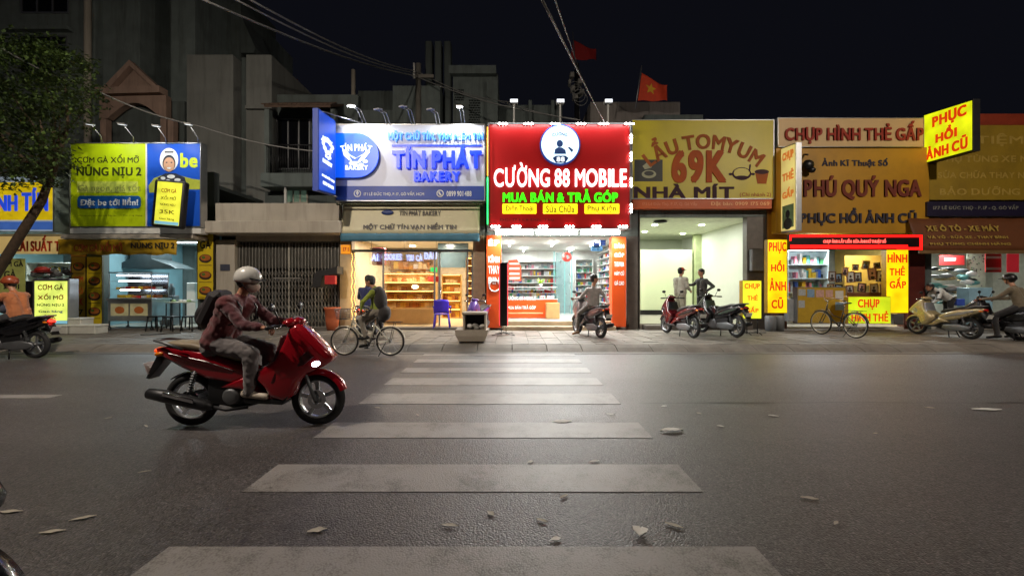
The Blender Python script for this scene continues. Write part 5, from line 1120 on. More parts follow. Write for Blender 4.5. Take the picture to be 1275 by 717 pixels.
g = G(); g.box(X(680, 14.0), X(696.5, 14.0), 13.9, 14.28, .425, Z(377, 14.0), 0, .01); single('carton', g, M('cardboard', (170, 140, 90), .8, 0, .1), 'tan cardboard carton standing at the right end of the phone counter', 'box')
shelf_unit('display_cabinet', 'white glass cabinet full of phone accessories along the back of the phone shop', X(630, 18), X(700, 18), 18.0, 18.5, .43, 2.6, 7, m_white, cols_e, 'cabinet', w=(.05, .14))
shelf_unit('display_cabinet', 'white cabinet of small boxed goods at the back right of the phone shop', X(716, 18.2), X(738, 18.2), 18.1, 18.5, .43, 2.7, 8, m_white, cols_e, 'cabinet')
shelf_unit('accessory_wall', 'tall shelf wall of hanging phone cases along the right side of the phone shop', ex1-.42, ex1-.12, 13.95, 18.0, .6, 2.9, 9, m_white, cols_e, 'shelf', axis='y', w=(.05, .13), hf=.85)
shelf_unit('accessory_wall', 'tall grey shelf wall along the left side of the phone shop', ex0+.12, ex0+.42, 15.2, 18.3, .6, 2.9, 8, m_white, cols_e, 'shelf', axis='y', side=-1)
for u in (690, 703, 712):
    Yq = 16.5; g = G(); g.box(X(u, Yq)-.02, X(u, Yq)+.02, Yq, Yq+.04, .43, 2.9); single('door_frame', g, cols[8], {690: 'slim teal upright left of the inner glass door in the phone shop', 703: 'slim teal upright in the middle of the inner glass door', 712: 'slim teal upright right of the inner glass door in the phone shop'}[u], 'frame')
g = G(); g.box(X(691, 16.5)+.03, X(711, 16.5)-.02, 16.51, 16.52, .45, 2.85); single('glass_door', g, M('tinted_glass', (120, 150, 150), .15, alpha=.6), 'tinted inner glass door at the back of the phone shop', 'door')
g = G(); 
for k, (u, v) in enumerate(((743, 305), (747, 309), (751, 302), (740, 309))): g.box(X(u, 14.6)-.09, X(u, 14.6)+.09, 14.6, 14.75, Z(v, 14.6)-.09, Z(v, 14.6)+.09, k % 2)
single('blue_parcels', g, [cols[2], M('sky_blue', (90, 160, 220), .5)], 'blue parcels on the topmost right shelf of the phone shop', 'parcels', kind='stuff')
g = G(); g.torus((X(706, 15.5), 15.5, Z(320, 15.5)), .13, .05, n=20); g.ell((X(703, 15.5), 15.45, Z(321, 15.5)), (.07, .07, .1), 10); single('red_ornament', g, M('ornament_red', (210, 60, 50), .5), 'red round ornament hanging before the inner glass door', 'ornament')
# plant on counter
g = G(); xx, yy_, zz = X(673, 14.5), 14.45, Z(357, 14.5); g.lathe([(0, 0), (.05, 0), (.065, .1), (0, .1)], (xx, yy_, zz), n=12, mi=0)
for k in range(26):
    a = rng.uniform(0, 6.28); t = rng.uniform(.2, 1.1); L = rng.uniform(.15, .3); d = Vector((math.cos(a)*math.cos(t), math.sin(a)*math.cos(t), math.sin(t)))
    s_, u_ = frame(d); p = Vector((xx, yy_, zz+.1)); g.add([p, p+d*L*.5+s_*.025, p+d*L, p+d*L*.5-s_*.025], [(0, 1, 2, 3)], 1)
single('potted_plant', g, [cols[0], M('leaf_lime', (150, 190, 60), .5)], 'small lime-green potted plant on the phone shop counter', 'plant')

# ---- F: empty shop interior
pg_ = M('frosted_panel', (220, 228, 190), .2, 0, .01)
g = G(); g.box(X(797, 18)+.02, X(862, 18), 18.0, 18.1, .5, 3.1); single('glass_partition', g, pg_, 'pale green glossy partition at the back left of the empty shop', 'partition')
g = G(); g.box(X(797, 18)+.02, X(862, 18), 17.95, 18.11, .31, .499); single('black_plinth', g, m_black, 'long black plinth below the pale green partition', 'plinth')
g = G(); g.box(X(864, 18)+.02, X(884, 18), 17.9, 18.2, .305, 3.74); single('column', g, M('green_column', (176, 188, 140), .6), 'plain green-white column beside the partition in the empty shop', 'column')
for (x, y, p) in ((5.2, 15.2, 44), (6.9, 15.2, 32), (5.4, 17, 62), (7.2, 17.6, 42)):
    g = G(); g.lathe([(0, 0), (.1, 0), (.1, .02), (0, .02)], (x, y, 3.72), n=16); part('downlight', g, EM('downlight_cool', (240, 255, 215), 14, sample=False), sF); lamp('AREA', (x, y, 3.7), p, (.98, 1, .93), .3, parent=sF)
g = G(); g.lathe([(0, 0), (.2, 0), (.24, -.05), (.1, -.08), (0, -.08)], (X(822, 14.3), 14.3, 3.745), n=20); single('ceiling_fixture', g, m_black, 'dark round ceiling fixture near the front of the empty shop', 'lamp')

# ---- G: photo shop interior
shelf_unit('display_shelf', 'white glass shelf of photo goods at the left of the photo shop', X(981, 14.4), X(1032, 14.4), 14.4, 14.8, .8, 2.75, 4, M('shelf_paleblue', (196, 214, 220), .3), cols, 'shelf', w=(.05, .13))
tube_light(sG, (9.6, 14.3, 2.93), (11.0, 14.3, 2.93), 70, (.95, 1, 1), e_cool)
tube_light(sG, (11.4, 14.4, 2.93), (12.6, 14.4, 2.93), 45, (1, .97, .88), e_white)
g = G(); g.ell((X(1014, 13.6), 13.6, Z(310, 13.6)), (.07, .07, .06), 12); b_ = single('bright_bulb', g, EM('bulb_hot', (245, 250, 255), 30), 'bright white bulb under the red running-text board', 'lamp'); lamp('POINT', (X(1014, 13.6), 13.52, Z(311, 13.6)-.1), 35, (.95, 1, 1), .06)
m_frm = [M('frame_wood', (110, 70, 40), .5), M('frame_dark', (50, 36, 30), .4), M('frame_gold', (180, 140, 60), .35, .5)]
m_pic = [M('portrait_grey', (170, 176, 180), .4, 0, .2, 20), M('portrait_blue', (130, 160, 190), .4, 0, .2, 20), M('portrait_pink', (200, 160, 150), .4, 0, .2, 20), M('portrait_white', (210, 210, 205), .4, 0, .1, 20)]
spots = [(1036, 344, 9, 12), (1044, 346, 8, 11), (1052, 338, 8, 11), (1059, 345, 10, 14), (1068, 345, 9, 12), (1078, 330, 9, 11), (1086, 341, 11, 15), (1097, 344, 12, 14), (1065, 333, 8, 8), (1092, 331, 8, 8), (1073, 358, 10, 11), (1088, 359, 11, 12), (1058, 360, 9, 10), (1044, 359, 9, 10), (1100, 358, 10, 11), (1034, 358, 8, 9)]
lbs = ['leftmost of the middle row', 'second in the middle row', 'raised slightly with a pale print', 'large and bluish at the centre', 'beside the large centre one', 'topmost of the pile', 'large and pale at the right', 'right of the large pale one', 'small, left under the topmost', 'small, right beside the topmost', 'lower row centre', 'lower row right of centre', 'lower row left of centre', 'lower row left', 'lowest at the right end', 'lowest at the left end']
for k, (u, v, w, h) in enumerate(spots):
    Yq = 13.3+.02*k; r = thing('picture_frame', 'framed portrait in the pile before the photo shop, '+lbs[k], 'picture frame', (X(u, Yq), Yq, Z(v+h/2, Yq)), 'framed portraits piled before the photo shop')
    a, b_, c, d = X(u-w/2, Yq), X(u+w/2, Yq), Z(v+h/2, Yq), Z(v-h/2, Yq); t = .03; rr_ = .12*math.sin(k*2.3); cc = ((a+b_)/2, (c+d)/2)
    g = G(); g.box(a, b_, Yq-.015, Yq+.015, c, c+t); g.box(a, b_, Yq-.015, Yq+.015, d-t, d); g.box(a, a+t, Yq-.014, Yq+.014, c+t, d-t); g.box(b_-t, b_, Yq-.014, Yq+.014, c+t, d-t); part('frame', tilt(g, cc, rr_), m_frm[k % 3], r)
    g = G(); g.box(a+t, b_-t, Yq-.002, Yq+.002, c+t, d-t); part('picture', tilt(g, cc, rr_), m_pic[k % 4], r)
    g = G(); g.ell(((a+b_)/2, Yq-.004, (c+d)/2+.02), (.035, .003, .045), 10); g.ell(((a+b_)/2, Yq-.004, c+t+.05), (.07, .003, .05), 10); part('portrait', tilt(g, cc, rr_), M('portrait_dark', (60, 50, 50), .5), r)
g = G(); PX(g, 1030, 1108, 364, 402, 13.32, 13.46, 0, .01); single('display_counter', g, M('brown_panel', (110, 70, 40), .5, 0, .15), 'brown counter carrying the pile of framed portraits', 'counter')
r = board('glass_showcase', 'low glass showcase with yellow back and pasted photos left of the bicycle', 'showcase', 993, 1053, 358, 402, 13.1, .2, M('showcase_yellow', (184, 150, 40), .5, 0, .1), m_alu, .02, .01)
for k, (a, b_, c, d) in enumerate(((994, 1003, 360, 368), (1005, 1014, 360, 370), (1016, 1026, 361, 370), (1040, 1050, 362, 372), (994, 1002, 374, 383), (1040, 1051, 376, 386), (1028, 1037, 361, 370))): plate(r, a, b_, c, d, 13.1, m_pic[k % 4], .004, 'photo')
g = G(); PX(g, 981, 992, 372, 400, 13.2, 13.4, 0, .01); single('paper_stack_cabinet', g, M('cabinet_grey', (160, 166, 170), .5), 'narrow grey cabinet left of the glass showcase', 'cabinet')
plate_g = board('wall_poster', 'yellow inner wall board behind the framed portraits', 'board', 1052, 1104, 318, 356, 14.9, .05, M('inner_yellow', (196, 160, 70), .5, 0, .08))
for k, (u, w) in enumerate(((962, 8), (972, 8))):
    g = G(); g.lathe([(0, .13), (.15, .13), (.16, .55), (.13, .6), (0, .6)], (X(u, 12.8), 12.9, 0), n=16); single('water_drum', g, cols[7], ('left' if not k else 'right')+' grey drum of the two under the tall yellow light box', 'drum')

# ---- H: right shop interior
tube_light(sH, (14.2, 14.6, 2.93), (15.6, 14.6, 2.93), 110, (.95, 1, .96), e_cool)
r = board('wall_poster', 'red and white wall poster on the left of the right edge shop', 'poster', 1170, 1201, 318, 330, 14.8, .02, M('poster_red', (190, 50, 50), .5)); plate(r, 1176, 1190, 321, 325, 14.8, m_white, .004, 'print')
r = board('wall_poster', 'red poster with white bars hanging before the patterned sheet', 'poster', 1227, 1247, 316, 339, 14.2, .02, M('poster_red', (190, 50, 50), .5)); 
for (a, b_) in ((319, 322), (333, 336)): plate(r, 1228, 1246, a, b_, 14.2, m_white, .004, 'print')
r = board('wall_poster', 'plain red banner beside the right pillar', 'poster', 1254, 1269, 316, 339, 14.0, .02, EM('red_lit_banner', (220, 50, 60), .3))
r = board('floral_sheet', 'pale sheet with small green flower pattern at the back of the right shop', 'sheet', 1204, 1227, 316, 360, 14.9, .02, M('sheet_pale', (190, 200, 180), .7))
for k in range(34): poly(r, circ(rng.uniform(1205, 1226), rng.uniform(318, 358), .9, .9, 6), 14.9, cols[rng.choice((4, 3, 7))], .003, 'print')
g = G()
for k in range(60):
    u = rng.uniform(1152, 1215); v = rng.uniform(332, 380); g.ell((X(u, 13.9), 13.9+rng.uniform(-.2, .3), Z(v, 13.9)), (rng.uniform(.08, .3), .12, rng.uniform(.03, .09)), 8, rng.randrange(5))
single('stacked_goods', g, [cols[0], cols[7], cols[3], cols[8], M('cloth_tan', (170, 150, 110), .7)], 'heap of folded pale and dark goods inside the right edge shop', 'goods', kind='stuff')
g = G(); g.box(X(1203, 13.3), X(1232, 13.3), 13.2, 13.6, .21, Z(358, 13.3), 0, .02); single('white_case', g, M('pale_blue_box', (150, 190, 210), .5), 'pale blue-white case standing behind the seated rider at the right', 'box')
g = G(); g.box(X(1190, 13.0), X(1200, 13.0), 12.95, 13.2, .9, Z(372, 13.0), 0, .02); single('blue_bag', g, M('bag_blue', (60, 90, 190), .5), 'blue bag hanging behind the champagne scooter seat', 'bag')
# ================================================================ people
SKIN = M('skin', (176, 126, 98), .5, 0, .05, 8)
def seg_d(P, a, b, ra, rb):
    a = np.array(a); b = np.array(b); d = b-a; L = max(1e-9, d @ d); t = np.clip((P-a) @ d/L, 0, 1)
    return np.linalg.norm(P-(a+t[:, None]*d), axis=1) - (ra+(rb-ra)*t)
def hand_g(wrist, d, n, curl=0.9, side=1, s=1.0):
    """palm, four unequal bent fingers and a thumb leaving the side of the palm"""
    g = G(); d = Vector(d).normalized(); n = Vector(n); n = (n-d*n.dot(d)).normalized(); t = d.cross(n)*side; w = Vector(wrist)
    R = Matrix((d, t, n)).transposed()
    g.ell(w+d*.045*s, (.052*s, .040*s, .016*s), 10, 0, R.to_euler())
    for k, (o, L) in enumerate(((-.030, .062), (-.011, .074), (.009, .07), (.028, .055))):
        p = w+d*.082*s+t*o*s; pts = [p]; a = 0
        for q, f in ((.45, .45), (.3, .9), (.25, 1.25)):
            a = curl*f; p = p+(d*math.cos(a)+n*math.sin(a))*L*q*s*1.1; pts.append(p)
        g.tube(pts, [.0092*s, .009*s, .008*s, .006*s], 6)
    p = w+d*.03*s-t*.034*s; q = p+(d*.6-t*.65+n*.35).normalized()*.04*s; g.tube([p, q, q+(d*.8-t*.05+n*.5).normalized()*.032*s], [.0115*s, .010*s, .007*s], 6)
    return g
def person(name, label, J, mats, loc, rz, hair='short', extras=None, vox=.014, build=1.0, group=None, face=(1, 0, 0), wrinkle=.007, grip=True, shoe_only=False):
    """J: joints in the person's own frame, x forward; mats: top, bottom, shoes, hair (+ sleeve)"""
    r = thing(name, label, 'person', (0, 0, 0), group)
    V = Vector; pel, ch, hd = V(J['pelvis']), V(J['chest']), V(J['head']); lat = V(J.get('lat', (0, 1, 0))).normalized()
    hlat = V(J.get('hlat', lat)).normalized(); b = build
    top, bot, shoe, skin, slv = 1, 2, 3, 0, (4 if len(mats) > 4 else 1)
    S = {k: ch+lat*s_*.165*b-(ch-pel).normalized()*.02 for k, s_ in (('L', 1), ('R', -1))}; Hp = {k: pel+hlat*s_*.085 for k, s_ in (('L', 1), ('R', -1))}
    up = (ch-pel).normalized(); neck = ch+up*.07; fw = V(face).normalized()
    pr = []   # (a, b, ra, rb, mat)
    def cap(a, b_, ra, rb, m): pr.append((V(a), V(b_), ra, rb, m))
    mid = pel.lerp(ch, .5)
    for s_ in (-1, 1):
        cap(pel+hlat*s_*.06*b, mid+lat*s_*.06*b, .105*b, .098*b, top if s_ else top); cap(mid+lat*s_*.06*b, ch+lat*s_*.085*b-up*.06, .098*b, .098*b, top)
        cap(pel+hlat*s_*.065-up*.03, pel+hlat*s_*.065-up*.05, .105*b, .1*b, bot)
    cap(S['L'], S['R'], .066*b, .066*b, top); cap(ch-up*.02, neck, .075, .055, top); cap(neck, hd-up*.05, .052, .05, skin)
    for k in 'LR':
        el, ha, kn, an, to = (V(J[q+k]) for q in ('el', 'ha', 'kn', 'an', 'to'))
        cap(S[k], el, .056*b, .045*b, slv); fa = el.lerp(ha, .86); cap(el, fa, .044*b, .033*b, skin if J.get('bare') else slv); cap(fa, ha, .027, .024, skin)
        cap(Hp[k], kn, .088*b, .062*b, bot); cap(kn, an, .06*b, .045*b, bot)
        hl = an - (to-an).normalized()*.05 - V((0, 0, .03)); cap(hl, to, .042, .034, shoe); cap(an, hl, .04, .042, shoe)
    g = G()
    for a, b_, ra, rb, m in pr:
        if (b_-a).length < 1e-4: b_ = a+V((0, 0, .001))
        n_ = 12; d = (b_-a).normalized(); pts = []; rad = []
        for i in range(5): t = math.sin(PI/2*i/4); pts.append(a-d*ra*(1-t) if i else a-d*ra*.999); rad.append(max(.002, ra*math.sqrt(max(0, 1-(1-t)**2))))
        for i in range(5): t = math.sin(PI/2*(i)/4); pts.append(b_+d*rb*t*.999); rad.append(max(.002, rb*math.sqrt(max(0, 1-t*t))))
        g.tube(pts, rad, n_)
    # head: skull, jaw, nose
    side = fw.cross(V((0, 0, 1))).normalized(); hu = side.cross(fw).normalized(); Rm = Matrix((fw, side, hu)).transposed().to_euler()
    g.ell(hd+hu*.02, (.098, .078, .105), 16, 0, Rm); g.ell(hd+fw*.03-hu*.045, (.06, .055, .065), 14, 0, Rm); g.ell(hd+fw*.1-hu*.01, (.018, .014, .024), 8, 0, Rm)
    for s_ in (-1, 1): g.ell(hd+side*s_*.078-fw*.005, (.02, .012, .03), 8, 0, Rm)
    me = mesh_of('tmp', g, SKIN); ob = bpy.data.objects.new('tmp', me); COL.objects.link(ob)
    md = ob.modifiers.new('r', 'REMESH'); md.mode = 'VOXEL'; md.voxel_size = vox; md.use_smooth_shade = True
    sm = ob.modifiers.new('s', 'SMOOTH'); sm.iterations = 3; sm.factor = .5
    ev = bpy.data.meshes.new_from_object(ob.evaluated_get(bpy.context.evaluated_depsgraph_get())); bpy.data.objects.remove(ob)
    P = np.zeros(len(ev.vertices)*3); ev.vertices.foreach_get('co', P); P = P.reshape(-1, 3); N = np.zeros(len(P)*3); ev.vertices.foreach_get('normal', N); N = N.reshape(-1, 3)
    D = np.stack([seg_d(P, a, b_, ra, rb) for a, b_, ra, rb, m in pr]+[np.linalg.norm(P-np.array(hd), axis=1)-.105], 1); mi = np.array([p[4] for p in pr]+[0]); vm = mi[D.argmin(1)]
    wz = np.array([noise.noise(V((p[0]*13+p[2]*6, p[1]*13, p[2]*15)))+.7*noise.noise(V((p[0]*30, p[1]*26+p[2]*12, p[2]*24))) for p in P])
    P = P + N*(wz*wrinkle*((vm == 1) | (vm == 2) | (vm == 4)))[:, None]
    g2 = G(); g2.v = [tuple(p) for p in P]
    for p in ev.polygons: 
        vs = tuple(p.vertices); g2.f.append(vs); g2.m.append(int(vm[vs[0]])); g2.s.append(True)
    bpy.data.meshes.remove(ev)
    for k in 'LR':
        el, ha = V(J['el'+k]), V(J['ha'+k]); d = (ha-el).normalized(); nn = V(J.get('palm'+k, (0, 0, -1) if grip else tuple(-lat*(1 if k == 'L' else -1))))
        if abs(d.dot(nn.normalized())) > .95: nn = V((1, 0, 0))
        h = hand_g(ha-d*.01, d, nn, 1.5 if grip else .6, 1 if k == 'L' else -1); g2.add(h.v, h.f, 0, True)
    for s_ in (-1, 1): g2.ell(hd+fw*.085+side*s_*.032+hu*.02, (.01, .014, .009), 8, 5, Rm); g2.ell(hd+fw*.088+side*s_*.032+hu*.042, (.006, .02, .005), 8, 5, Rm)
    g2.ell(hd+fw*.086-hu*.055, (.008, .022, .006), 8, 6, Rm)
    ml = [SKIN, mats[0], mats[1], mats[2], mats[4] if len(mats) > 4 else mats[0], M('eye_dark', (24, 20, 18), .3), M('lips', (140, 70, 60), .5)]
    bd = part('body', g2, ml, r)
    if hair in ('short', 'long'):
        g = G(); g.ell(hd+hu*.045-fw*.018, (.107, .09, .095), 16, 0, Rm); g.ell(hd+hu*.0-fw*.045, (.07, .082, .085), 14, 0, Rm)
        if hair == 'long': g.ell(hd-fw*.075-hu*.07, (.035, .06, .12), 12, 0, Rm)
        g.v = [tuple(V(v)+V((0, 0, 1))*.006*noise.noise(V(v)*40)) for v in g.v]; part('hair', g, mats[3], r)
    if extras: extras(r, dict(hd=hd, fw=fw, side=side, hu=hu, Rm=Rm, ch=ch, pel=pel, up=up, lat=lat))
    r.location = loc; r.rotation_euler = (0, 0, rz); return r
def helmet(mat, visor=None, full=False):
    def f(r, q):
        hd, fw, side, hu, Rm = q['hd'], q['fw'], q['side'], q['hu'], q['Rm']
        g = G(); g.ell(hd+hu*.035-fw*.008, (.135, .12, .125), 22, 0, Rm, z0=-.35 if not full else -.8)
        h = part('helmet', g, mat, r)
        g = G(); c = hd+hu*.04+fw*.10; g.add([c-side*.09-fw*.02, c+side*.09-fw*.02, c+side*.06+fw*.075-hu*.015, c-side*.06+fw*.075-hu*.015, c-side*.09-fw*.02-hu*.012, c+side*.09-fw*.02-hu*.012, c+side*.06+fw*.075-hu*.025, c-side*.06+fw*.075-hu*.025], [(0, 1, 2, 3), (7, 6, 5, 4), (0, 4, 5, 1), (1, 5, 6, 2), (2, 6, 7, 3), (3, 7, 4, 0)]); part('peak', g, visor or mat, h)
        g = G(); 
        for s_ in (-1, 1): g.tube([hd+side*s_*.105+hu*.0, hd+side*s_*.08-hu*.06+fw*.02, hd+side*s_*.02-hu*.115+fw*.04], .006, 5)
        part('strap', g, m_black, h)
    return f
def riding(px=-.36, lean=.14, hx=.3, feet='board', hz=1.0, sh=.0, hw=.3):
    J = dict(pelvis=(px, 0, .87), chest=(px+lean, 0, 1.29), head=(px+lean+.10, 0, 1.53))
    for k, s_ in (('L', 1), ('R', -1)):
        J['ha'+k] = (hx-.07, s_*hw, hz+.03); J['el'+k] = (px+lean+.2, s_*(.27), 1.06)
        if feet == 'board': J['kn'+k] = (.07, s_*.17, .76); J['an'+k] = (.05, s_*.16, .37); J['to'+k] = (.22, s_*.17, .325)
        elif feet == 'ground': J['kn'+k] = (px+.4, s_*.24, .60); J['an'+k] = (px+.3, s_*.34, .12); J['to'+k] = (px+.47, s_*.37, .05)
    return J

# ================================================================ scooters
def pr(poly, w, bev, tf=None, seg=3, mi=0, g=None):
    g = g or G(); n0 = len(g.v); g.prism(poly, -w, w, mi, bev, seg, sm=True)
    if tf: g.v[n0:] = [(x, y*tf(x, z), z) for (x, y, z) in g.v[n0:]]
    return g
m_tyre = M('tyre_rubber', (26, 26, 27), .75, 0, .15, 10, .2, 120); m_eng = M('engine_grey', (110, 112, 114), .45, .6, .12)
m_amber = M('amber_lens', (220, 120, 20), .25); m_redl = M('red_lens', (170, 20, 20), .2); m_clr = M('clear_lens', (200, 205, 210), .1, .2)
def wheel(r, x, R, m_rim, tw=.048, spokes=5, name='wheel', y=0):
    w = part(name, G().torus((x, y, R+.004), R-.045, .047, 'y', 40, 10, w=1.05), m_tyre, r)
    c = (x, y, R+.004); ri = R-.085
    g = G(); g.lathe([(ri, -.032), (ri+.02, -.036), (ri+.012, 0), (ri+.02, .036), (ri, .032), (ri-.012, 0), (ri, -.032)], c, 'y', 36); part('rim', g, m_rim, w)
    for k in range(spokes):
        a = 2*PI*k/spokes+.3; ca, sa = math.cos(a), math.sin(a); ca2, sa2 = math.cos(a+.22), math.sin(a+.22)
        g = G(); g.prism([(x+.03*math.cos(a-.5), c[2]+.03*math.sin(a-.5)), (x+(ri)*ca, c[2]+ri*sa), (x+ri*ca2, c[2]+ri*sa2), (x+.03*math.cos(a+.9), c[2]+.03*math.sin(a+.9))], y-.011, y+.011, 0, .003, 1); part('spoke', g, m_rim, w)
    g = G(); g.lathe([(0, -.055), (.035, -.055), (.042, -.02), (.042, .02), (.035, .055), (0, .055)], c, 'y', 18); part('hub', g, m_eng, w)
    g = G(); g.lathe([(.05, -.048), (.095, -.048), (.095, -.044), (.05, -.044), (.05, -.048)], c, 'y', 24, sm=False); part('brake_disc', g, m_chrome, w)
    return w
def scooter(label, paint, seat_m, loc, rz, paint2=None, lit=None, tail=None, wheelR=.27, bike=False, group=None, rim=None, name=None, floor=None, scale=1.0, steer=0, cat=None):
    r = thing(name or ('parked_motorbike' if bike else 'parked_scooter'), label, cat or ('motorbike' if bike else 'scooter'), (0, 0, 0), group)
    p2 = paint2 or m_black; rim = rim or M('alloy_rim', (150, 152, 155), .35, .8, .05); k = wheelR-.27
    wheel(r, .65, wheelR, rim, name='front_wheel'); wheel(r, -.63, wheelR, rim, name='rear_wheel')
    # seat, tail
    b = part('rear_body', pr([(-.95, .80), (-.80, .83), (-.45, .775), (-.12, .67), (.03, .58), (.0, .50), (-.16, .46), (-.40, .50), (-.66, .62), (-.93, .74)], .135, .06, lambda x, z: .55+.45*min(1, max(0, (x+1.0)/.5))), paint, r)
    g = G()
    for s_ in (-1, 1): g.prism([(-.78, .765), (-.40, .68), (-.12, .585), (-.15, .555), (-.45, .625), (-.76, .725)], s_*.118, s_*.136, 0, .004, 1)
    part('side_trim', g, p2, b)
    part('seat', pr([(-.86, .835), (-.80, .872), (-.55, .858), (-.36, .81), (-.12, .775), (-.0, .71), (.0, .66), (-.12, .675), (-.45, .775), (-.8, .822)], .135, .045, lambda x, z: 1-.35*max(0, (x+.3))/.3 if x > -.3 else .75+.25*min(1, (x+.86)/.3)), seat_m, r)
    # under frame and engine
    g = pr([(-.42, .52), (-.15, .47), (.06, .44), (.08, .24), (-.1, .19), (-.42, .26)], .095, .02); part('engine', g, m_dark, r)
    g = G(); g.prism([(-.70, .33), (-.45, .38), (-.1, .34), (-.06, .24), (-.2, .19), (-.6, .2), (-.70, .26)], .09, .15, 0, .02, 2, sm=True); part('gear_cover', g, m_eng, r)
    g = G(); g.lathe([(0, -.16), (.07, -.155), (.09, -.12), (.09, -.09)], (-.16, 0, .33), 'y', 18); g.lathe([(.06, -.157), (.03, -.165), (0, -.165)], (-.16, 0, .33), 'y', 18); part('fan_cover', g, m_eng, r)
    if not bike:
        part('floorboard', pr([(-.02, .31), (.0, .27), (.36, .25), (.42, .33), (.40, .36), (.35, .31)], .17, .012), floor or m_black, r)
        part('tunnel', pr([(.0, .60), (.10, .50), (.26, .47), (.36, .60), (.42, .60), (.40, .33), (-.02, .32)], .085, .03), p2, r)
        part('side_skirt', pr([(-.26, .42), (-.06, .40), (.10, .30), (.36, .27), (.43, .34), (.18, .36), (.04, .47), (-.02, .52), (-.12, .48)], .155, .03), paint, r)
    else:
        part('tank_body', pr([(-.06, .70), (.06, .78), (.24, .80), (.36, .72), (.40, .5), (.2, .40), (-.1, .42)], .10, .04), paint, r)
        g = pr([(.02, .42), (.30, .42), (.34, .24), (.1, .17), (-.08, .22)], .11, .02); 
        for q in range(5): g.box(.06+.0, .33, -.125, .125, .25+q*.035, .262+q*.035)
        part('crankcase', g, m_eng, r)
    # front shield, nose
    nose = lambda x, z: max(.36, 1-1.15*max(0, x-.36)) * (1 if z < .8 else max(.6, 1-1.6*(z-.8)))
    a = part('front_shield', pr([(.24, .32), (.38, .28), (.46, .34), (.51, .47), (.58, .55), (.70, .60), (.80, .66), (.82, .71), (.72, .82), (.59, .95), (.48, 1.05), (.40, 1.02), (.36, .86), (.28, .70), (.12, .60), (.10, .50), (.18, .42)], .19, .07, nose), paint, r)
    g = G()
    for s_ in (-1, 1): g.prism([(.24, .56), (.40, .60), (.56, .64), (.66, .72), (.60, .78), (.50, .70), (.36, .64)], s_*.11, s_*.150, 0, .004, 1)
    part('shield_trim', g, p2, a)
    part('leg_shield', pr([(.28, .34), (.33, .60), (.375, .92), (.33, .93), (.26, .60), (.22, .40)], .185, .02, lambda x, z: 1 if z < .75 else 1-1.4*(z-.75)), p2, r)
    # lights
    for s_ in (-1, 1):
        g = G(); g.ell((.675, s_*.100, .650), (.055, .03, .032), 14, 0, (0, -.35, -s_*.35)); part('headlight', g, lit if (lit and s_ < 0) else m_clr, a)
        g = G(); g.ell((.745, s_*.075, .715), (.055, .022, .02), 10, 0, (0, .1, -s_*.4)); part('indicator', g, EM('violet_lit', (60, 40, 255), 6) if (lit and s_ < 0) else m_amber, a)
        g = G(); g.ell((-.90, s_*.085, .745), (.05, .02, .022), 10, 0, (0, -.15, 0)); part('indicator', g, m_amber, b)
    g = G(); g.ell((-.955, 0, .775), (.03, .075, .03), 14); part('tail_light', g, tail or m_redl, b)
    # front mudguard, fork
    g = G(); R0 = wheelR+.02; g.lathe([(R0-.03, -.062), (R0+.01, -.052), (R0+.02, 0), (R0+.01, .052), (R0-.03, .062), (R0-.034, .058), (R0+.004, .0), (R0-.034, -.058), (R0-.03, -.062)], (.65, 0, wheelR), 'y', 20, arc=(.35, 2.6)); part('front_mudguard', g, paint, r)
    g = G()
    for s_ in (-1, 1): g.tube([(.52, s_*.07, .60+k), (.65, s_*.075, wheelR)], .02, 8)
    part('fork', g, m_eng, r)
    # rear mudguard with plate
    g = pr([(-.90, .74), (-.94, .73), (-1.05, .50), (-1.02, .49), (-.88, .66)], .07, .008); mg = part('rear_mudguard', g, m_black, r)
    g = G(); M4 = Matrix.Translation((-1.035, 0, .60)) @ Euler((0, -.42, 0)).to_matrix().to_4x4(); g.box(-.006, 0, -.085, .085, -.06, .06, 0, .002, M4); part('number_plate', g, m_white, mg)
    g = G(); R1 = wheelR+.015; g.lathe([(R1, -.05), (R1+.01, 0), (R1, .05), (R1-.006, .048), (R1+.002, 0), (R1-.006, -.048), (R1, -.05)], (-.63, 0, wheelR), 'y', 14, arc=(.9, 2.3)); part('inner_mudguard', g, m_black, r)
    # exhaust, shocks, grab rail, stand
    g = G(); g.tube([(.0, -.12, .22), (-.2, -.14, .2), (-.34, -.155, .235)], .018, 8); g.tube([(-.32, -.16, .23), (-.38, -.165, .25), (-.8, -.17, .35), (-.93, -.17, .375), (-.95, -.17, .378)], [.025, .055, .062, .052, .03], 14); ex = part('exhaust', g, m_dark, r)
    g = pr([(-.45, .29), (-.75, .365), (-.74, .40), (-.46, .33)], .01, .004); g.v = [(x, y-.235, z) for x, y, z in g.v]; part('heat_shield', g, m_chrome, ex)
    for s_ in (-1, 1):
        g = G(); g.tube([(-.52, s_*.115, .58), (-.60, s_*.12, .32)], .012, 6)
        for q in range(8): t = q/8; g.torus((-.525-.065*t, s_*.1155, .56-.2*t), .024, .006, 'z', 12, 5)
        part('rear_shock', g, m_eng, r)
    g = G(); g.tube([(-.62, .15, .80), (-.80, .15, .865), (-.94, .09, .88), (-.97, 0, .882), (-.94, -.09, .88), (-.80, -.15, .865), (-.62, -.15, .80)], .014, 8); part('grab_rail', g, m_eng, r)
    if not lit:
        g = G()
        for s_ in (-1, 1): g.tube([(-.2, s_*.1, .26), (-.27, s_*.17, .012)], .013, 6)
        part('stand', g, m_dark, r)
    # handlebar
    g = G(); g.ell((.385, 0, 1.05), (.085, .13, .055), 18); g.ell((.45, 0, 1.06), (.06, .09, .05), 14); hb = part('handlebar', g, paint, r)
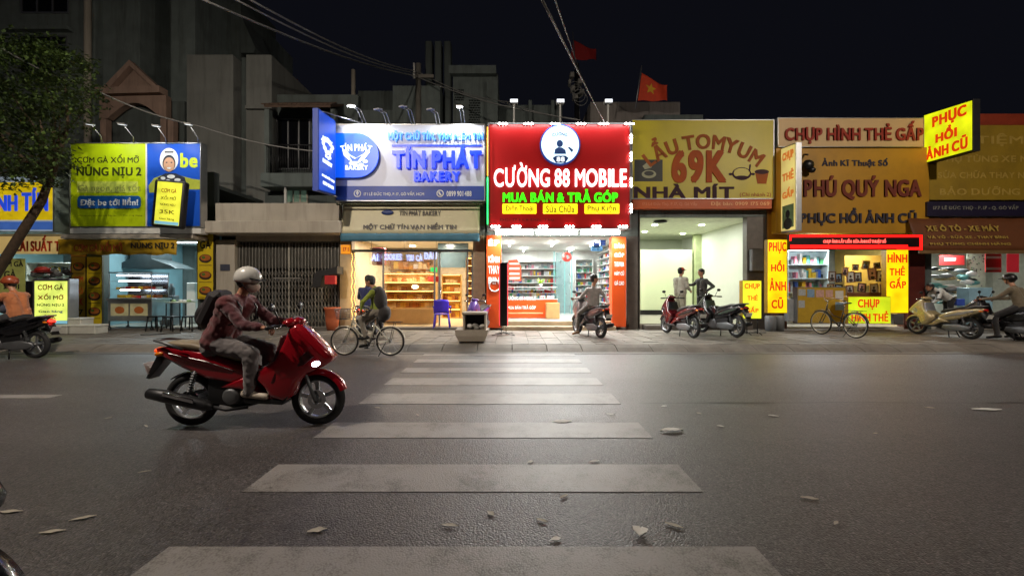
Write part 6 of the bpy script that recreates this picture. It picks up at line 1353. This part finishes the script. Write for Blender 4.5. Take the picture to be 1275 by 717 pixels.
    g = G(); g.tube([(.33, -.36, 1.03), (.36, -.2, 1.035), (.38, 0, 1.03), (.36, .2, 1.035), (.33, .36, 1.03)], .014, 8); part('bar', g, m_dark, hb)
    g = G(); g.add([(.47, -.05, 1.04), (.47, .05, 1.04), (.42, .065, 1.12), (.42, -.065, 1.12), (.463, -.05, 1.04), (.463, .05, 1.04), (.413, .065, 1.12), (.413, -.065, 1.12)], [(0, 1, 2, 3), (7, 6, 5, 4), (0, 4, 5, 1), (1, 5, 6, 2), (2, 6, 7, 3), (3, 7, 4, 0)]); part('visor', g, M('smoked_visor', (30, 30, 34), .12), hb)
    for s_ in (-1, 1):
        g = G(); g.tube([(.34, s_*.24, 1.032), (.325, s_*.37, 1.028)], .02, 10); part('grip', g, m_black, hb)
        g = G(); g.tube([(.37, s_*.2, 1.045), (.40, s_*.26, 1.03), (.385, s_*.35, 1.02)], .007, 5); part('lever', g, m_chrome, hb)
        g = G(); g.tube([(.36, s_*.19, 1.05), (.34, s_*.24, 1.17), (.33, s_*.27, 1.20)], .007, 6); mr = part('mirror_stalk', g, m_black, hb)
        g = G(); g.ell((.325, s_*.28, 1.215), (.018, .06, .038), 14); part('mirror', g, m_black, mr)
    r.scale = (scale,)*3; r.location = loc; r.rotation_euler = (0, 0, rz); return r

# ================================================================ bicycles
def bicycle(label, fm, loc, rz, basket=True, R=.32, name='parked_bicycle'):
    r = thing(name, label, 'bicycle', (0, 0, 0)); A, B = (-.5, 0, R), (.5, 0, R); bb = (-.06, 0, .27); st = (-.2, 0, .80); hd = (.30, 0, .84); hl = (.345, 0, .64)
    for nm, x in (('rear_wheel', -.5), ('front_wheel', .5)):
        w = part(nm, G().torus((x, 0, R+.002), R-.018, .018, 'y', 44, 8), m_tyre, r)
        g = G(); g.torus((x, 0, R+.002), R-.042, .011, 'y', 44, 6, w=1.3); part('rim', g, M('steel_rim', (196, 190, 176), .3, .7, .1), w)
        g = G()
        for k in range(28): a = 2*PI*k/28; s_ = -1 if k % 2 else 1; g.tube([(x+.012*math.cos(a+.8*s_), s_*.03, R+.012*math.sin(a+.8*s_)), (x+(R-.045)*math.cos(a), 0, R+(R-.045)*math.sin(a))], .0018, 3, sm=False)
        part('spokes', g, m_alu, w, kind='stuff')
        g = G(); g.lathe([(0, -.05), (.018, -.05), (.02, 0), (.018, .05), (0, .05)], (x, 0, R), 'y', 10); part('hub', g, m_eng, w)
        g = G(); R0 = R+.018; g.lathe([(R0, -.026), (R0+.008, 0), (R0, .026), (R0-.003, .025), (R0+.004, 0), (R0-.003, -.025), (R0, -.026)], (x, 0, R), 'y', 18, arc=(.35, 2.9) if x < 0 else (.9, 3.0)); part('mudguard', g, fm, w)
    g = G(); g.tube([st, bb], .015, 8); g.tube([(.335, 0, .70), (.18, 0, .48), bb], .018, 8); g.tube([(.325, 0, .76), (.12, 0, .56), (-.13, 0, .5)], .013, 8); g.tube([hd, hl], .02, 10)
    for s_ in (-1, 1): g.tube([(-.16, s_*.01, .66), (-.5, s_*.05, R)], .009, 6); g.tube([bb, (-.5, s_*.05, R)], .01, 6)
    part('frame', g, fm, r)
    g = G()
    for s_ in (-1, 1): g.tube([hl, (.38, s_*.045, .58), (.5, s_*.05, R)], .011, 6)
    part('fork', g, fm, r)
    g = G(); g.tube([st, (-.225, 0, .90)], .012, 8); sp = part('seat_post', g, m_chrome, r)
    g = G(); g.loft([[(x, w*math.cos(t), .915+.022*math.sin(t)) for t in [2*PI*j/10 for j in range(10)]] for x, w in ((-.36, .03), (-.34, .09), (-.27, .1), (-.18, .055), (-.08, .03), (-.04, .012))]); part('saddle', g, m_black, sp)
    g = G(); g.tube([hd, (.27, 0, .98)], .011, 8); g.tube([(.02, -.29, .95), (.12, -.28, 1.0), (.25, -.16, 1.03), (.27, 0, 1.0), (.25, .16, 1.03), (.12, .28, 1.0), (.02, .29, .95)], .011, 8); hb = part('handlebar', g, m_chrome, r)
    for s_ in (-1, 1): g = G(); g.tube([(.0, s_*.29, .94), (.1, s_*.283, .99)], .017, 8); part('grip', g, m_black, hb)
    g = G(); g.lathe([(.075, -.05), (.085, -.048), (.085, -.042), (.075, -.04), (.075, -.05)], bb, 'y', 24); ck = part('chainring', g, m_eng, r)
    for s_ in (-1, 1):
        g = G(); e = (bb[0]+s_*.12, -s_*.08, bb[2]-s_*.12); g.tube([(bb[0], -s_*.05, bb[2]), e], .01, 6); c_ = part('crank', g, m_eng, ck)
        g = G(); g.box(e[0]-.045, e[0]+.045, e[1]-s_*.09, e[1], e[2]-.012, e[2]+.012, 0, .004); part('pedal', g, m_black, ck)
    g = G(); g.tube([(-.06, -.045, .345), (-.5, -.045, R+.035)], .005, 4); g.tube([(-.06, -.045, .195), (-.5, -.045, R-.035)], .005, 4); part('chain', g, m_dark, r)
    g = G()
    for s_ in (-1, 1): g.tube([(-.22, s_*.05, .72), (-.75, s_*.06, .72)], .007, 5); g.tube([(-.6, s_*.06, .72), (-.5, s_*.06, R)], .006, 5)
    for q in range(5): g.tube([(-.3-.1*q, -.06, .722), (-.3-.1*q, .06, .722)], .005, 5)
    part('rear_rack', g, m_dark, r)
    g = G(); g.tube([(-.42, .05, .3), (-.30, .16, .012)], .009, 6); part('kickstand', g, m_dark, r)
    if basket:
        g = G(); x0, x1, y0, z0, z1 = .40, .66, .17, .78, 1.0
        def ringp(t, z):
            f = (z-z0)/(z1-z0); a, b_ = .10+.03*f, .13+.04*f; c = .53
            return (c+a*max(-1, min(1, 1.3*math.cos(t))), b_*max(-1, min(1, 1.3*math.sin(t))), z)
        for q in range(7): z = z0+(z1-z0)*q/6; g.tube([ringp(2*PI*i/24, z) for i in range(25)], .0035 if q < 6 else .006, 4)
        for q in range(30): t = 2*PI*q/30; g.tube([ringp(t, z0), ringp(t, z1)], .003, 3)
        for q in range(7): y = -.12+.04*q; g.tube([(.43, y, z0), (.63, y, z0)], .003, 3)
        part('basket', g, M('basket_grey', (90, 92, 94), .5, .4), r)
    r.location = loc; r.rotation_euler = (0, 0, rz); return r
# ================================================================ vehicles and riders in their places
rad = math.radians
m_red = M('scooter_red', (150, 14, 28), .22, .15, .04, 3, coat=.8); m_blk = M('scooter_black', (24, 24, 27), .25, .1, .05, 3, coat=.6)
m_chp = M('scooter_champagne', (176, 160, 120), .28, .35, .04, 3, coat=.6); m_sil = M('scooter_silver', (150, 152, 156), .3, .5, .05)
m_seatb = M('seat_black', (28, 27, 27), .55, 0, .1, 10, .15, 200); m_seatt = M('seat_tan', (132, 118, 96), .55, 0, .1, 10, .1, 200)
cl = lambda n, c, r_=.85: M('cloth_'+n, c, r_, 0, .18, 9, .3, 220, sheen=.3)
hairb = M('hair_black', (20, 17, 16), .45, 0, .2, 60, .5, 300)
# the red scooter crossing in front
RX, RY = -2.72, 4.42
scooter('glossy red scooter with lit headlight riding past the crosswalk', m_red, m_seatt, (RX, RY, 0), rad(1), paint2=M('trim_dark_red', (60, 12, 16), .3), lit=EM('headlight_glow', (225, 232, 255), 14), tail=EM('tail_dim', (255, 90, 30), .8), name='ridden_scooter', scale=1.03, rim=M('silver_rim', (190, 192, 195), .3, .7, .05), cat='scooter')
lamp('SPOT', (RX+.80, RY-.12, .70), 70, (.85, .9, 1), .04, target=(RX+5, RY-.1, .3), name='headlight_light', spot=1.0)
def rider_kit(r, q):
    helmet(M('helmet_white', (214, 212, 206), .3, 0, .05, coat=.4), M('helmet_peak_black', (26, 26, 28), .3))(r, q)
    hd, fw, hu, side, up, ch, pel = q['hd'], q['fw'], q['hu'], q['side'], q['up'], q['ch'], q['pel']
    g = G(); g.ell(hd+fw*.052-hu*.052, (.072, .07, .062), 16, 0, q['Rm']); part('face_mask', g, M('mask_cloth', (198, 176, 164), .8), r)
    bk = Vector((-up.z, 0, up.x)); c = ch*.55+pel*.45+bk*.19
    g = G(); g.cbox(c+up*.03, (.17, .30, .42), (0, math.atan2(up.x, up.z), 0), 0, .06); g.ell(c+bk*.07-up*.04, (.07, .12, .15), 14, 0, (0, math.atan2(up.x, up.z), 0)); bp = part('backpack', g, M('backpack_black', (34, 28, 32), .7, 0, .15, 8, .2, 80), r)
    for s_ in (-1, 1):
        g = G(); y = s_*.13; g.tube([c+up*.2+Vector((0, y, 0))+bk*-.05, ch+Vector((.02, y, .06)), ch+Vector((.11, y, -.06)), ch+Vector((.1, y, -.2)), pel+Vector((.0, y*1.2, .12))], .016, 6, sq=.5); part('strap', g, m_black, bp)
Jm = riding(-.36, .20, .34, 'board', 1.01, hw=.31); Jm['head'] = (-.06, 0, 1.50)
person('person', 'person in a maroon jacket, white helmet and face mask riding the red scooter', Jm, [cl('maroon', (98, 36, 40)), cl('grey', (98, 92, 92)), M('shoe_pale', (176, 166, 150), .5), hairb, cl('darkmaroon', (78, 22, 32))], (RX-.01, RY, .02), rad(1), hair='short', extras=rider_kit, vox=.011, build=1.24, face=(1, -.12, -.08), wrinkle=.011)
# left-edge motorbike and rider
LX, LY = -10.45, 8.62
scooter('dark motorbike with glowing tail light leaving at the left edge', m_blk, m_seatb, (LX, LY, 0), PI, lit=None, tail=EM('tail_glow', (255, 30, 20), 9), bike=True, name='ridden_motorbike', wheelR=.28)
def bag_kit(r, q):
    helmet(M('helmet_brown', (150, 70, 40), .35, 0, .05), None)(r, q)
    g = G(); g.ell(q['pel']+Vector((.22, .02, .18)), (.17, .16, .16), 14); part('bag', g, cl('slate', (70, 74, 92)), r)
person('person', 'person in an orange-brown shirt and brown helmet riding away at the left edge', riding(-.30, .12, .34, 'board', 1.0), [cl('orange', (176, 106, 62)), cl('darkgrey', (40, 40, 44)), m_black, hairb], (LX, LY, .02), PI, extras=bag_kit, build=1.15, face=(1, .25, 0))
# cyclist
m_bikeg = M('bike_cream', (190, 186, 170), .4, .2, .15, 6, dirt=.3); m_bikek = M('bike_dark', (60, 58, 52), .4, .3, .15, dirt=.3)
CXx, CYy = -3.1, 8.95
bicycle('old pale bicycle with front basket being ridden past the bakery', m_bikeg, (CXx, CYy, 0), PI-rad(3), True, .31, 'ridden_bicycle')
Jc = dict(pelvis=(-.24, 0, .97), chest=(-.17, 0, 1.38), head=(-.06, 0, 1.58), haL=(.02, .28, .98), haR=(.02, -.28, .98), elL=(-.02, .30, 1.16), elR=(-.02, -.30, 1.16), knL=(.10, .10, .78), anL=(-.0, .10, .42), toL=(.14, .10, .38), knR=(.15, -.10, .66), anR=(.06, -.1, .24), toR=(.2, -.1, .18))
def vest(r, q):
    g = G(); 
    c = q['pel'].lerp(q['ch'], .55); g.ell(c-Vector((.07, 0, .0)), (.15, .185, .30), 20, 0, (0, .12, 0)); g.ell(q['ch']-Vector((.04, 0, .03)), (.12, .18, .12), 18)
    g.ell(q['pel']-Vector((.12, 0, .06)), (.15, .17, .18), 18); g.v = [tuple(Vector(v)+Vector(v).normalized()*.022*noise.noise(Vector(v)*9)) for v in g.v]; part('dark_vest', g, cl('vest', (34, 28, 26)), r)
person('person', 'cyclist with yellow-green sleeves and a dark vest pedalling past the bakery', Jc, [cl('green', (128, 140, 44)), cl('paletrouser', (120, 112, 100)), m_black, hairb], (CXx, CYy, .0), PI-rad(3), extras=vest, face=(1, 0, -.15))
# rider before the bakery, seen from behind
BX, BY = -3.78, 11.1; hz = rad(95)
scooter('dark scooter with a lit red tail light standing before the bakery', m_blk, m_seatb, (BX, BY, .13), hz, tail=EM('tail_soft', (255, 60, 40), 3), name='ridden_scooter')
person('person', 'person in dark blue seen from behind on the scooter before the bakery', riding(-.34, .1, .34, 'ground', 1.0), [cl('navy', (44, 48, 92)), cl('black', (32, 30, 32)), m_black, hairb], (BX, BY, .13), hz, build=1.05)
# man on scooter before the phone shop
d_ = rad(109); EX, EY = 2.12, 11.55
scooter('dark grey scooter backing out in front of the phone shop', M('scooter_grey', (70, 70, 72), .3, .3, .05, coat=.5), m_seatb, (EX, EY, .13), d_, paint2=M('trim_silver', (120, 110, 108), .3, .4), name='ridden_scooter')
Je = riding(-.26, .0, .34, 'ground', 1.0); Je['head'] = (-.27, -.02, 1.56); Je['elR'] = (-.46, -.25, 1.08); Je['haR'] = (-.70, -.16, .93); Je['palmR'] = (0, 0, -1); Je['lat'] = (.25, 1, 0)
person('person', 'bareheaded man in a pale grey shirt twisting round on the scooter before the phone shop', Je, [cl('palegrey', (150, 144, 140)), cl('greytrouser', (96, 92, 86)), M('sandal', (120, 90, 60), .6), hairb], (EX, EY, .13), d_, face=(-.25, -1, 0))
# two bikes before the empty shop
scooter('small red and black scooter parked before the empty shop, left of the black one', M('scooter_darkred', (78, 14, 20), .25, .1, .05, coat=.6), m_seatb, (4.66, 11.62, .13), rad(101))
scooter('black motorbike with exposed handlebar parked right of the red scooter', m_blk, m_seatb, (5.83, 11.78, .13), rad(104), bike=True, wheelR=.285, paint2=M('trim_green', (52, 64, 54), .35), scale=1.04)
Js = dict(pelvis=(0, 0, .93), chest=(.01, 0, 1.36), head=(.04, 0, 1.60), elL=(.04, .26, 1.12), elR=(.03, -.26, 1.12), haL=(.2, .2, 1.0), haR=(.2, -.2, 1.0), knL=(.03, .1, .5), knR=(.03, -.1, .5), anL=(0, .11, .09), anR=(-.02, -.11, .09), toL=(.14, .13, .035), toR=(.12, -.13, .035))
def cap_kit(r, q):
    g = G(); g.ell(q['hd']+q['hu']*.05, (.112, .098, .09), 16, 0, q['Rm'], z0=-.1); cpp = part('cap', g, M('cap_red', (170, 50, 30), .7), r)
    g = G(); g.ell(q['hd']+q['hu']*.045+q['fw']*.12, (.07, .07, .01), 12, 0, q['Rm']); part('peak', g, M('cap_red', (170, 50, 30), .7), cpp)
person('person', 'standing man in a pale shirt and red cap inside the empty shop entrance', Js, [cl('shirtpale', (172, 168, 156)), cl('trouserpale', (150, 146, 130)), m_black, hairb], (5.62, 13.95, .305), rad(20), extras=cap_kit, grip=False, build=1.3).scale = (1.08, 1.08, 1.06)
Jt = dict(Js); Jt['elR'] = (.12, -.24, 1.22); Jt['haR'] = (.38, -.2, 1.2); Jt['elL'] = (-.1, .38, 1.16); Jt['haL'] = (.0, .17, 1.0); Jt['pelvis'] = (0, 0, .93)
# facing left, one hand on hip
person('person', 'standing man in dark clothes with a hand on his hip inside the empty shop entrance', Jt, [cl('darktee', (52, 52, 50)), cl('darktrouser', (34, 34, 36)), m_black, hairb], (6.28, 13.8, .305), rad(-165), grip=False, build=1.15).scale = (1.05, 1.05, 1.03)
# champagne scooter, black one with man at the right
scooter('champagne scooter with silver trim parked before the right edge shop', m_chp, m_seatb, (11.76, 11.4, .13), rad(98), paint2=m_sil, scale=.98)
RX2, RY2 = 12.62, 10.72; h3 = rad(106)
scooter('black scooter carrying the seated man at the right edge', m_blk, m_seatb, (RX2, RY2, .13), h3, name='ridden_scooter')
person('person', 'man in an olive jacket and black helmet sitting on a scooter at the right edge', riding(-.34, .14, .34, 'ground', 1.0), [cl('olive', (104, 92, 72)), cl('black', (32, 30, 32)), m_black, hairb], (RX2, RY2, .13), h3, build=1.15, extras=helmet(M('helmet_black', (22, 22, 24), .35)))
scooter('dark scooter with pale seat edge cut off by the right side of the picture', m_blk, M('seat_grey', (120, 122, 128), .4), (13.15, 10.0, .13), rad(118))
Jb = dict(pelvis=(0, 0, .95), chest=(.34, 0, 1.22), head=(.52, 0, 1.3), elL=(.42, .22, .98), elR=(.42, -.22, .98), haL=(.55, .15, .8), haR=(.55, -.15, .8), knL=(.03, .1, .5), knR=(.0, -.1, .5), anL=(-.05, .11, .09), anR=(-.08, -.11, .09), toL=(.1, .13, .035), toR=(.07, -.13, .035))
person('person', 'person in a white top and dark trousers bending over inside the right edge shop', Jb, [cl('white', (205, 205, 200)), cl('darktrouser', (34, 34, 36)), m_black, hairb], (13.75, 13.15, .16), rad(170), grip=False)
# bicycle leaning on its stand
bicycle('old dark bicycle on its stand before the glass showcase of the photo shop', m_bikek, (8.92, 11.45, .13), rad(100), False, .34)
# small violet scooter tucked beside the orange panel
scooter('violet and white scooter squeezed between the bakery and the orange panel', M('scooter_violet', (80, 50, 130), .3, .1, .05, coat=.5), m_seatb, (-.98, 12.35, .13), rad(-105), paint2=M('trim_red', (140, 30, 40), .3), scale=.92)
# front of a black scooter in the near left corner
scooter('black front wheel and mudguard of a scooter cut off by the lower left corner', m_blk, m_seatb, (-2.645, 1.44, 0), 0, scale=1.0)

# ---- street furniture on the pavement
Y = 9.98; r = thing('rubbish_box', 'pale concrete-coloured box with an open top compartment on the pavement edge', 'bin', (X(588, Y), Y+.25, .13))
g = G(); m_bin = M('bin_beige', (158, 148, 134), .7, 0, .1, 3, .1, 60, dirt=.3)
g.loft([[(X(a, Y), y, z) for a, y in ((u0, Y+o), (u1, Y+o), (u1, Y+.55-o), (u0, Y+.55-o))] for z, u0, u1, o in ((.17, 571, 603, .03), (.30, 567.5, 606, .0), (Z(411, Y), 566, 608, 0))], sm=False); part('body', g, m_bin, r)
a, b_, c, d = X(576, Y), X(605, Y), Z(410.8, Y), Z(392, Y)
g = G(); g.box(a, a+.04, Y+.05, Y+.5, c, d); part('side_panel', g, m_bin, r); g = G(); g.box(b_-.04, b_, Y+.05, Y+.5, c, d); part('side_panel', g, m_bin, r)
g = G(); g.box(a-.02, b_+.02, Y+.02, Y+.53, d, d+.06, 0, .015); part('lid', g, m_bin, r); g = G(); g.box(a+.041, b_-.041, Y+.45, Y+.49, c, d); part('back_panel', g, m_dark, r)
g = G()
for k in range(9): g.ell((rng.uniform(a+.1, b_-.1), Y+rng.uniform(.12, .4), c+rng.uniform(.02, .1)), (.07, .06, .05), 8, k % 2)
part('rubbish', g, [m_paper, M('plastic_grey', (120, 118, 112), .5)], r, kind='stuff')
for (xx, yy_) in ((X(573, Y), Y+.08), (X(601, Y), Y+.08), (X(573, Y), Y+.47), (X(601, Y), Y+.47)): g = G(); g.box(xx-.03, xx+.03, yy_-.03, yy_+.03, .128, .172); part('foot', g, m_black, r)
Y = 11.6; r = thing('standing_sign', 'narrow black standing sign with pink glowing edges before the orange panel', 'sign', (X(627, Y), Y+.2, .13))
g = G(); g.box(X(622.5, Y), X(631.5, Y), Y, Y+.45, Z(406, Y), Z(327, Y), 0, .008); part('panel', g, M('sign_black', (16, 15, 16), .3), r)
for u in (621.3, 631.6): g = G(); g.box(X(u, Y), X(u, Y)+.02, Y+.02, Y+.43, Z(405.5, Y), Z(328, Y)); part('glow_edge', g, EM('pink_edge', (255, 80, 90), .9), r)
for u in (624, 630):
    g = G(); g.tube([(X(u, Y), Y+.1, .14), (X(u, Y), Y+.1, Z(406, Y))], .012, 6); part('leg', g, m_dark, r)
g = G(); g.tube([(X(613, Y), Y-.1, .145), (X(627, Y), Y+.1, .2), (X(641, Y), Y-.1, .145)], .01, 6); g.tube([(X(616, Y), Y+.45, .145), (X(627, Y), Y+.2, .2), (X(639, Y), Y+.45, .145)], .01, 6); part('base', g, m_dark, r)
r = thing('hanging_poster', 'orange poster with white bars hanging at the left inside the phone shop', 'poster', (X(640, 14.8), 14.8, Z(350, 14.8)))
g = G(); g.prism([(X(633, 14.8), Z(348, 14.8)), (X(649, 14.8), Z(350, 14.8)), (X(649, 14.8), Z(332, 14.8)), (X(644, 14.8), Z(323, 14.8)), (X(633, 14.8), Z(324, 14.8))], 14.8, 14.83); part('panel', g, M('poster_orange', (220, 80, 40), .5), r)
for v in (327, 333, 339.5, 345): plate(r, 634, 647, v, v+2.6, 14.8, m_white, .004, 'print')
# parked gas cylinder-like pot already built; small fire bucket by the right pillar of the hotpot shop
g = G(); g.box(X(937, 13.3), X(952, 13.3), 13.36, 13.49, Z(337, 13.3), Z(310, 13.3), 0, .01); single('meter_box', g, cols[7], 'grey electricity meter box on the stone pillar right of the empty shop', 'box')
g = G(); g.ell((X(1005, 13.05), 13.0, Z(206, 13.05)), (.17, .12, .16), 14); g.ell((X(1010, 13.0), 12.98, Z(212, 13.0)), (.12, .1, .09), 12); g.tube([(X(1003, 13.1), 13.0, Z(194, 13.1)), (X(1003, 13.1), 13.16, Z(192, 13.1))], .03, 6); single('loudspeaker_horn', g, m_black, 'small black horn fixed at the upper left of the ochre photo shop board', 'horn')

# ================================================================ tree at the left
def tree():
    r = thing('street_tree', 'leafy street tree with a slender leaning trunk before the left shops', 'tree', (-13.55, 10.5, .12)); rr = random.Random(5)
    bark = M('bark', (70, 56, 42), .9, 0, .3, 12, .6, 40); Yt = 10.4
    P = lambda u, v, y=Yt: Vector((X(u, y), y, Z(v, y)))
    tr = [Vector((-13.55, 10.5, .1)), P(-20, 365), P(5, 325), P(30, 285), P(52, 250), P(62, 222)]
    g = G(); g.tube(tr, [.13, .12, .105, .1, .09, .07], 12); part('trunk', g, bark, r)
    ends = []
    for (u, v, y) in ((10, 110, 10.2), (45, 70, 10.8), (80, 95, 10.0), (104, 140, 10.6), (-20, 150, 10.6), (50, 150, 9.6), (20, 200, 9.8), (70, 195, 10.2), (-60, 100, 10.4), (75, 150, 11.2), (-15, 220, 10.1)):
        a = tr[-1]+Vector((0, 0, -.2)); b_ = P(u, v, y); m_ = a.lerp(b_, .5)+Vector((rr.uniform(-.2, .2), rr.uniform(-.2, .2), .25)); g = G(); g.tube([a, m_, b_], [.06, .035, .012], 7); part('limb', g, bark, r); ends += [m_.lerp(b_, t) for t in (.2, .5, .8, 1.1)]
    lv = G(); bands = [((-70, 60), (60, 130), .95)]
    def inside(u, v):   # rough outline of the crown measured at the tree's own distance
        e1 = ((u-20)/105)**2+((v-120)/75)**2; e2 = ((u-0)/50)**2+((v-190)/45)**2; e3 = ((u-92)/34)**2+((v-130)/42)**2; e4 = ((u-48)/34)**2+((v-195)/32)**2
        if v > 168 and u > 82: return False
        return min(e1, e2, e3, e4) < 1+.25*noise.noise(Vector((u*.05, v*.05, 0)))
    clumps = []
    while len(clumps) < 250:
        u, v, y = rr.uniform(-110, 135), rr.uniform(45, 262), Yt+rr.uniform(-1.5, 1.3)
        if inside(u, v): clumps.append(P(u, v, y))
    for c in clumps:
        R = rr.uniform(.18, .42); mi = 0 if rr.random() < .6 else 1
        for k in range(46):
            d = Vector((rr.gauss(0, 1), rr.gauss(0, 1), rr.gauss(0, .7))).normalized()*R*rr.random()**.5; p = c+d
            a = Vector((rr.gauss(0, 1), rr.gauss(0, 1), rr.gauss(-.3, .6))).normalized(); s_, t = frame(a); L = rr.uniform(.07, .14); w = L*.3
            lv.add([p, p+a*L*.5+s_*w+t*.01, p+a*L, p+a*L*.5-s_*w+t*.01], [(0, 1, 2, 3)], mi if rr.random() < .8 else 1-mi)
    part('crown', lv, [M('leaf_green', (44, 62, 24), .55, 0, .3, 1.2), M('leaf_light', (64, 84, 34), .55, 0, .3, 1.2)], r, kind='stuff')
tree()

# ================================================================ poles, cables, flags
m_cable = M('cable_grey', (120, 120, 118), .6); m_pole = M('pole_concrete', (120, 116, 108), .85, 0, .15, 3, .2, 40)
def W3(u, v, y): return Vector((X(u, y), y, Z(v, y)))
def cable(pts, r_, label, sag=.15):
    P = [W3(*p) for p in pts]; Q = []
    for i in range(len(P)-1):
        n = 10
        for k in range(n): t = k/n; q = P[i].lerp(P[i+1], t); q.z -= sag*math.sin(PI*t); Q.append(q)
    Q.append(P[-1]); g = G(); g.tube(Q, r_, 5, sq=1.0); return single('overhead_cable', g, m_cable, label, 'cable')
cable([(225, -12, 9), (517, 95, 19.8), (722, 150, 14)], .028, 'lowest overhead cable sagging from the upper left past the concrete pole to the red sign', .25)
cable([(270, -12, 9.2), (519, 92, 19.8)], .022, 'middle overhead cable running down to the concrete pole', .3)
cable([(285, -14, 9.4), (521, 90, 19.8), (640, 128, 21)], .024, 'uppermost overhead cable passing the concrete pole', .3)
cable([(-20, 48, 9), (113, 110, 11.5), (250, 158, 12.5), (397, 189, 12.6)], .022, 'long thin cable from the left edge across the dark houses to the blue projecting sign', .12)
cable([(665, -20, 3.2), (752, 151, 12.8)], .012, 'steep overhead cable dropping from the top to the red sign', .02)
cable([(686, -15, 5), (712, 60, 12), (726, 100, 20.9)], .012, 'faint cable dropping to the dark utility pole', .02)
cable([(605, 120, 20.9), (650, 134, 15), (722, 150, 13.2)], .014, 'thin slack cable just above the top edge of the red sign', .05)
r = thing('utility_pole', 'concrete pole with a short crossarm rising behind the bakery sign', 'pole', (X(521, 20), 20, 0))
g = G(); g.tube([W3(521, 358.5, 20)*1, W3(521, 80, 20)], [.17, .13], 12); g.v = [(v[0], v[1], 0 if v[2] < 1.6 else v[2]) for v in g.v]; part('pole', g, m_pole, r)
g = G(); g.box(X(517, 20), X(541, 20), 19.75, 19.85, Z(100, 20), Z(96, 20)); part('crossarm', g, m_pole, r); g = G(); g.tube([(X(517, 20), 19.78, Z(101, 20)), (X(517, 20), 19.78, Z(82, 20))], .05, 8); part('insulator', g, m_white, r)
r = thing('utility_pole', 'dark utility pole with a clutter of cable boxes behind the phone shop', 'pole', (X(717, 21.2), 21.2, 0))
g = G(); g.tube([(X(717, 21.2), 20.9, 0), (X(717, 21.2), 20.9, Z(84, 21.2))], .12, 10); part('pole', g, m_dark, r)
for k, (u, v, w) in enumerate(((712, 95, 5), (722, 103, 6), (713, 112, 5), (724, 116, 5), (716, 122, 6), (709, 104, 3))):
    g = G(); g.box(X(u-w/2, 20.6), X(u+w/2, 20.6), 20.4, 20.75, Z(v+3, 20.6), Z(v-3, 20.6), 0, .02); part('cable_box', g, M('box_weathered', (130, 128, 122), .7, 0, .2), r)
g = G()
for k in range(5): q = rng.uniform(0, 1); g.torus((X(719+k*2-4, 20.4), 20.35, Z(108+k*4, 20.4)), .22+.05*k*.5, .014, 'y', 18, 5)
part('cable_coil', g, m_cable, r)
def flag(label, u0, v0, u1, v1, Y, pole_pts, m, star, droop=0.0):
    r = thing('flag', label, 'flag', W3(*pole_pts[0]))
    g = G(); g.tube([W3(*p) for p in pole_pts], .03, 6); part('flagpole', g, m_galv, r)
    x0, x1, z0, z1 = X(u0, Y), X(u1, Y), Z(v1, Y), Z(v0, Y)
    f = lambda a, b_: (x0+(x1-x0)*a+(.18*(1-b_)*-1)*(1-a), Y+.16*math.sin(a*7+b_*1.5)*a, z0+(z1-z0)*b_*(1-.42*a)-.10*math.sin(a*PI)*b_*1.2-droop*a+.05*math.sin(a*8))
    g = G(); g.grid(f, 24, 14, th=.006); c_ = part('cloth', g, m, r)
    if star:
        g = G(); pts = []
        for k in range(10): a = PI/2+PI*k/5; q = .24 if k % 2 == 0 else .1; pts.append((.38+q*.75*math.cos(a), .55+q*1.1*math.sin(a)))
        vs = [Vector(f(*p))-Vector((0, .012, 0)) for p in pts]; c = Vector(f(.38, .55))-Vector((0, .014, 0))
        g.add(vs+[c], [(k, (k+1) % 10, 10) for k in range(10)]); part('star', g, star, c_)
flag('orange-red flag with a yellow star waving on the roof above the hotpot sign', 799, 91, 832, 126, 19.5, [(791, 135, 19.5), (799, 82, 19.5)], M('flag_red', (214, 70, 36), .7, 0, .1), M('flag_star', (220, 170, 40), .7))
flag('dim red flag hanging higher in the dark behind the utility pole', 714, 50, 743, 75, 23, [(722, 150, 23), (713, 40, 23)], M('flag_darkred', (150, 30, 30), .8, 0, .1), None)
